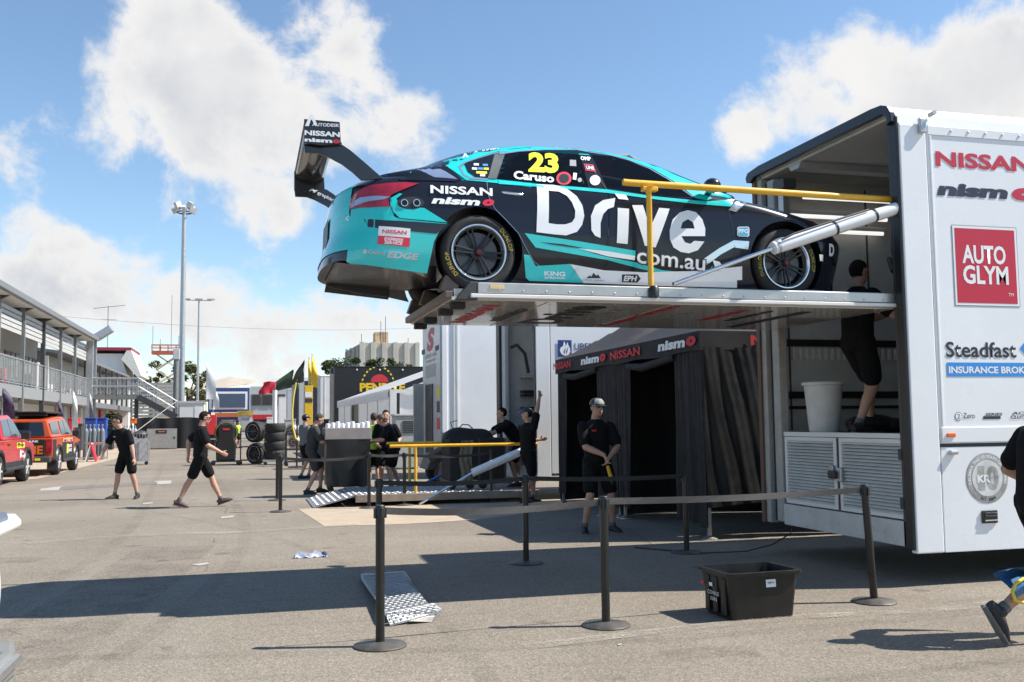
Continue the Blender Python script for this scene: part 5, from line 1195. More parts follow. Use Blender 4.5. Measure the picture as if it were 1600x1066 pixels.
OW('corner_trim', M().tube([(-.82, 3.44, .67), (-.79, 3.6, .67), (-.785, 3.95, .67)], .02, 8), ALU, ct, smooth=True)
for y in (3.45, 4.5): OW('wheel', M().lathe([(0, -.09), (.14, -.09), (.24, -.07), (.255, 0), (.24, .07), (.14, .09), (0, .09)], 24, 'x', (-1.12, y, .255)), RUBBER, ct, smooth=True)

# ================================================================ runner cut by the right edge, with a carried blue sack
rn, ri = person('person in black cut by the right edge, back foot lifted', (5.20, 5.62, 0), -.15, pelvis=(.02, 0, .93), lean=.12, feet=((.35, .12, .0), (-.42, -.10, .14)), heel=(0, .0), fpitch=(None, 1.05), hands=((.3, .25, 1.0), (-.02, -.27, .80)), h=1.80, vox=.012, toes=(0, 0))
sk_ = PY(1580, 925, 5.55); bag = T('blue_sack', 'blue mesh sack with yellow edging at the right picture edge', 'sack', (sk_.x+.1, 5.55, 0))
BLU = mat('blue_mesh', (.05, .16, .34), .8, var=.2, scale=40, bump=.4, bscale=80)
lip_ = [(-.14+.30*u, 0, .40+.075*math.cos(2.2*PI*u)) for u in [k/16 for k in range(17)]]
O('sack_body', M().grid(lambda u, v: (-.16+.42*u+.03*math.sin(6*v), -.06+.14*math.sin(PI*v), .34+.12*v+.05*math.sin(PI*u)+.03*math.cos(5*u)), 16, 10).grid(lambda u, v: (-.16+.42*u, -.07-.03*math.sin(PI*v), .30+.13*v+.02*math.sin(7*u)), 16, 8), BLU, bag, smooth=True)
O('sack_edging', M().tube([(-.15, -.10, .41), (-.18, -.10, .36), (-.16, -.10, .30), (-.10, -.11, .285), (0, -.10, .30), (.25, -.10, .33)], .011, 8).tube([(-.15, -.10, .41), (-.08, -.09, .435), (.02, -.06, .42), (.1, -.06, .40), (.25, -.05, .405)], .011, 8), mat('yellow_edging', (.75, .55, .03), .6), bag, smooth=True)
O('sack_cord', M().tube([(.1, -.05, .42), (.12, -.15, .62), (.10, -.22, .78)], .006, 6), DARK, bag, smooth=True)

# ================================================================ black tents
def tent(label, Y0, Y1, X0=5.5, X1=8.6, side_n=False):
    t = T('canopy_tent', label, 'tent', (X0, (Y0+Y1)/2, 0))
    EZ = 2.61; cx, cyy = (X0+X1)/2, (Y0+Y1)/2; pk = 3.55
    OW('roof', M().grid(lambda u, v: (X0+(X1-X0)*u, Y0+(Y1-Y0)*v, EZ+(pk-EZ)*(1-max(abs(2*u-1), abs(2*v-1)))**1.12), 16, 16), mat('roof_polyester', (.022, .019, .019), .7, var=.15), t, smooth=50)
    vz = 2.36
    for nm, pts in (('valance', ((X0, Y0), (X0, Y1))), ('valance', ((X0, Y0), (X1, Y0))), ('valance', ((X1, Y0), (X1, Y1))), ('valance', ((X0, Y1), (X1, Y1)))):
        a, b_ = Vector((*pts[0], 0)), Vector((*pts[1], 0)); d = (b_-a).normalized(); nrm = Vector((d.y, -d.x, 0))
        OW(nm, M().grid(lambda u, v: a.lerp(b_, u)+nrm*.006*math.sin(u*19)*(1-v)+Vector((0, 0, vz+(EZ-vz)*v+.012*math.sin(u*11)*(1-v))), 24, 3), FABRIC, t, smooth=True)
    for x in (X0+.10, X1-.04):
        for y in (Y0+.07, Y1-.07):
            lg = OW('leg', M().b(x-.022, x+.022, y-.022, y+.022, .02, 2.58), ALU, t, bevel=.004)
            OW('foot_plate', M().lathe([(.10, 0), (.10, .012), (.06, .03), (.03, .05)], 14, 'z', (x, y, 0)), ALU, lg)
    # front curtain: two gathered strips, rolled-up flap above a dark doorway
    def curtain(nm, a, b_, z0, z1, amp, fr, ph=0.0, mt=FABRIC, tw=0.0):
        a, b_ = Vector((*a, 0)), Vector((*b_, 0)); d = (b_-a).normalized(); nrm = Vector((d.y, -d.x, 0))
        return OW(nm, M().grid(lambda u, v: a.lerp(b_, u)+nrm*(amp*math.sin(fr*u+ph+2.5*v*tw)*(1.1-v)+.3*amp*math.sin(2.7*fr*u+1+5*v))+Vector((0, 0, z0+(z1-z0)*v+.03*math.sin(5*u)*(1-v))), 70, 16), mt, t, smooth=True)
    w = Y1-Y0
    curtain('front_curtain', (X0+.05, Y1), (X0+.05, Y1-w*.17), .18, 2.40, .03, 14); curtain('front_curtain', (X0+.05, Y0+w*.30), (X0+.05, Y0+.02), .18, 2.40, .035, 16)
    OW('rolled_flap', M().tube([(X0+.04, Y1-w*.15, 2.30), (X0+.02, Y1-w*.35, 2.25), (X0+.03, Y1-w*.55, 2.29), (X0+.04, Y0+w*.28, 2.33)], [.05, .06, .055, .05], 10), FABRIC, t, smooth=True)
    curtain('back_curtain', (X1-.05, Y0), (X1-.05, Y1), .05, 2.55, .03, 25); curtain('side_curtain', (X0+.05, Y1-.03), (X1-.05, Y1-.03), .05, 2.5, .02, 20)
    FA = PX(860, 590, X0)
    return t, curtain, vz, EZ
t1, cur, vz, EZ = tent('black tent with draped side curtain nearest the big transporter', 11.32, 14.30)
FOLD = mat('sheeny_black_curtain', (.008, .0078, .0075), .45, var=.2, scale=5, spec=.3, bump=.25, bscale=8)
m = M()
def drape(u, v):
    zt = 2.40; zb = .40+.05*math.sin(6*u)
    fold = .013*math.sin(66*u+6.0*v+2*math.sin(9*u))*(.3+.7*(1-v)**.6)+.004*math.sin(151*u+14*v)+.020*math.sin(27*u-5*v)+.012*math.sin(11*u+2*v)
    return (5.52+2.9*u+.15*(1-v)*math.sin(3*u), 11.30-fold-.05*(1-v), zb+(zt-zb)*v)
m.grid(drape, 320, 30)
OW('side_drape', m, FOLD, t1, smooth=True)
def vtext(t, txt, m_, ya, yb, z, h, **kw): LT_(txt, m_, t, (5.492, ya, z), (0, -1, 0), (0, 0, 1), width=ya-yb, height=h, **kw)
def yx(px): return PX(px, 560, 5.5).y
RV = mat('red_banner_print', (.55, .02, .025), .6, var=0)
vtext(t1, 'NISSAN', RV, yx(955), yx(1002), 2.43, .125, bold=.03, off=.012); vtext(t1, 'nism', WHITEP, yx(1030), yx(1073), 2.43, .13, bold=.05, shear=.1, off=.012); vtext(t1, 'o', RV, yx(1074.5), yx(1090), 2.43, .13, bold=.08, shear=.1, off=.012)
LT_('NISSAN', RV, t1, (6.20, 11.31, 2.43), (1, 0, 0), (0, 0, 1), width=.9, height=.13, bold=.04, off=.012)
t2, cur2, _, _ = tent('black tent further back, behind the capped man', 14.36, 17.34)
vtext(t2, 'NISSAN', RV, yx(866), yx(893), 2.43, .125, bold=.03, off=.012); vtext(t2, 'nism', WHITEP, yx(909), yx(937.5), 2.43, .13, bold=.05, shear=.1, off=.012); vtext(t2, 'o', RV, yx(938.5), yx(948), 2.43, .13, bold=.08, shear=.1, off=.012)

# ================================================================ second transporter with lowered lift
X2, Y2a, Y2b = 5.32, 18.0, 20.6
tr2 = T('second_transporter', 'white transporter with blue flame logo and open rear behind the tents', 'transporter', (9, 19.3, 0))
OW('side_wall', M().b(X2+.05, 14, Y2a, Y2a+.07, .5, 4.3), WHITE, tr2); OW('corner_panel', M().b(X2, X2+.28, Y2a-.012, Y2a+.07, .4, 4.31), WHITE, tr2, bevel=.012)
OW('seam', M().b(X2+.282, X2+.30, Y2a-.004, Y2a-.001, .5, 4.3), MIDGREY, tr2)
OW('roof', M().b(X2, 14, Y2a, Y2b, 4.31, 4.38), WHITE, tr2, bevel=.03); OW('far_wall', M().b(X2, 14, Y2b-.08, Y2b, .5, 4.3), INNER, tr2); OW('bulkhead', M().b(8.4, 8.5, Y2a+.07, Y2b-.08, .6, 4.3), INNER, tr2)
OW('floor', M().b(X2, 8.4, Y2a+.07, Y2b-.08, 1.15, 1.25), DARK, tr2); OW('rear_skirt', M().b(X2, X2+.05, Y2a+.1, Y2b-.1, .35, .62), GREYW, tr2)
OW('door_edge', M().b(X2-.06, X2+.06, Y2b-.02, Y2b+.26, .5, 4.3), BLACK, tr2, bevel=.02); OW('far_post', M().b(X2-.02, X2+.06, Y2b-.36, Y2b-.1, .5, 4.3), GREYW, tr2, bevel=.01)
OW('near_seal', M().b(X2-.02, X2-.001, Y2a, Y2a+.08, .5, 4.3), DARK, tr2)
for z in (1.75, 2.02, 2.10, 2.42): OW('shelf', M().b(5.7, 8.3, Y2b-.42, Y2b-.09, z, z+.05), BLACK if z < 2.3 else GREYW, tr2)
for k in range(9): OW('drawer', M().b(5.72+k*.28, 5.95+k*.28, Y2b-.44, Y2b-.421, 1.4, 1.70), GREYW, tr2, bevel=.008)
OW('hose', M().tube([(5.4, 20.1, 3.05), (5.5, 20.0, 3.1), (5.62, 19.8, 2.9), (5.66, 19.7, 2.5)], .035, 8), RUBBER, tr2, smooth=True)
jk = OW('hung_jacket', M().ball((5.75, 19.3, 3.55), (.12, .16, .38), 12, 10), BLACK, tr2, smooth=True); OW('jacket_top', M().ball((5.75, 19.3, 3.85), (.125, .15, .12), 12, 8), mat('green_cloth', (.02, .28, .08), .7), jk, smooth=True)
OW('wheel', M().lathe([(0, -.14), (.27, -.15), (.44, -.13), (.48, -.08), (.48, .08), (.44, .13), (.27, .15), (0, .14)], 24, 'y', (8.5, Y2a+.2, .485)), RUBBER, tr2, smooth=True)
a = PY(871.5, 557.5, Y2a); b_ = PY(893, 557.5, Y2a); t_ = PY(871.5, 531.5, Y2a); w_ = b_.x-a.x; h_ = t_.z-a.z
PL_(DBLUE, tr2, (a.x, Y2a-.012, a.z), (1, 0, 0), (0, 0, 1), w_, h_, name='logo_field')
PL_(WHITEP, tr2, (a.x, Y2a-.012, a.z), (1, 0, 0), (0, 0, 1), w_, h_, off=.006, name='flame', poly=[(.5, .05), (.25, .15), (.13, .38), (.2, .55), (.36, .62), (.46, .95), (.55, .75), (.56, .6), (.62, .72), (.70, .9), (.76, .7), (.88, .5), (.90, .3), (.78, .12)])
for q in ([(.5, .12), (.42, .3), (.55, .55), (.50, .3)], [(.62, .15), (.6, .35), (.75, .6), (.68, .32)]): PL_(DBLUE, tr2, (a.x, Y2a-.012, a.z), (1, 0, 0), (0, 0, 1), w_, h_, off=.009, name='flame_cut', poly=q)
c_ = PY(897.5, 546.5, Y2a); LT_('LIBERTY', DBLUE, tr2, (c_.x, Y2a-.0, c_.z), (1, 0, 0), (0, 0, 1), width=.58, height=.125, bold=.015, off=.006); LT_('GROUP', DBLUE, tr2, (c_.x, Y2a, c_.z-.19), (1, 0, 0), (0, 0, 1), width=.42, height=.105, off=.006)
# lowered lift deck
l2 = T('lowered_lift', 'chequer plate tail lift lowered to the ground with yellow handrails', 'lift platform', (3.6, 18.9, 0))
PLY = mat('worn_plank_edge', (.30, .25, .20), .6, metal=.3, var=.15, dirt=.2)
OW('deck', M().b(1.92, 5.3, 17.95, 20.0, .12, .20), CHEQ, l2)
OW('side_beam', M().b(1.90, 5.32, 17.84, 17.948, .08, .215), PLY, l2, bevel=.008); OW('side_beam', M().b(1.90, 5.32, 20.002, 20.1, .08, .215), PLY, l2, bevel=.008)
OW('ramp_flap', slab([Vector((1.16, 17.9, .02)), Vector((1.90, 17.9, .205)), Vector((1.90, 20.05, .205)), Vector((1.16, 20.05, .02))], .02), CHEQ, l2)
tr_ = M()
for i in range(40):
    for j in range(15):
        x = 1.25+i*.10; y = 18.0+j*.135; z = .203 if x > 1.9 else .02+(x-1.16)*.25+.003; s_ = 1 if (i+j) % 2 else -1
        tr_.tube([(x-.022, y-.016*s_, z), (x+.022, y+.016*s_, z)], .006, 5)
tbo = OW('tread_bars', tr_, STEEL, l2); tbo['kind'] = 'stuff'
for yy, xa, za in ((17.90, PY(609, 697, 17.9).x, PY(609, 697.5, 17.9).z), (20.05, PY(604, 693, 20.05).x, PY(604, 693, 20.05).z)):
    OW('handrail', M().tube([(xa, yy, za), (5.3, yy, za+.0)], .030, 10), YELLOW, l2, smooth=True); xp = xa+.47
    OW('rail_post', M().tube([(xp, yy, .19), (xp, yy, za)], .028, 10), YELLOW, l2, smooth=True)
q0, q1, q2 = PY(655, 788, 17.8), PY(738, 739, 17.8), PY(834, 697, 17.8)
OW('hydraulic_ram', M().tube([q1, q2], .075, 16), WHITE, l2, smooth=True); OW('ram_rod', M().tube([q0, q1], .022, 8), CHROME, l2, smooth=True)
w0_, w1_ = PY(640, 768, 20.1), PY(700, 737, 20.1); OW('ram_rod', M().tube([w0_, w1_], .03, 8), mat('blue_rod', (.06, .14, .42), .3, metal=.5), l2, smooth=True)
# covered trolley with bottles
tl = T('covered_trolley', 'trolley under a hanging black cover with white bottles on top', 'trolley', (2.02, 20.75, .10))
O('cover', M().grid(lambda u, v: (-.44+.88*u+.015*math.sin(9*v), -.36+.02*math.sin(6*u+3*v)+.03*(1-v)*math.sin(10*u), .10+.96*v), 18, 12).b(-.43, .43, -.33, .33, .13, 1.05), mat('black_vinyl_cover', (.014, .014, .014), .42, var=.2), tl, smooth=50)
O('tray', M().b(-.47, .47, -.35, .35, 1.06, 1.30), mat('taupe_tray', (.33, .29, .27), .6), tl, bevel=.01)
for i in range(9):
    for j in range(2): O('bottle', M().lathe([(0, 0), (.045, 0), (.042, .06+.02*((i*7+j*3) % 3)), (.03, .085+.02*((i*7+j*3) % 3)), (0, .09+.02*((i*7+j*3) % 3))], 10, 'z', (-.40+i*.1, -.25+j*.2, 1.30)), OFFW, tl, smooth=40)
for x in (-.33, .33):
    for y in (-.25, .25): O('castor', M().lathe([(0, -.02), (.05, -.02), (.05, .02), (0, .02)], 14, 'y', (x, y, .055)).b(x-.02, x+.02, y-.03, y+.03, .06, .14), BLACK, tl)
# black equipment cart with a bag on it
cg = PY(735, 770, 18.9); ca = T('equipment_cart', 'black loaded equipment cart on castors on the lowered lift', 'cart', (cg.x, 18.9, .20))
O('cart_box', M().b(-.50, .62, -.35, .35, .18, .98), mat('matt_black_case', (.010, .010, .010), .6, var=.2), ca, bevel=.02)
for x in (-.49, .1, .61): O('cart_strap', M().b(x-.02, x+.02, -.362, -.351, .2, .97), DARK, ca)
O('olive_cover', M().grid(lambda u, v: (-.28+.24*u+.02*math.sin(8*v), -.38+.015*math.sin(14*u+4*v), .12+.82*v), 8, 14), mat('olive_sheet', (.13, .12, .09), .7, var=.25), ca, smooth=True)
for x in (-.4, -.05, .2, .5): O('castor', M().lathe([(0, -.03), (.085, -.03), (.085, .03), (0, .03)], 16, 'y', (x, -.2, .09)).b(x-.03, x+.03, -.24, -.16, .1, .18), STEEL if x > .3 else BLACK, ca)
hb = T('holdall', 'soft black holdall lying on top of the equipment cart', 'bag', (cg.x-.05, 18.9, 1.185))
O('bag_body', M().grid(lambda u, v: (-.48+.96*u, -.25+.5*v, .004+.20*(math.sin(PI*v)**.5)*(math.sin(PI*u)**.35)*(1+.12*math.sin(8*u))), 18, 10), FABRIC, hb, smooth=True); O('bag_handle', M().tube([(-.2, -.1, .18), (-.12, -.1, .26), (0, -.1, .25), (.08, -.1, .18)], .012, 6).tube([(-.28, .0, .16), (-.34, 0, .30), (-.2, 0, .34)], .008, 6), BLACK, hb, smooth=True)
# ================================================================ third transporter: grey rear with red emblem, white side
X3, Y3a, Y3b = 5.0, 25.7, 28.4
tr3 = T('third_transporter', 'white transporter with grey rear door panel and red swirl emblem', 'transporter', (9, 27, 0))
OW('side_wall', M().b(X3+.03, 16, Y3a, Y3a+.08, .45, 4.35), WHITE, tr3); OW('corner_post', M().b(X3, X3+.14, Y3a-.03, Y3a+.05, .4, 4.4), WHITE, tr3, bevel=.01); OW('side_post', M().b(X3+.40, X3+.44, Y3a-.03, Y3a-.001, .45, 4.35), WHITE2, tr3)
fr = [PY(710, 515, Y3a), PY(785, 515, Y3a), PY(785, 692, Y3a), PY(710, 692, Y3a)]
OW('panel_frame', M().b(fr[0].x-.03, fr[0].x, Y3a-.03, Y3a-.001, fr[3].z, 4.35).b(fr[0].x, fr[1].x+.6, Y3a-.03, Y3a-.001, fr[3].z-.10, fr[3].z), WHITE2, tr3); OW('locker_seam', M().b(X3+.45, 8, Y3a-.006, Y3a-.001, fr[3].z-.32, fr[3].z-.30).b(6.3, 6.32, Y3a-.006, Y3a-.001, .5, fr[3].z-.32), GREYW, tr3)
OW('roof', M().b(X3, 16, Y3a, Y3b, 4.36, 4.44), WHITE, tr3, bevel=.03); OW('rear_panel', M().b(X3-.04, X3-.001, Y3a+.06, Y3b, .45, 4.36), mat('grey_rear_panel', (.52, .54, .56), .3, metal=.2, var=.02), tr3); OW('far_side', M().b(X3, 16, Y3b-.05, Y3b, .45, 4.36), WHITE2, tr3)
def r3(txt, m_, p0, p1, h0, **kw):
    a = PX(*p0, X3-.04); b_ = PX(*p1, X3-.04); t_ = PX(*h0, X3-.04)
    return LT_(txt, m_, tr3, (X3-.04, a.y, a.z), (0, -1, 0), (0, 0, 1), width=abs(a.y-b_.y), height=abs(t_.z-a.z), **kw)
RD = mat('faded_red_print', (.55, .08, .10), .5, var=0)
r3('S', RD, (667, 551), (679, 549), (667, 516), bold=.06, shear=.2); r3('SUPERCARS', GREYP, (664, 562), (682, 560), (664, 556), bold=.01); r3('TRANSPORT', RD, (666, 568), (681, 566), (666, 564.5))
for p in ((659, 555, 664), (680, 549, 686)): a = PX(p[0], p[1], X3-.04); b_ = PX(p[2], p[1], X3-.04); PL_(BLACKP, tr3, (X3-.04, a.y, a.z), (0, -1, 0), (0, 0, 1), abs(a.y-b_.y), .14, name='number_block')
a = PX(665, 592, X3-.04); b_ = PX(681, 590, X3-.04); PL_(GREYP, tr3, (X3-.04, a.y, a.z), (0, -1, 0), (0, 0, 1), abs(a.y-b_.y), .36, name='logo_field')
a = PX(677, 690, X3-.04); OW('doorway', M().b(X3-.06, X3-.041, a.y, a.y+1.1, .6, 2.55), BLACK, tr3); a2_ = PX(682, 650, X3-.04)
for z, mm in ((2.15, YELP), (1.75, DARK), (1.3, RED)): PL_(mm, tr3, (X3-.04, Y3a+.55, z), (0, -1, 0), (0, 0, 1), .45, .3, name='notice')
dop = PX(664, 650, X3-.04); OW('open_door', M().b(X3-.36, X3-.06, Y3b-.25, Y3b-.2, .55, 2.6), mat('stainless_door', (.42, .42, .42), .35, metal=.7, var=.04), tr3, bevel=.01)
# ================================================================ background
# ---- white marquee
mq = T('marquee', 'long white frame marquee with pleated side wall beyond the third transporter', 'marquee', (7, 42, 0))
MX, MY0, MY1 = PY(611, 611, 33).x, 33.0, 52.0; EZ = 2.6; MX1 = MX+9; RZ = 4.25
def pvc():
    m = bpy.data.materials.new('marquee_pvc'); m.use_nodes = True; nt = NT(m.node_tree); b = nt.n['Principled BSDF']; out = nt.n['Material Output']; tc = nt.new('ShaderNodeTexCoord')
    nt.link(nt.ramp(nt.noise(tc.outputs['Object'], 1.5, 4), [(.3, (.80, .81, .83)), (.7, (.88, .89, .90))]), b.inputs['Base Color']); b.inputs['Roughness'].default_value = .45
    tl_ = nt.new('ShaderNodeBsdfTranslucent'); tl_.inputs[0].default_value = (.9, .9, .9, 1); mx = nt.new('ShaderNodeMixShader'); mx.inputs[0].default_value = .45
    nt.link(b.outputs[0], mx.inputs[1]); nt.link(tl_.outputs[0], mx.inputs[2]); nt.link(mx.outputs[0], out.inputs[0]); return m
PVC = pvc()
OW('roof', M().add([(MX-.1, MY0, EZ), (MX-.1, MY1, EZ), ((MX+MX1)/2, MY1, RZ), ((MX+MX1)/2, MY0, RZ), (MX1+.1, MY0, EZ), (MX1+.1, MY1, EZ)], [(0, 1, 2, 3), (3, 2, 5, 4)]), PVC, mq)
for k in range(6):
    y0 = MY0+(MY1-MY0)*k/6; y1 = MY0+(MY1-MY0)*(k+1)/6
    OW('valance', M().b(MX-.12, MX-.09, y0+.02, y1-.02, EZ-.32, EZ+.02), PVC, mq)
    if k != 3:
        for j in range(4): OW('wall_panel', M().grid(lambda u, v: (MX-.04+.03*math.sin(PI*u), y0+(y1-y0)*(j+u)/4, .05+(EZ-.3)*v), 6, 2), PVC, mq, smooth=True)
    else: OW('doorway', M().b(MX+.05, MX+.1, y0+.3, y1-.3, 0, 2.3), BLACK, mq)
    OW('frame_leg', M().b(MX-.06, MX+.0, y0-.04, y0+.04, 0, EZ), ALU, mq)
OW('gable_wall', M().grid(lambda u, v: (MX+.3+8.4*u, MY0+.05+.02*math.sin(40*u), .9+(EZ-.9+(RZ-EZ)*(1-abs(2*u-1)))*v*.97), 40, 4), PVC, mq, smooth=True)
OW('gable_post', M().b(MX-.04, MX+.18, MY0-.06, MY0+.04, 0, EZ), WHITE2, mq); OW('gable_bar', M().b(MX, MX1, MY0-.05, MY0+.03, EZ-.12, EZ), WHITE2, mq)
ac = T('air_conditioner', 'grey louvred air conditioning unit beside the white marquee', 'air conditioner', (PY(635, 700, 31.5).x, 31.9, 0))
O('cabinet', M().b(-.36, .36, -.4, .4, .05, 1.70), mat('aircon_grey', (.42, .44, .42), .5), ac, bevel=.02)
for k in range(7): O('louvre', M().b(-.12, .34, -.42, -.401, 1.15+k*.06, 1.185+k*.06), DARK, ac)
O('lid', M().b(-.39, .39, -.43, .43, 1.70, 1.76), GREYW, ac, bevel=.01); O('skid', M().b(-.36, -.26, -.4, .4, 0, .05), DARK, ac); O('skid', M().b(.26, .36, -.4, .4, 0, .05), DARK, ac)
# ---- black trailer with yellow lettering
def trailer(label, X0, Y0, Y1, z1, side_m, rear_m, X1=None, seams=0, z0=.45):
    t = T('parked_trailer', label, 'trailer', (X0+5, (Y0+Y1)/2, 0)); X1 = X1 or X0+11
    OW('side_wall', M().b(X0+.05, X1, Y0, Y0+.06, z0, z1-.06), side_m, t); OW('rear_wall', M().b(X0, X0+.05, Y0, Y1, z0, z1-.06), rear_m, t, bevel=.02)
    OW('roof', M().b(X0, X1, Y0-.02, Y1, z1-.06, z1), side_m, t, bevel=.03); OW('far_wall', M().b(X0+.05, X1, Y1-.06, Y1, z0, z1-.06), side_m, t)
    for i in range(seams): OW('panel_rib', M().b(X0+.3+i*.45, X0+.33+i*.45, Y0-.02, Y0-.001, z0, z1-.08), side_m, t)
    for x in (X0+2.2, X0+3.5): OW('wheel', M().lathe([(0, -.15), (.44, -.13), (.48, 0), (.44, .13), (0, .15)], 18, 'y', (x, Y0+.25, .48)), RUBBER, t)
    return t
BT = mat('black_trailer_paint', (.012, .012, .013), .35, var=.1); GR = mat('grey_trailer_rear', (.16, .16, .16), .4, metal=.4, var=.2)
bx = PY(521, 600, 56).x; bz = PY(560, 572.5, 56).z
pt = trailer('long black trailer with yellow wreath lettering behind the marquee', bx, 56, 58.6, bz, BT, GR, bx+12)
a = PY(562, 612, 56); b_ = PY(633, 612, 56); t_ = PY(562, 598.5, 56)
LT_('PENRITE', mat('gold_print', (.80, .52, .02), .5, var=0), pt, (a.x, 56, a.z), (1, 0, 0), (0, 0, 1), width=b_.x-a.x, height=t_.z-a.z, bold=.05, off=.02)
c_ = PY(593, 598, 56); PL_(RED, pt, (c_.x-.5, 56, c_.z-.2), (1, 0, 0), (0, 0, 1), 1.0, .9, off=.015, poly=circle(16, 0, PI, .5, (.5, .25)), name='logo_dome')
for s in (-1, 1):
    for k in range(6):
        an_ = PI/2+s*(.35+k*.24); x = c_.x+1.05*math.cos(an_)*.82; z = c_.z+1.05*math.sin(an_)-.15
        PL_(YELP, pt, (x-.09, 56, z-.06), (math.cos(an_-PI/2), 0, math.sin(an_-PI/2)), (-math.sin(an_-PI/2), 0, math.cos(an_-PI/2)), .18, .11, off=.015, poly=[(0, .5), (.4, 1), (1, .6), (.6, 0)], name='wreath_leaf')
for k in range(4): OW('marker_lamp', M().ball((bx+1.3+k*1.3, 55.98, bz-.2), .05, 8, 5), WHITE2, pt)
OW('rear_crank', M().b(bx-.15, bx, 56.1, 56.5, bz-.4, bz-.1), DARK, pt)
trailer('white ribbed trailer between the black trailer and the yellow banners', PY(500, 600, 68).x, 68, 70.6, PY(505, 587, 68).z, WHITE2, GREYW, PY(515, 600, 68).x+9, seams=10)
trailer('dark navy trailer end far down the row, right of the red flag', PY(458, 600, 88).x, 88, 90.6, 5.2, mat('navy_trailer', (.02, .025, .05), .4), mat('navy_trailer_rear', (.03, .035, .06), .4), seams=0)
trailer('silver grey trailer end far down the row beside the navy one', PY(449, 600, 104).x, 104, 106.6, 5.0, GREYW, GREYW)
trailer('small distant white trailer end furthest down the row', PY(436, 600, 122).x, 122, 124.6, 4.7, WHITE2, OFFW)
yc = PY(480, 640, 78); ycol = T('banner_tower', 'tall yellow banner tower among the far trailers', 'banner', (yc.x, 78, 0))
O('banner_face', M().b(-.20, .40, -.3, .3, 0, 4.4), mat('yellow_banner', (.80, .50, .02), .5), ycol, bevel=.02); O('banner_side', M().b(-.62, -.26, -.3, .3, 0, 4.8), GREYW, ycol); O('logo_patch', M().b(-.18, .38, -.32, -.301, 3.1, 3.4), DARK, ycol); O('white_patch', M().b(-.18, .33, -.32, -.301, 3.5, 3.9), WHITEP, ycol)
# ---- flags
def flag(label, px, ptop, Y, pbase, w, m_, shape='feather', lean=0.0, cat='flag'):
    b_ = PY(px, pbase, Y); t_ = PY(px, ptop, Y); h = t_.z
    f = T('flag', label, cat, (b_.x, Y, 0)); O('pole', M().tube([(0, 0, 0), (lean*.4, 0, h*.6), (lean, 0, h)], [.04, .03, .015], 6), STEEL, f)
    hb = b_.z
    if shape == 'feather': O('banner', M().grid(lambda u, v: (lean*v+w*u*(1-v**3), .06*math.sin(5*v+3*u), hb+(h-hb)*v), 4, 12), m_, f, smooth=True)
    elif shape == 'spike': O('banner', M().grid(lambda u, v: (lean*v+w*u*(1-v)**.9+.04*math.sin(9*v), .12*math.sin(6*v+3*u), hb+(h-hb)*v-.25*u*(1-v)*abs(w)), 4, 12), m_, f, smooth=True)
    else: O('banner', M().grid(lambda u, v: (w*u*(1-.25*v*u)-.08*math.sin(6*v), .10*math.sin(7*u+2*v), hb+(h-hb)*(v*.95+.05*math.sin(4*u))), 8, 6), m_, f, smooth=True)
    return f
YF = mat('yellow_flag', (.80, .50, .015), .7); BF = mat('black_flag', (.02, .02, .02), .7); GF = mat('green_black_flag', (.03, .05, .03), .7, var=.4, scale=2); RF = mat('red_flag', (.55, .02, .04), .7); WF = mat('white_flag', (.72, .73, .74), .7)
flag('yellow feather flag right of the yellow banner tower', 487, 553, 79.5, 604, .8, YF, 'spike'); flag('slim yellow feather flag left of the taller yellow one', 482, 558, 80.5, 600, .55, YF, 'spike')
flag('black feather flag left of the yellow flags', 475, 562, 76, 597, -1.1, BF, 'spike'); flag('dark green wedge flag leaning left', 458, 577, 84, 605, -2.6, GF, 'spike'); flag('lime edged small flag below the dark green one', 457, 588, 83, 604, 1.0, mat('lime_flag', (.42, .52, .10), .7), 'spike')
flag('red flag on a white pole far down the lane', 430, 596, 70, 616, -1.1, RF, 'flat')
wp = PY(429, 660, 69.8); wpo = T('flag_pole', 'white pole carrying the red flag', 'pole', (wp.x, 69.8, 0)); O('pole_shaft', M().tube([(0, 0, 0), (0, 0, 3.8)], .16, 10), WHITE2, wpo, smooth=True); O('pole_foot', M().lathe([(.35, 0), (.35, .1), (.16, .2)], 12), RED, wpo)
flag('tall white feather flag by the second lamp mast', 322, 566, 98, 624, .9, WF); flag('low white feather flag left of the blue screen', 333, 606, 100, 640, .6, WF)
flag('white feather flag in front of the pit garages', 113, 611, 44, 668, .22, WF); flag('dark printed feather flag at the far left of the garages', 3, 606, 31.5, 655, .35, mat('purple_flag', (.08, .06, .12), .7, var=.6, scale=3)); flag('dark printed feather flag behind the orange ute', 90, 625, 47, 665, .25, mat('purple_flag2', (.10, .08, .14), .7, var=.6, scale=3)); flag('grey feather flag near the gas cylinders', 139, 614, 50, 665, .2, mat('grey_flag', (.35, .34, .36), .7, var=.4, scale=3))
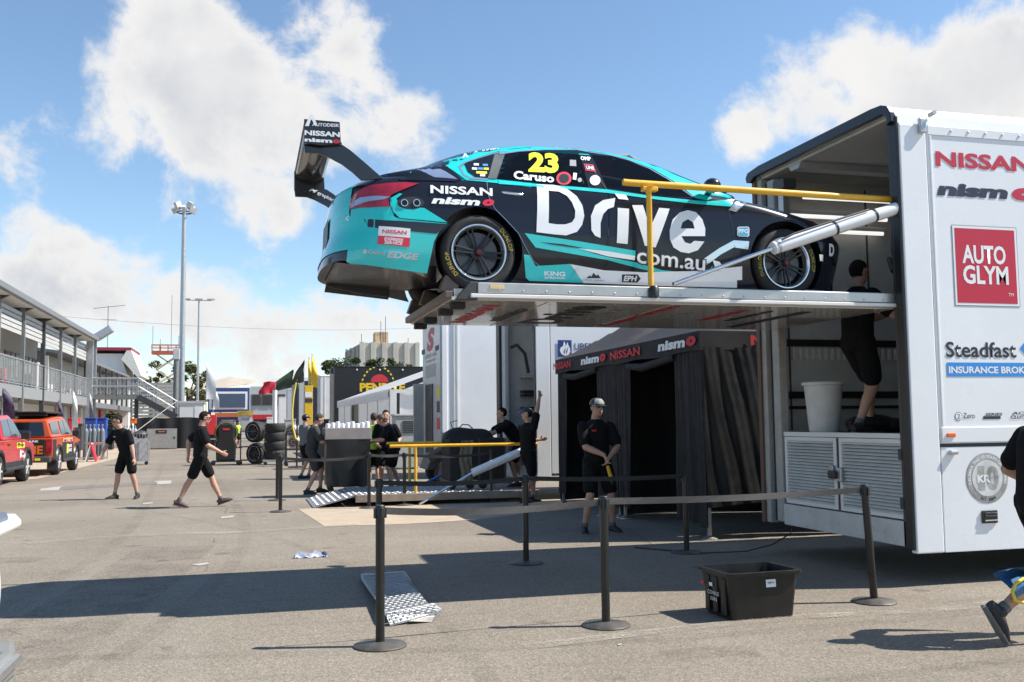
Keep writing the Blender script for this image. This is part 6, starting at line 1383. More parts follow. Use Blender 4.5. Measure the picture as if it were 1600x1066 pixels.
# ---- lamp masts
def mast(label, px, ptop, Y, r, heads):
    t_ = PY(px, ptop, Y); m_ = T('lamp_mast', label, 'lamp mast', (t_.x, Y, 0), 0, 'floodlight masts')
    O('shaft', M().tube([(0, 0, 0), (0, 0, t_.z)], [r, r*.62], 14), STEEL, m_, smooth=True)
    if heads == 'ring':
        O('head_frame', M().lathe([(.5, t_.z-.25), (.55, t_.z-.25), (.55, t_.z-.15), (.5, t_.z-.15)], 12, cap=False).tube([(0, 0, t_.z-.2), (0, 0, t_.z+.3)], .1, 6), MIDGREY, m_)
        for k in range(8):
            a = 2*PI*k/8; O('floodlight', M().b(-.24, .24, -.12, .12, -.2, .2).xf(Matrix.Translation((.62*math.cos(a), .62*math.sin(a), t_.z-.05+.35*(k % 2))) @ Matrix.Rotation(a, 4, 'Z') @ Matrix.Rotation(.5, 4, 'Y')), GREYW, m_)
    else:
        O('cross_arm', M().b(-1.3, 1.3, -.05, .05, t_.z-.15, t_.z-.05), STEEL, m_)
        for x in (-1.25, 0, 1.25): O('floodlight', M().b(x-.4, x+.4, -.2, .2, t_.z-.05, t_.z+.13), GREYW, m_, bevel=.04)
    return m_
mast('tall galvanised lamp mast with a ring of floodlights', 288, 328, 75, .24, 'ring'); mast('slimmer lamp mast with a three-lamp cross arm', 311, 468, 110, .15, 'bar')
pc = PY(274, 660, 72); po = T('camera_pole', 'short grey pole with a box on top beside the tall mast', 'pole', (pc.x, 72, 0)); O('shaft', M().tube([(0, 0, 0), (0, 0, PY(274, 562, 72).z)], .18, 10), MIDGREY, po, smooth=True); O('box', M().b(-.22, .22, -.2, .2, PY(274, 562, 72).z, PY(274, 545, 72).z), GREYW, po, bevel=.03)
# ---- scissor lift carrying aerials
sx = PY(262, 600, 95); sc_ = T('scissor_lift', 'raised orange and cream scissor lift carrying aerials', 'scissor lift', (sx.x, 95, 0))
z0_, z1_ = PY(262, 602, 95).z, PY(262, 554, 95).z; CRM = mat('cream_steel', (.60, .52, .36), .5)
for k in range(2):
    za = z0_+(z1_-z0_)*k/2; zb = z0_+(z1_-z0_)*(k+1)/2
    for s in (-1, 1):
        for y in (-.4, .4): O('scissor_arm', M().bar((-s*1.0, y, za), (s*1.0, y, zb), .10, .12), CRM, sc_)
O('chassis', M().b(-1.2, 1.2, -.6, .6, .3, z0_), CRM, sc_, bevel=.03); OR = mat('orange_red_steel', (.55, .10, .04), .5)
O('platform', M().b(-1.4, 1.35, -.6, .6, z1_, z1_+.3), OR, sc_)
for y in (-.6, .6):
    O('guard_rail', M().bar((-1.4, y, z1_+.85), (1.35, y, z1_+.85), .06, .06).bar((-1.4, y, z1_+.6), (1.35, y, z1_+.6), .05, .05), OR, sc_)
    for x in (-1.4, -.7, 0, .7, 1.35): O('guard_post', M().bar((x, y, z1_+.3), (x, y, z1_+.85), .05, .05, (0, 1, 0)), OR, sc_)
for x, h in ((-1.35, 2.6), (-.7, 1.4), (.25, 5.5), (.9, 1.7), (1.3, 1.8)): O('aerial', M().tube([(x, 0, z1_+.3), (x, 0, z1_+h)], .02, 5), DARK, sc_)
for k in range(4): O('wheel', M().lathe([(0, -.1), (.3, -.1), (.3, .1), (0, .1)], 14, 'y', (-.9+1.8*(k % 2), -.6+1.2*(k//2), .3)), RUBBER, sc_)
# ---- black hoarding, silver box
HB = [G(213, 703), G(335, 699)]; hY = 66.0
hx0, hx1 = PY(213, 690, hY).x, PY(338, 690, hY).x
hz = T('hoarding', 'long low black hoarding across the lane end', 'hoarding', ((hx0+hx1)/2, hY, 0))
OW('hoarding_wall', M().grid(lambda u, v: (hx0+(hx1-hx0)*u, hY+.04*math.sin(30*u), .0+PY(260, 653, hY).z*v+.03*math.sin(13*u)*v), 40, 3), mat('black_hoarding', (.014, .014, .015), .7, var=.2), hz, smooth=True)
for k in range(6): x = hx0+(hx1-hx0)*k/5; OW('hoarding_post', M().b(x-.03, x+.03, hY+.06, hY+.12, 0, PY(260, 653, hY).z), DARK, hz)
sbx = T('silver_case', 'large silver metal case standing before the black hoarding', 'case', (PY(253, 690, 65).x, 65, 0)); hw_ = (PY(276, 690, 65).x-PY(230, 690, 65).x)/2; sh_z = PY(253, 670, 65).z
O('case_body', M().b(-hw_, hw_, -.4, .4, .06, sh_z), ALU, sbx, bevel=.02); O('case_label', M().b(-.35, .3, -.42, -.401, sh_z-.3, sh_z-.08), BLACK, sbx); O('label_stripe', M().b(-.2, .2, -.43, -.421, sh_z-.21, sh_z-.15), ORANGE, sbx)
for x in (-hw_+.12, hw_-.12): O('latch', M().b(x-.05, x+.05, -.42, -.401, sh_z*.5, sh_z*.62), DARK, sbx)
wb = T('white_cabin', 'small white site box above the black hoarding', 'cabin', (PY(301, 640, 70).x, 70, 0)); hw_ = (PY(320, 640, 70).x-PY(281, 640, 70).x)/2
O('cabin_wall', M().b(-hw_, hw_, -.8, .8, 0, PY(300, 631, 70).z), WHITE2, wb, bevel=.02); O('cabin_roof', M().b(-hw_-.05, hw_+.05, -.85, .85, PY(300, 631, 70).z, PY(300, 628.5, 70).z), GREYW, wb); O('cabin_door', M().b(hw_*.2, hw_*.75, -.82, -.801, 1.4, 2.7), OFFW, wb)
rb = T('red_fuel_box', 'red cabinet behind the walking man', 'cabinet', (PY(325, 690, 60).x, 60, 0)); O('box_body', M().b(-.35, .45, -.3, .3, .9, 2.05), RED, rb, bevel=.02); O('box_stand', M().b(-.3, .4, -.25, .25, .05, .1).b(-.3, -.25, -.25, .25, .1, .9).b(.35, .4, -.25, .25, .1, .9), DARK, rb); O('box_shelf', M().b(-.5, .6, -.35, .35, .62, .68), STEEL, rb)
# ---- walkway and stairs
wY = 70.0; st = T('access_stairs', 'steel walkway and stairs joined to the pit building end', 'stairs', (-7, wY, 0))
lx0, lx1, lz = PY(140, 615, wY).x-2.0, PY(217, 615, wY).x, PY(180, 617, wY).z
OW('walkway_deck', M().b(lx0, lx1, wY-.7, wY+.9, lz-.3, lz), MIDGREY, st)
sx1, sz1 = PY(275, 650, wY).x, PY(275, 652, wY).z
for y in (wY-.7, wY+.9): OW('stringer', M().bar((lx1, y, lz-.15), (sx1, y, sz1), .08, .40), DARK if y < wY else MIDGREY, st)
for k in range(11): t_ = (k+.5)/11; OW('tread', M().b(-.14, .14, wY-.66, wY+.86, -.02, .02).xf(Matrix.Translation((lx1+(sx1-lx1)*t_, 0, lz+(sz1-lz)*t_))), STEEL, st)
for y in (wY-.7, wY+.9):
    for hh in (.55, 1.1):
        OW('handrail', M().tube([(lx0, y, lz+hh), (lx1, y, lz+hh), (sx1, y, sz1+hh)], .035, 6), STEEL, st)
    for k in range(9): x = lx0+(lx1-lx0)*k/8; OW('rail_post', M().tube([(x, y, lz), (x, y, lz+1.1)], .03, 6), STEEL, st)
    for k in range(1, 5): t_ = k/4; OW('rail_post', M().tube([(lx1+(sx1-lx1)*t_, y, lz+(sz1-lz)*t_), (lx1+(sx1-lx1)*t_, y, lz+(sz1-lz)*t_+1.1)], .03, 6), STEEL, st)
for x in (lx1-.15, lx1-3.0): OW('column', M().b(x-.12, x+.12, wY, wY+.24, 0, lz-.3), DARK, st)
OW('ramp_rail', M().tube([PY(208, 678, 64), PY(275, 628, 66), PY(320, 627, 68)], .032, 6), MIDGREY, st)
OW('mesh_infill', M().b(lx0, lx1, wY-.68, wY-.67, lz+.08, lz+1.0), mat('wire_mesh', (.35, .36, .36), .5, metal=.3, alpha=.25), st)
# louvred wall behind the stairs
lw = T('louvre_screen', 'grey louvred screen wall behind the access stairs', 'screen wall', (PY(250, 660, 78).x, 78, 0))
wx0, wx1 = PY(205, 640, 78).x, PY(280, 640, 78).x
lzt = PY(250, 597, 78).z
for k in range(11): OW('louvre_blade', M().b(wx0, wx1, 78, 78.1, 1.8+k*(lzt-1.8)/11, 1.8+k*(lzt-1.8)/11+.20), mat('screen_grey', (.34, .35, .35), .5), lw)
for x in (wx0, (wx0+wx1)/2, wx1): OW('louvre_post', M().b(x-.06, x+.06, 78.1, 78.2, 0, lzt), DARK, lw)
# ---- pit building (two storeys)
BXF = -10.0; pb = T('pit_building', 'two-storey pit building with balcony, louvres and long skillion roof', 'building', (BXF-4, 45, 0))
def bz_(px, py): return PX(px, py, BXF).z
bY0, bY1 = 26.0, 69.0; zr, zrail, zfl, zfb = 7.15, 4.55, 3.35, 2.80
OW('ground_wall', M().b(BXF-2.2, BXF-2.0, bY0, bY1, 0, zfb), mat('pit_wall_grey', (.30, .30, .29), .8, var=.06), pb)
OW('upper_wall', M().b(BXF-3.1, BXF-3.0, bY0, bY1, zfl, zr+.5), mat('upper_wall_beige', (.48, .46, .42), .8, var=.05), pb)
OW('balcony_slab', M().b(BXF-3.0, BXF, bY0, bY1, zfb, zfl), mat('slab_grey', (.22, .23, .23), .7, var=.08), pb)
OW('roof', M().prism([(BXF+.5, zr), (BXF+.5, zr+.16), (BXF-7, zr+1.3), (BXF-7, zr+1.1)], bY0, bY1+.5), mat('roof_steel', (.27, .28, .29), .45, metal=.3, var=.1), pb)
OW('gutter', M().b(BXF+.42, BXF+.60, bY0, bY1+.5, zr-.12, zr+.14), MIDGREY, pb, bevel=.02)
OW('soffit', M().b(BXF-3, BXF+.42, bY0, bY1, zr-.16, zr-.121), mat('soffit_white', (.60, .60, .58), .7), pb)
WG = mat('white_garage_trim', (.68, .69, .68), .7, var=.05); GDK = mat('garage_dark', (.05, .05, .05), .7); GDR = mat('garage_door_grey', (.34, .34, .32), .6, var=.1)
n = 9
for k in range(n):
    y0 = bY0+(bY1-bY0)*k/n; y1 = bY0+(bY1-bY0)*(k+1)/n
    OW('column', M().b(BXF-.15, BXF+.05, y0-.1, y0+.1, 0, zr-.12), DARK if k % 3 == 0 else MIDGREY, pb)
    OW('roof_bracket', M().prism([(BXF+.4, zr-.15), (BXF-.9, zr-.15), (BXF-.9, zr-.75), (BXF-.7, zr-.72)], y0-.08, y0+.08), DARK, pb)
    for j in range(5): OW('louvre_blade', M().b(BXF-.12, BXF-.06, y0+.25, y1-.25, zr-1.45+j*.22, zr-1.28+j*.22), mat('pale_louvre', (.42, .42, .41), .6), pb)
    # upper windows and doors
    for f0, f1 in ((.10, .30), (.40, .55), (.66, .90)):
        a, b_ = y0+(y1-y0)*f0, y0+(y1-y0)*f1; wv = OW('window', M().b(BXF-2.999, BXF-2.95, a, b_, zfl+.9, zfl+2.4), MIDGREY, pb); OW('pane', M().b(BXF-2.949, BXF-2.94, a+.06, b_-.06, zfl+.96, zfl+2.34), GLASSD, wv)
    # balcony balustrade
    OW('balustrade_frame', M().bar((BXF, y0, zrail), (BXF, y1, zrail), .06, .06), STEEL, pb); OW('balustrade_frame', M().bar((BXF, y0, zfl+.08), (BXF, y1, zfl+.08), .05, .05), STEEL, pb)
    for j in range(5): y = y0+(y1-y0)*j/5; OW('baluster', M().b(BXF-.03, BXF+.03, y-.03, y+.03, zfl, zrail), STEEL, pb)
    OW('balustrade_mesh', M().b(BXF-.01, BXF+.0, y0+.05, y1-.05, zfl+.15, zrail-.06), mat('pale_mesh', (.45, .46, .46), .5, alpha=.16), pb)
    # garage door
    gd = OW('garage_door', M().b(BXF-1.999, BXF-1.93, y0+.5, y1-.5, 0, 2.35), GDR if k % 2 else GDK, pb); OW('door_head', M().b(BXF-1.999, BXF-1.85, y0+.35, y1-.35, 2.352, 2.78), WG, pb); OW('pier', M().b(BXF-1.999, BXF-1.80, y0-.32, y0+.32, 0, 2.78), WG if k % 2 else MIDGREY, pb); OW('pier_sign', M().b(BXF-1.80, BXF-1.78, y0-.2, y0+.2, 1.4, 2.0), RED, pb)
for k in range(5): OW('balcony_chair', M().b(BXF-1.2, BXF-.8, 32+k*6, 32.4+k*6, zfl, zfl+.85), RED if k % 2 else DARK, pb)
OW('end_wall', M().b(BXF-8, BXF-3, bY1-.1, bY1, 0, zr), WG, pb); OW('end_post', M().b(BXF-.1, BXF+.3, bY1, bY1+.4, 0, zr+.1), STEEL, pb)
pb2 = T('far_pit_block', 'lower continuation of the pit garages beyond the walkway', 'building', (BXF-4, 92, 0))
OW('wall', M().b(BXF-3, BXF-2.8, 71.5, 118, 0, 6.2), mat('upper_wall_beige', (.48, .46, .42)), pb2); OW('roof', M().prism([(BXF-1.2, 6.2), (BXF-1.2, 6.4), (BXF-8, 7.4), (BXF-8, 7.2)], 71.5, 118), MIDGREY, pb2); OW('slab', M().b(BXF-2.8, BXF-1.2, 71.5, 118, 2.9, 3.3), MIDGREY, pb2)
for k in range(12):
    y = 73+k*3.7; OW('pier', M().b(BXF-2.79, BXF-2.6, y, y+1.1, 0, 2.9), WG if k % 2 else RED, pb2); OW('post', M().b(BXF-1.35, BXF-1.2, y, y+.15, 3.3, 6.2), DARK, pb2); OW('window', M().b(BXF-2.79, BXF-2.75, y+1.2, y+3, 4.0, 5.5), GLASSD, pb2)
wh = T('white_gable_building', 'white building with red roof edge and raked gable beyond the pit building', 'building', (PY(190, 600, 105).x, 108, 0))
gx0, gx1 = PY(128, 560, 105).x, PY(206, 560, 105).x; gz = PY(170, 548, 105).z; gzl = PY(220, 588, 105).z; gx2 = PY(222, 588, 105).x
OW('wall', M().prism([(gx0, 0), (gx2-1.2, 0), (gx2-1.2, gzl-.5), (gx1-.8, gz-1.2), (gx1-.8, gz-.3), (gx0, gz-.3)], 105, 112), WHITE2, wh)
OW('raked_roof', M().prism([(gx1-.4, gz), (gx1, gz), (gx2, gzl), (gx2-.4, gzl-.1), (gx1-.9, gz-.9)], 104.2, 112.5), mat('cream_soffit', (.66, .63, .57), .6), wh); OW('roof_edge', M().b(gx0-.3, gx1, 104.2, 112.5, gz-.02, gz+.28), mat('maroon_edge', (.28, .03, .05), .5), wh)
OW('aerial', M().tube([(gx0+2.2, 106, gz), (gx0+2.2, 106, gz+4.6)], .04, 5).bar((gx0+.8, 106, gz+4.3), (gx0+3.8, 106, gz+4.7), .05, .05).bar((gx0+1.5, 106, gz+3.2), (gx0+3.0, 106, gz+3.2), .04, .04), MIDGREY, wh)
fl_ = T('floodlight_box', 'angled grey floodlight box at the pit building corner', 'floodlight', (PX(150, 560, BXF+.3).x, bY1+1, 0)); O('lamp_box', M().b(-.6, .6, -.35, .35, -.24, .24).xf(Matrix.Translation((.5, 0, zr+.45)) @ Matrix.Rotation(-.6, 4, 'Y')), STEEL, fl_, bevel=.04); O('lamp_bracket', M().b(-.1, .1, -.1, .1, 0, zr+.3), STEEL, fl_)
# ---- concrete block on the skyline, shade sail, screens, stand
cbY = 210.; cb = T('concrete_block', 'pale ribbed concrete building on the skyline behind the trees', 'building', (PY(600, 600, cbY).x, cbY+8, 0))
cx0, cx1, czt = PY(549, 560, cbY).x, PY(652, 560, cbY).x, PY(600, 536, cbY).z; cm_ = PY(565, 560, cbY).x
OW('wall', M().b(cm_, cx1, cbY, cbY+14, 0, czt), mat('pale_concrete', (.50, .47, .41), .85, var=.08, scale=.3), cb); OW('side_wall', M().add([(cm_, cbY, 0), (cx0, cbY+14, 0), (cx0, cbY+14, czt-1), (cm_, cbY, czt)], [(0, 1, 2, 3)]), CONC, cb)
for k in range(6): x = cm_+(cx1-cm_)*k/5; OW('rib', M().b(x-.45, x+.45, cbY-.3, cbY-.01, 0, czt+.15), mat('pale_concrete', (.5, .47, .41)), cb)
for k in range(4): t_ = (k+.5)/4; OW('rib', M().b(cm_+(cx0-cm_)*t_-.3, cm_+(cx0-cm_)*t_+.1, cbY+14*t_-.3, cbY+14*t_+.3, 0, czt-.5), CONC, cb)
pw = PY(598, 530, cbY).x; OW('plant_room', M().b(pw-1.2, pw+1.6, cbY+3, cbY+7, czt, czt+2.6), mat('scaffold_tan', (.55, .38, .22), .7, var=.3, scale=1), cb)
for x, h in ((cm_+.3, 2.2), (cm_+5.0, 2.8), (cx1-1.5, 1.4), (pw, 5), (pw+1, 6)): OW('aerial', M().tube([(x, cbY+3, czt), (x, cbY+3, czt+h)], .06, 4), DARK, cb)
sY = 150.; s0 = PY(290, 608, sY); sl_ = T('shade_sail', 'tan shade sail with drooping points beyond the lamp masts', 'shade sail', (PY(350, 620, sY).x, sY, 0))
sp0 = Vector((sl_.location.x, sY, 0)); tops = [PY(290, 609, sY), PY(318, 598, sY+3), PY(360, 588.5, sY+5), PY(400, 595, sY+2)]; lows = [PY(293, 611, sY-4), PY(322, 606, sY-6), PY(355, 606, sY-8), PY(385, 600, sY-4)]
m = M(); L_ = len(tops)
def cat(P, u):
    f = u*(len(P)-1); i = min(int(f), len(P)-2); return P[i].lerp(P[i+1], f-i)
m.grid(lambda u, v: cat(tops, u).lerp(cat(lows, u), v)-Vector((0, 0, .25*math.sin(PI*v))), 18, 6)
OW('sail_cloth', m, mat('tan_sail', (.42, .36, .28), .8, var=.1, scale=.5), sl_, smooth=True)
for px in (300, 345, 388): q = PY(px, 607, sY-2); OW('sail_mast', M().tube([(q.x, sY-2, 0), (q.x, sY-2, q.z)], .12, 6), MIDGREY, sl_)
vY = 120.; vs = T('video_screen', 'big blue-framed video screen container at the lane end', 'screen', (PY(362, 640, vY).x, vY, 0))
vx0, vx1, vz0, vz1 = PY(325, 636, vY).x, PY(390, 636, vY).x, PY(360, 640, vY).z, PY(360, 606, vY).z
BLC = mat('container_blue', (.03, .07, .22), .5, var=.1)
OW('frame', M().b(vx0, vx1, vY, vY+2.4, vz0-.3, vz1), BLC, vs); OW('white_border', M().b(vx0+.15, vx1-.25, vY-.06, vY-.01, vz0, vz1-.45), WHITEP, vs); OW('screen_face', M().b(vx0+.42, vx1-.5, vY-.12, vY-.061, vz0+.22, vz1-.7), mat('screen_off', (.06, .10, .16), .25), vs)
for k in range(13): x = vx0+.3+(vx1-vx0-.6)*k/12; OW('corrugation', M().b(x-.06, x+.06, vY-.05, vY-.001, vz1-.42, vz1-.05), mat('container_blue_light', (.06, .12, .32), .5), vs); OW('corrugation', M().b(x-.06, x+.06, vY-.05, vY-.001, vz0-.28, vz0-.05), mat('container_blue_light', (.06, .12, .32)), vs)
for x in (vx0+.2, vx1-.2): OW('leg', M().b(x-.15, x+.15, vY+.2, vY+.5, 0, vz0-.3), DARK, vs)
def booth(label, px0, px1, ptop, Y, wm, trim, pfas=5):
    x0, x1 = PY(px0, 650, Y).x, PY(px1, 650, Y).x; zt = PY((px0+px1)/2, ptop, Y).z
    b = T('booth', label, 'booth', ((x0+x1)/2, Y, 0)); OW('booth_wall', M().b(x0, x1, Y, Y+3, 0, zt-.5), wm, b); OW('fascia', M().b(x0-.1, x1+.1, Y-.15, Y+3, zt-.5, zt), trim, b); OW('counter_opening', M().b(x0+(x1-x0)*.25, x1-(x1-x0)*.15, Y-.03, Y-.001, .9, zt-.8), GREYW, b); return b
booth('blue and orange kiosk under the video screen', 337, 374, 645, 116, BLC, mat('orange_fascia', (.55, .14, .04), .6)); booth('small white kiosk with orange and green awning edge', 372, 394, 642, 112, WHITE2, mat('green_orange_awning', (.45, .3, .05), .6, var=.5, scale=1)); booth('dark open kiosk with red fascia right of the white kiosk', 396, 428, 648, 108, DARK, RED)
gs = T('hospitality_stand', 'grey hospitality building with big dark windows at the lane end', 'building', (PY(432, 620, 165).x, 165, 0)); x0, x1 = PY(391, 620, 165).x, PY(470, 620, 165).x; zt = PY(430, 604, 165).z
OW('wall', M().b(x0, x1, 165, 175, 0, zt), GREYW, gs); OW('roof_slope', M().prism([(PY(413, 604, 165).x, zt), (PY(425, 590, 165).x, PY(425, 590, 165).z), (x1+4, PY(425, 588, 165).z), (x1+4, zt)], 168, 176), OFFW, gs)
for a_, b_ in ((393, 408), (409, 428), (429, 446)): w_ = OW('window', M().b(PY(a_, 620, 165).x, PY(b_, 620, 165).x, 164.9, 164.99, PY(400, 634, 165).z, PY(400, 616, 165).z), MIDGREY, gs); OW('pane', M().b(PY(a_, 620, 165).x+.15, PY(b_, 620, 165).x-.15, 164.8, 164.89, PY(400, 634, 165).z+.15, PY(400, 616, 165).z-.15), GLASSD, w_)
# ---- trees
LEAF = [mat('leaf_olive', (.10, .10, .03), .7, var=.25, scale=1.2), mat('leaf_deep', (.055, .080, .026), .7, var=.25, scale=1.2)]
BARK = mat('bark', (.12, .09, .065), .9, var=.2)
def tree(label, px, ptop, Y, wpx, kind=0, seed=1, group='trees beyond the paddock'):
    rnd = random.Random(seed); b_ = PY(px, ptop, Y); H = b_.z*1.03; W_ = wpx/1540*Y/2
    t = T('tree', label, 'tree', (b_.x, Y, 0), 0, group)
    tm_ = M().tube([(0, 0, 0), (.1, 0, H*.3), (-.1, .1, H*.62)], [.35, .26, .12], 7)
    for k in range(5):
        a = rnd.uniform(0, 2*PI); tm_.tube([(0, 0, H*.38), (W_*.3*math.cos(a), W_*.3*math.sin(a), H*.6), (W_*.6*math.cos(a), W_*.6*math.sin(a), H*.75)], [.15, .1, .05], 5)
    O('trunk', tm_, BARK, t)
    m = M(); clumps = []
    for k in range(20):
        a = rnd.uniform(0, 2*PI); r = math.sqrt(rnd.random())*.85; z = rnd.uniform(.42, .92)
        sc2 = math.sqrt(max(.05, 1-((z-.62)/.36)**2)); clumps.append((W_*r*math.cos(a)*sc2, W_*r*math.sin(a)*sc2, H*z, rnd.uniform(.16, .34)*W_))
    for cx_, cy_, cz_, cr in clumps:
        for k in range(130):
            v = Vector((rnd.gauss(0, 1), rnd.gauss(0, 1), rnd.gauss(0, 1))).normalized()*cr*rnd.uniform(.55, 1.12); v.z *= .75
            c = Vector((cx_, cy_, cz_))+v; s = rnd.uniform(.20, .40)*min(1.4, max(.7, W_/4))
            a = Vector((rnd.uniform(-1, 1), rnd.uniform(-1, 1), rnd.uniform(-.6, .6))).normalized(); bb = a.cross(Vector((rnd.uniform(-1, 1), rnd.uniform(-1, 1), 1))).normalized()
            m.add([c-a*s, c+bb*s*.5, c+a*s, c-bb*s*.5], [(0, 1, 2, 3)])
    O('crown', m, LEAF[kind], t, fix=False)
    return t
tree('olive tree between the white gable and the scissor lift', 236, 562, 128, 54, 0, 1); tree('broad olive tree behind the lamp masts', 294, 566, 135, 66, 0, 2); tree('smaller olive tree right of the tall mast', 320, 574, 140, 34, 0, 9)
tree('feathery tree left of the black trailer roof', 505, 560, 150, 36, 1, 3); tree('dense green tree above the black trailer roof', 540, 555, 160, 74, 1, 4); tree('dense green tree below the concrete block, left half', 578, 557, 170, 64, 1, 5); tree('dense green tree below the concrete block, right half', 614, 557, 165, 60, 1, 6); tree('green tree partly hidden by the third transporter', 650, 564, 168, 40, 1, 7); tree('low dark shrub tree under the access stairs', 178, 648, 90, 40, 1, 8)
# ---- overhead wire
wa, wbp = PY(-60, 480, 60), PY(760, 503, 110); wi = T('overhead_wire', 'thin overhead wire sagging across the lower sky', 'wire', (0, 85, 0)); r_ = Vector((0, 85, 0))
O('wire', M().tube([wa.lerp(wbp, u)-Vector((0, 0, 1.1*4*u*(1-u)))-r_ for u in [k/20 for k in range(21)]], .014, 5), MIDGREY, wi)

# ---- wheels, tyre stack, covered tyre trolley
RIMS = mat('dark_rim', (.10, .10, .105), .35, metal=.7); RIMP = mat('rim_lip', (.6, .6, .62), .25, metal=.9)
def loose_wheel(label, px, py, Y, R, yaw, dark=True, w=.15):
    c = PY(px, py, Y); t = T('race_wheel', label, 'wheel', (c.x, Y, c.z), yaw, 'loose race wheels')
    k = R/.325
    O('tyre', M().lathe([(.232*k, -w), (.27*k, -w-.01), (.31*k, -w), (R, -w+.05), (R, w-.05), (.31*k, w), (.27*k, w+.01), (.232*k, w)], 36, 'y', close=True), RUBBER if dark else ALU, t, smooth=True)
    O('rim', M().lathe([(.234*k, -w-.002), (.234*k, -w-.012), (.222*k, -w-.01), (.205*k, -w+.03), (.205*k, w)], 30, 'y', cap=False), RIMP, t, smooth=True)
    s_ = M()
    for q in range(10): a = 2*PI*q/10; s_.bar((.03*k*math.cos(a), -w+.05, .03*k*math.sin(a)), (.22*k*math.cos(a), -w+.02, .22*k*math.sin(a)), .03*k, .02, (0, 1, 0))
    O('spokes', s_, RIMS if dark else ALU, t); O('hub', M().lathe([(0, -w+.0), (.05*k, -w+.01), (.07*k, -w+.05), (0, -w+.06)], 14, 'y'), RIMS, t, smooth=True)
    O('back_plate', M().lathe([(0, w*.3), (.205*k, w*.3)], 24, 'y'), BLACK, t)
    return t
loose_wheel('race wheel on the upper rack row facing the camera', 399, 675, 38.5, .40, -.75); loose_wheel('race wheel on the lower rack row with silver lip', 401, 709, 38.5, .40, -.75)
loose_wheel('bare silver rim on the upper rack row', 458, 673, 36, .24, -.7, False); loose_wheel('bare silver rim on the lower rack row', 461, 691, 36, .24, -.7, False)
for k in range(4):
    c = PY(430, 720, 37.5); t = T('race_tyre', ['bottom tyre of the black stack behind the belt posts', 'second tyre up in the black stack behind the belt posts', 'third tyre up in the black stack behind the belt posts', 'top tyre of the black stack behind the belt posts'][k], 'tyre', (c.x, 37.5, .20+k*.33), 0, 'stacked tyres')
    O('tyre_carcass', M().lathe([(.24, 0), (.32, -.005), (.355, .04), (.37, .10), (.37, .22), (.355, .28), (.32, .325), (.24, .32)], 32, close=True), RUBBER, t, smooth=True); O('inner_rim', M().lathe([(.235, .03), (.235, .29)], 24, cap=False), RIMS, t)
pl_ = T('tyre_dolly', 'low castor dolly under the stack of tyres', 'dolly', (PY(430, 720, 37.5).x, 37.5, 0)); O('dolly_deck', M().b(-.45, .45, -.4, .4, .12, .19), STEEL, pl_)
for x in (-.35, .35): O('castor', M().lathe([(0, -.03), (.06, -.03), (.06, .03), (0, .03)], 12, 'y', (x, -.3, .06)), BLACK, pl_)
def rack(label, px0, px1, Y, zt):
    x0, x1 = PY(px0, 700, Y).x, PY(px1, 700, Y).x; t = T('wheel_rack', label, 'rack', ((x0+x1)/2, Y, 0))
    for x in (x0, x1):
        for y in (Y-.3, Y+.3): OW('upright', M().tube([(x, y, .06), (x, y, zt)], .022, 6), BLACK, t)
    for z in (.15, zt*.48, zt*.9):
        for y in (Y-.3, Y+.3): OW('rack_bar', M().tube([(x0, y, z), (x1, y, z)], .02, 6), BLACK, t)
    for x in (x0, x1): OW('castor', M().lathe([(0, -.03), (.07, -.03), (.07, .03), (0, .03)], 12, 'y', (x, Y-.3, .07)), BLACK, t)
rack('black tube wheel rack beside the covered tyre trolley', 376, 414, 38.5, 1.35); rack('black tube rack holding bare rims', 447, 474, 36, 1.25)
cv = PY(353, 724, 38); ctt = T('covered_tyre_trolley', 'upright tyre trolley under a black cover with red logo', 'trolley', (cv.x, 38, 0))
O('cover', M().prism([(-.34, .18), (.34, .18), (.36, .75), (.28, 1.0), (.30, 1.35), (.2, 1.52), (-.2, 1.52), (-.30, 1.35), (-.28, 1.0), (-.36, .75)], -.38, .2), FABRIC, ctt, bevel=.04); O('tyre', M().lathe([(.30, -.12), (.40, -.12), (.43, -.06), (.43, .1), (.40, .15), (.30, .15)], 32, 'y', (0, .05, 1.18), close=True), RUBBER, ctt, smooth=True)
O('yellow_band', M().lathe([(.37, -.125), (.40, -.126)], 32, 'y', (0, .05, 1.18), cap=False), mat('faded_yellow_ink', (.42, .33, .05)), ctt); O('cover_logo', M().b(-.12, .12, -.39, -.381, 1.28, 1.35), RED, ctt); O('base_frame', M().b(-.5, .5, -.35, .3, .12, .17), DARK, ctt)
for x in (-.45, .45): O('castor', M().lathe([(0, -.04), (.09, -.04), (.09, .04), (0, .04)], 14, 'y', (x, -.3, .09)), BLACK, ctt)
# ---- cage trolley, cylinders, barrels and boxes by the garages
kg = G(217, 727); cg_ = T('cage_trolley', 'silver wire cage trolley behind the leaning man', 'trolley', (kg.x, kg.y+.4, 0))
for x in (-.3, .3):
    for y in (-.3, .3): O('cage_post', M().tube([(x, y, .12), (x, y, 1.25)], .02, 6), STEEL, cg_)
for k in range(7): O('cage_wire', M().bar((-.3+.1*k, -.3, .15), (-.3+.1*k, -.3, 1.2), .015, .015, (0, 1, 0)), STEEL, cg_)
for z in (.15, .5, .85, 1.2): O('cage_hoop', M().bar((-.3, -.3, z), (.3, -.3, z), .02, .02).bar((-.3, .3, z), (.3, .3, z), .02, .02).bar((-.3, -.3, z), (-.3, .3, z), .02, .02).bar((.3, -.3, z), (.3, .3, z), .02, .02), STEEL, cg_)
O('cage_panel', M().b(-.27, .27, -.2, .27, .16, 1.0), GREYW, cg_); O('cage_load', M().ball((0, 0, 1.15), (.28, .25, .15), 10, 6), DARK, cg_, smooth=True)
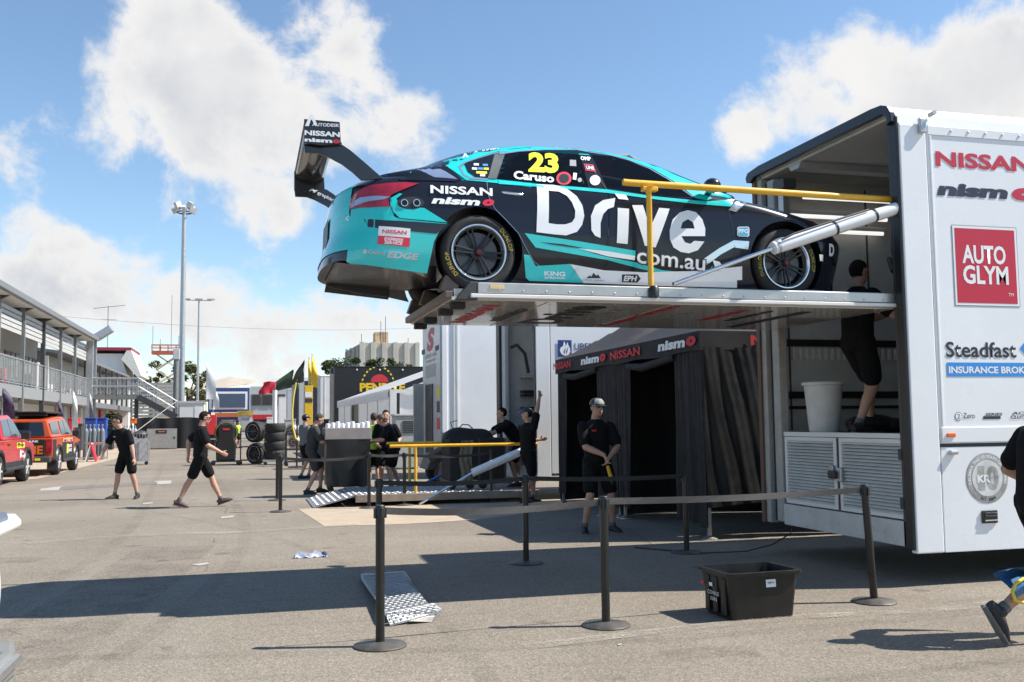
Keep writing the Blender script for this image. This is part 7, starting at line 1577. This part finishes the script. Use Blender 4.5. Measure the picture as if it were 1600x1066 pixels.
for x in (-.25, .25): O('castor', M().lathe([(0, -.03), (.07, -.03), (.07, .03), (0, .03)], 12, 'y', (x, -.25, .07)), BLACK, cg_)
CYL = mat('cylinder_grey', (.13, .16, .18), .5)
names = ['leftmost', 'second', 'third', 'fourth', 'rightmost']
for k in range(5):
    c = G(135+k*6.2, 702-k*.3); c = PY(134+k*6.4, 690, 47.0+.3*(k % 2)); t = T('gas_cylinder', names[k]+' grey gas cylinder of the five by the garages', 'gas cylinder', (c.x, 47.0+.3*(k % 2), 0), 0, 'gas cylinders')
    O('cylinder_body', M().lathe([(0, 0), (.115, 0), (.115, 1.2), (.09, 1.32), (.04, 1.38), (0, 1.38)], 14), CYL, t, smooth=40); O('cylinder_valve', M().lathe([(.03, 1.38), (.03, 1.50), (.05, 1.5), (.05, 1.55), (0, 1.56)], 8), STEEL, t)
ck = T('cylinder_cage', 'low steel frame with orange strap round the gas cylinders', 'cage', (PY(147, 690, 46.7).x, 46.7, 0)); O('cage_rail', M().bar((-.55, 0, .75), (.55, 0, .75), .03, .05), STEEL, ck); O('cage_rail', M().bar((-.55, 0, .1), (.55, 0, .1), .03, .05), STEEL, ck); O('strap', M().b(-.3, .3, -.03, -.02, .66, .72), ORANGE, ck)
for x in (-.55, .55): O('cage_post', M().b(x-.02, x+.02, -.02, .02, 0, .8), STEEL, ck)
names2 = ['first', 'second', 'third', 'fourth', 'fifth', 'sixth']
for k in range(6):
    c = PY(190+k*4.2, 690, 56); t = T('gas_cylinder', names2[k]+' from the left of the distant cylinders behind the leaning man', 'gas cylinder', (c.x, 56, 0), 0, 'gas cylinders'); O('cylinder_body', M().lathe([(0, 0), (.11, 0), (.11, 1.2), (.04, 1.35), (0, 1.36)], 10), mat('cylinder_pale', (.35, .36, .36), .5), t, smooth=40); O('cylinder_valve', M().lathe([(.03, 1.36), (.03, 1.48), (0, 1.5)], 6), STEEL, t)
def crate(label, px0, px1, ptop, pbot, Y, m_, name='storage_box', cat='box'):
    x0, x1 = PY(px0, ptop, Y).x, PY(px1, ptop, Y).x; zt, zb = PY(px0, ptop, Y).z, max(0, PY(px0, pbot, Y).z); t = T(name, label, cat, ((x0+x1)/2, Y, zb)); OW('box_body', M().b(x0, x1, Y, Y+.7, zb, zt-.06), m_, t, bevel=.02); OW('box_lid', M().b(x0-.02, x1+.02, Y-.02, Y+.72, zt-.06, zt), m_, t, bevel=.01); return t
crate('tall red cabinet by the garage doors', 106, 122, 653, 700, 45.5, RED, 'tool_cabinet', 'cabinet'); crate('blue covered crate behind the gas cylinders', 133, 150, 653, 702, 49, mat('blue_tarp', (.02, .06, .30), .6)); crate('second blue covered crate right of the first', 152, 166, 653, 702, 49.5, mat('blue_tarp', (.02, .06, .3))); crate('dark bin left of the gas cylinders', 118, 128, 662, 704, 44.5, DARK, 'bin', 'bin'); crate('low black case behind the leaning man', 162, 176, 669, 703, 50, BLACK); crate('orange red panel box near the hoarding', 203, 212, 654, 662, 64, ORANGE)
af = PY(137, 700, 45); a_f = T('a_frame_sign', 'small white A-frame sign leaning by the gas cylinders', 'sign', (af.x, 44.6, 0)); O('sign_board', M().b(-.02, .02, -.3, .3, 0, .8).xf(Matrix.Rotation(.28, 4, 'Y')), WHITE2, a_f); O('sign_board', M().b(-.02, .02, -.3, .3, 0, .8).xf(Matrix.Translation((.42, 0, 0)) @ Matrix.Rotation(-.28, 4, 'Y')), REDP, a_f)
# ---- buggy behind the lowered lift
bg_ = G(676, 754); bu = T('utility_buggy', 'dark utility buggy parked behind the lowered lift', 'buggy', (bg_.x+.5, 23.5, 0))
O('tub', M().prism([(-.9, .38), (-.75, .75), (-.2, .80), (.1, .55), (.9, .55), (1.2, .8), (1.2, .35)], -.55, .55), DARK, bu, bevel=.03); O('seat', M().b(-.3, .25, -.5, .5, .82, .95).b(-.35, -.25, -.5, .5, .95, 1.25), mat('grey_seat', (.22, .22, .21), .7), bu, bevel=.05); O('mudguard', M().tube([(-.85, -.6, .62), (-.6, -.6, .80), (-.25, -.6, .80), (0, -.6, .58)], [(.03, .12)]*4, 8), BLACK, bu, smooth=True)
for x, y in ((-.42, -.62), (1.0, -.62), (-.42, .62), (1.0, .62)):
    w_ = O('wheel', M().lathe([(.12, -.11), (.25, -.12), (.30, -.08), (.30, .08), (.25, .12), (.12, .11)], 24, 'y', (x, y, .30)), RUBBER, bu, smooth=True); O('wheel_disc', M().lathe([(0, -.09), (.13, -.09), (.14, -.05)], 18, 'y', (x, y, .30)), mat('tan_rim', (.42, .36, .28), .5), w_, smooth=True)
O('steering', M().tube([(.3, 0, .8), (.15, 0, 1.1)], .025, 6).lathe([(.16, -.01), (.18, -.01), (.18, .01), (.16, .01)], 16, 'x', (.15, 0, 1.1)), BLACK, bu)

# ---- utes
def ute(label, loc, rz, paint, canopy, name='parked_ute'):
    t = T(name, label, 'ute', loc, rz); PAINT = paint
    L = 5.2
    def arch(cx_, r=.47): return [(cx_+r*math.cos(PI-a), .42+r*math.sin(PI-a)*.95) for a in [PI*k/10 for k in range(11)]]
    low = [(-2.6, .55)] + [(-2.05, .45)] + arch(-1.55) + arch(1.62) + [(2.35, .45), (2.6, .55), (2.62, .85), (2.50, 1.02), (1.2, 1.16), (-2.58, 1.14)]
    m = M(); hw_ = .90
    O('body', M().prism(low, -hw_, hw_), PAINT, t, bevel=.05)
    for s in (-1, 1): O('sill_cladding', M().b(-1.05, 1.12, s*.897-.02, s*.897+.02, .44, .60).b(-2.55, -2.05, s*.897-.02, s*.897+.02, .50, .72 if canopy else .6), BLACK, t, bevel=.01)
    roof = [(-2.5, 1.15), (-2.42, 1.70), (-.6, 1.80)] if canopy else [(-.95, 1.15), (-.72, 1.78)]
    cabp = roof + [(.35, 1.80), (.75, 1.70), (1.35, 1.16)]
    n_ = len(cabp); vs = [(x, -.86 if z < 1.2 else -.68, z) for x, z in cabp]+[(x, .86 if z < 1.2 else .68, z) for x, z in cabp]
    m = M().add(vs, [tuple(range(n_)), tuple(reversed(range(n_, 2*n_)))]+[(i, i+n_, (i+1) % n_+n_, (i+1) % n_) for i in range(n_)])
    O('cab', m, PAINT, t, bevel=.04)
    def sidewin(pts, s): 
        def Y_(z): return s*(.86-(z-1.16)/(1.78-1.16)*.18+.006)
        return M().add([(x, Y_(z), z) for x, z in pts], [tuple(range(len(pts)))])
    wins = [[(-.85, 1.24), (-.70, 1.66), (.0, 1.70), (.0, 1.24)], [(.06, 1.24), (.06, 1.70), (.40, 1.70), (.72, 1.62), (1.16, 1.24)]]
    if canopy: wins.append([(-2.35, 1.26), (-2.28, 1.60), (-1.1, 1.66), (-1.05, 1.26)])
    for s in (-1, 1):
        for w in wins: O('side_window', sidewin(w, s), mat('ute_glass', (.05, .08, .10), .08, var=0), t)
        mr = O('wing_mirror', M().b(.86, 1.02, s*1.0-.11, s*1.0+.11, 1.16, 1.36), BLACK, t, bevel=.03)
        for cx_ in (-1.55, 1.62): O('wheel_flare', M().tube([(cx_+.50*math.cos(a), s*.91, .42+.48*math.sin(a)) for a in [PI*k/12 for k in range(13)]], [(.05, .05)]*13, 6), BLACK, t, smooth=True)
        O('side_step', M().tube([(-1.0, s*.92, .42), (1.05, s*.92, .42)], .05, 8), BLACK, t, smooth=True)
        for hx in (-.55, .55): O('door_handle', M().b(hx-.1, hx+.1, s*.905-.015, s*.905+.015, 1.02, 1.06), BLACK, t)
        O('tail_lamp', M().b(-2.63, -2.5, s*.80-.09, s*.80+.09, .72, 1.12), LAMPRED, t, bevel=.02)
        for cx_ in (-1.55, 1.62):
            w = bpy.data.objects.new('wheel', None); COL.objects.link(w); w.parent = t; w.location = (cx_, s*.80, .40)
            O('tyre', M().lathe([(.24, -.13), (.36, -.13), (.40, -.08), (.40, .08), (.36, .13), (.24, .13)], 28, 'y', close=True), RUBBER, w, smooth=True); O('rim', M().lathe([(0, -s*-.10*-1), (.10, -.10), (.24, -.12)], 20, 'y'), RIMS, w)
            sp_ = M()
            for q in range(6): a = 2*PI*q/6; sp_.bar((.03*math.cos(a), s*.125, .03*math.sin(a)), (.23*math.cos(a), s*.125, .23*math.sin(a)), .05, .02, (0, 1, 0))
            O('spokes', sp_, GREYW, w)
    O('windscreen', M().add([(.79, -.66, 1.68), (1.33, -.82, 1.19), (1.33, .82, 1.19), (.79, .66, 1.68)], [(0, 1, 2, 3)]).xf(Matrix.Translation((.012, 0, .012))), mat('ute_glass', (.05, .08, .1)), t)
    if canopy: O('rear_window', M().add([(-2.515, -.66, 1.20), (-2.515, .66, 1.20), (-2.44, .58, 1.62), (-2.44, -.58, 1.62)], [(0, 1, 2, 3)]), CARGLASS, t)
    O('tailgate', M().b(-2.625, -2.601, -.68, .68, .60, 1.10), BLACK if canopy else PAINT, t, bevel=.01); O('rear_bumper', M().b(-2.78, -2.56, -.88, .88, .42, .60), DARK, t, bevel=.04); O('front_bumper', M().b(2.5, 2.72, -.86, .86, .42, .70), BLACK, t, bevel=.05)
    for s in (-1, 1): O('headlight', M().b(2.50, 2.63, s*.68-.2, s*.68+.2, .82, .98), WHITE2, t, bevel=.02); O('mud_flap', M().b(-2.06, -2.03, s*.80-.14, s*.80+.14, .15, .5), RUBBER, t)
    return t
ut = ute('orange ute with black tailgate, roof rack and yellow door decals', (-6.50, 34.9, 0), PI/2, mat('burnt_orange_paint', (.50, .07, .010), .35, var=.04, coat=.3), True)
O('roof_rack', M().b(-2.2, .3, -.62, .62, 1.90, 1.95).b(-1.9, -1.85, -.6, .6, 1.80, 1.90).b(0, .05, -.6, .6, 1.80, 1.90), BLACK, ut, bevel=.015)
lettering('XTREME', ORANGE, ut, (-2.627, .66, .66), (0, -1, 0), (0, 0, 1), width=1.3, height=.26, bold=.04); lettering('LANDCARE', WHITEP, ut, (-2.627, .30, 1.02), (0, -1, 0), (0, 0, 1), width=.8, height=.06, bold=.04); O('hazard_lamp', M().b(-2.79, -2.781, -.6, -.45, .48, .55), YELP, ut)
plate(BLACKP, ut, (-1.05, -.903, .50), (1, 0, 0), (0, 0, 1), 2.2, .50, .003, 'door_stripe', [(0, .1), (1, 0), (.95, .9), (.05, 1)]); plate(BLACKP, ut, (-2.55, -.903, .60), (1, 0, 0), (0, 0, 1), .55, .5, .003, 'rear_stripe'); plate(BLACKP, ut, (2.1, -.903, .62), (1, 0, 0), (0, 0, 1), .48, .36, .003, 'guard_stripe'); plate(YELP, ut, (-.2, -.903, .62), (1, 0, 0), (0, 0, 1), .3, .3, .006, 'door_decal'); lettering('RESCUE', WHITEP, ut, (.15, -.905, .80), (1, 0, 0), (0, 0, 1), width=.6, height=.1, bold=.03); lettering('SERVICE', WHITEP, ut, (.15, -.905, .66), (1, 0, 0), (0, 0, 1), width=.6, height=.1, bold=.03); lettering('EXTREME', mat('pale_orange_print', (.75, .45, .3), .5), ut, (-.9, -.905, 1.0), (1, 0, 0), (0, 0, 1), width=1.9, height=.12, bold=.04)
RU = mat('red_ute_paint', (.48, .010, .022), .3, var=.03, coat=.6)
ru = ute('red recovery ute cut by the left edge with yellow door strip', (-6.72, 28.2, 0), PI/2, RU, False)
plate(YELP, ru, (.35, -.903, .93), (1, 0, 0), (0, 0, 1), .95, .14, .003, 'door_strip'); lettering('RECOVERY CREW', BLACKP, ru, (.42, -.903, .965), (1, 0, 0), (0, 0, 1), width=.8, height=.065, bold=.02, off=.006); plate(WHITEP, ru, (.74, -.903, .66), (1, 0, 0), (0, 0, 1), .18, .22, .003, 'logo_mark', circle(16)); lettering('The Rescue', WHITEP, ru, (.93, -.903, .79), (1, 0, 0), (0, 0, 1), width=.28, height=.07, bold=.03); lettering('Team', WHITEP, ru, (.93, -.903, .68), (1, 0, 0), (0, 0, 1), width=.22, height=.06, bold=.03); plate(BLACKP, ru, (.3, -.903, .56), (1, 0, 0), (0, 0, 1), .75, .03, .003, 'side_stripe')
# ---- distant crew in hi-vis
rnd = random.Random(5)
for px, lab, sh_m, Y in ((345, 'distant hi-vis worker nearest the red cabinet', HIVIS, 62), (357, 'distant hi-vis worker between the cabinet and the tyre trolley', HIVIS, 70), (366, 'distant person in dark clothes left of a hi-vis worker', CLOTH_T, 66), (372, 'distant hi-vis worker with dark trousers behind the wheel rack', HIVIS, 64), (404, 'distant hi-vis worker above the wheel rack', HIVIS, 74), (415, 'distant person in dark clothes right of the white kiosk', CLOTH_T, 72), (427, 'distant person in red shirt near the flag pole', RED, 70)):
    c = PY(px, 680, Y); person(lab, (c.x, Y, 0), rnd.uniform(0, 6), shirt=sh_m, vox=.035, h=1.75, group='distant crew', logo=None)

# ---- clutter between the rim rack and the far trailers
crate('tall black tool cabinet behind the pushing man', 497, 514, 655, 715, 33, BLACK, 'tool_cabinet', 'cabinet'); crate('black flight case between the rim rack and the trailers', 470, 494, 664, 715, 40, DARK, 'flight_case', 'case'); crate('grey flight case beyond the rim rack', 445, 462, 655, 690, 52, GREYW, 'flight_case', 'case')
crate('dark green crate far down the lane', 436, 446, 664, 684, 60, mat('green_crate', (.02, .12, .04), .6)); crate('white appliance beside the dark kiosk', 417, 426, 652, 684, 66, WHITE2, 'fridge', 'fridge')
hs = PY(462, 660, 34.5); ho = T('air_hose', 'yellow coiled air hose hanging beside the bare rims', 'hose', (hs.x, 34.5, 0)); O('hose_loop', M().tube([(.0, 0, 2.9), (-.08, 0, 2.4), (-.12, 0, 1.9), (-.10, 0, 1.4), (.0, 0, 1.0), (.18, 0, .85)], .03, 8), mat('yellow_hose', (.72, .58, .10), .5), ho, smooth=True); O('hose_stand', M().tube([(.05, .1, 0), (.05, .1, 3.0)], .03, 8).tube([(.05, .1, 3.0), (0, 0, 2.95)], .02, 6), BLACK, ho); O('stand_foot', M().lathe([(.3, 0), (.3, .04), (.04, .06)], 14, 'z', (.05, .1, 0)), BLACK, ho)
bpy.context.view_layer.update()
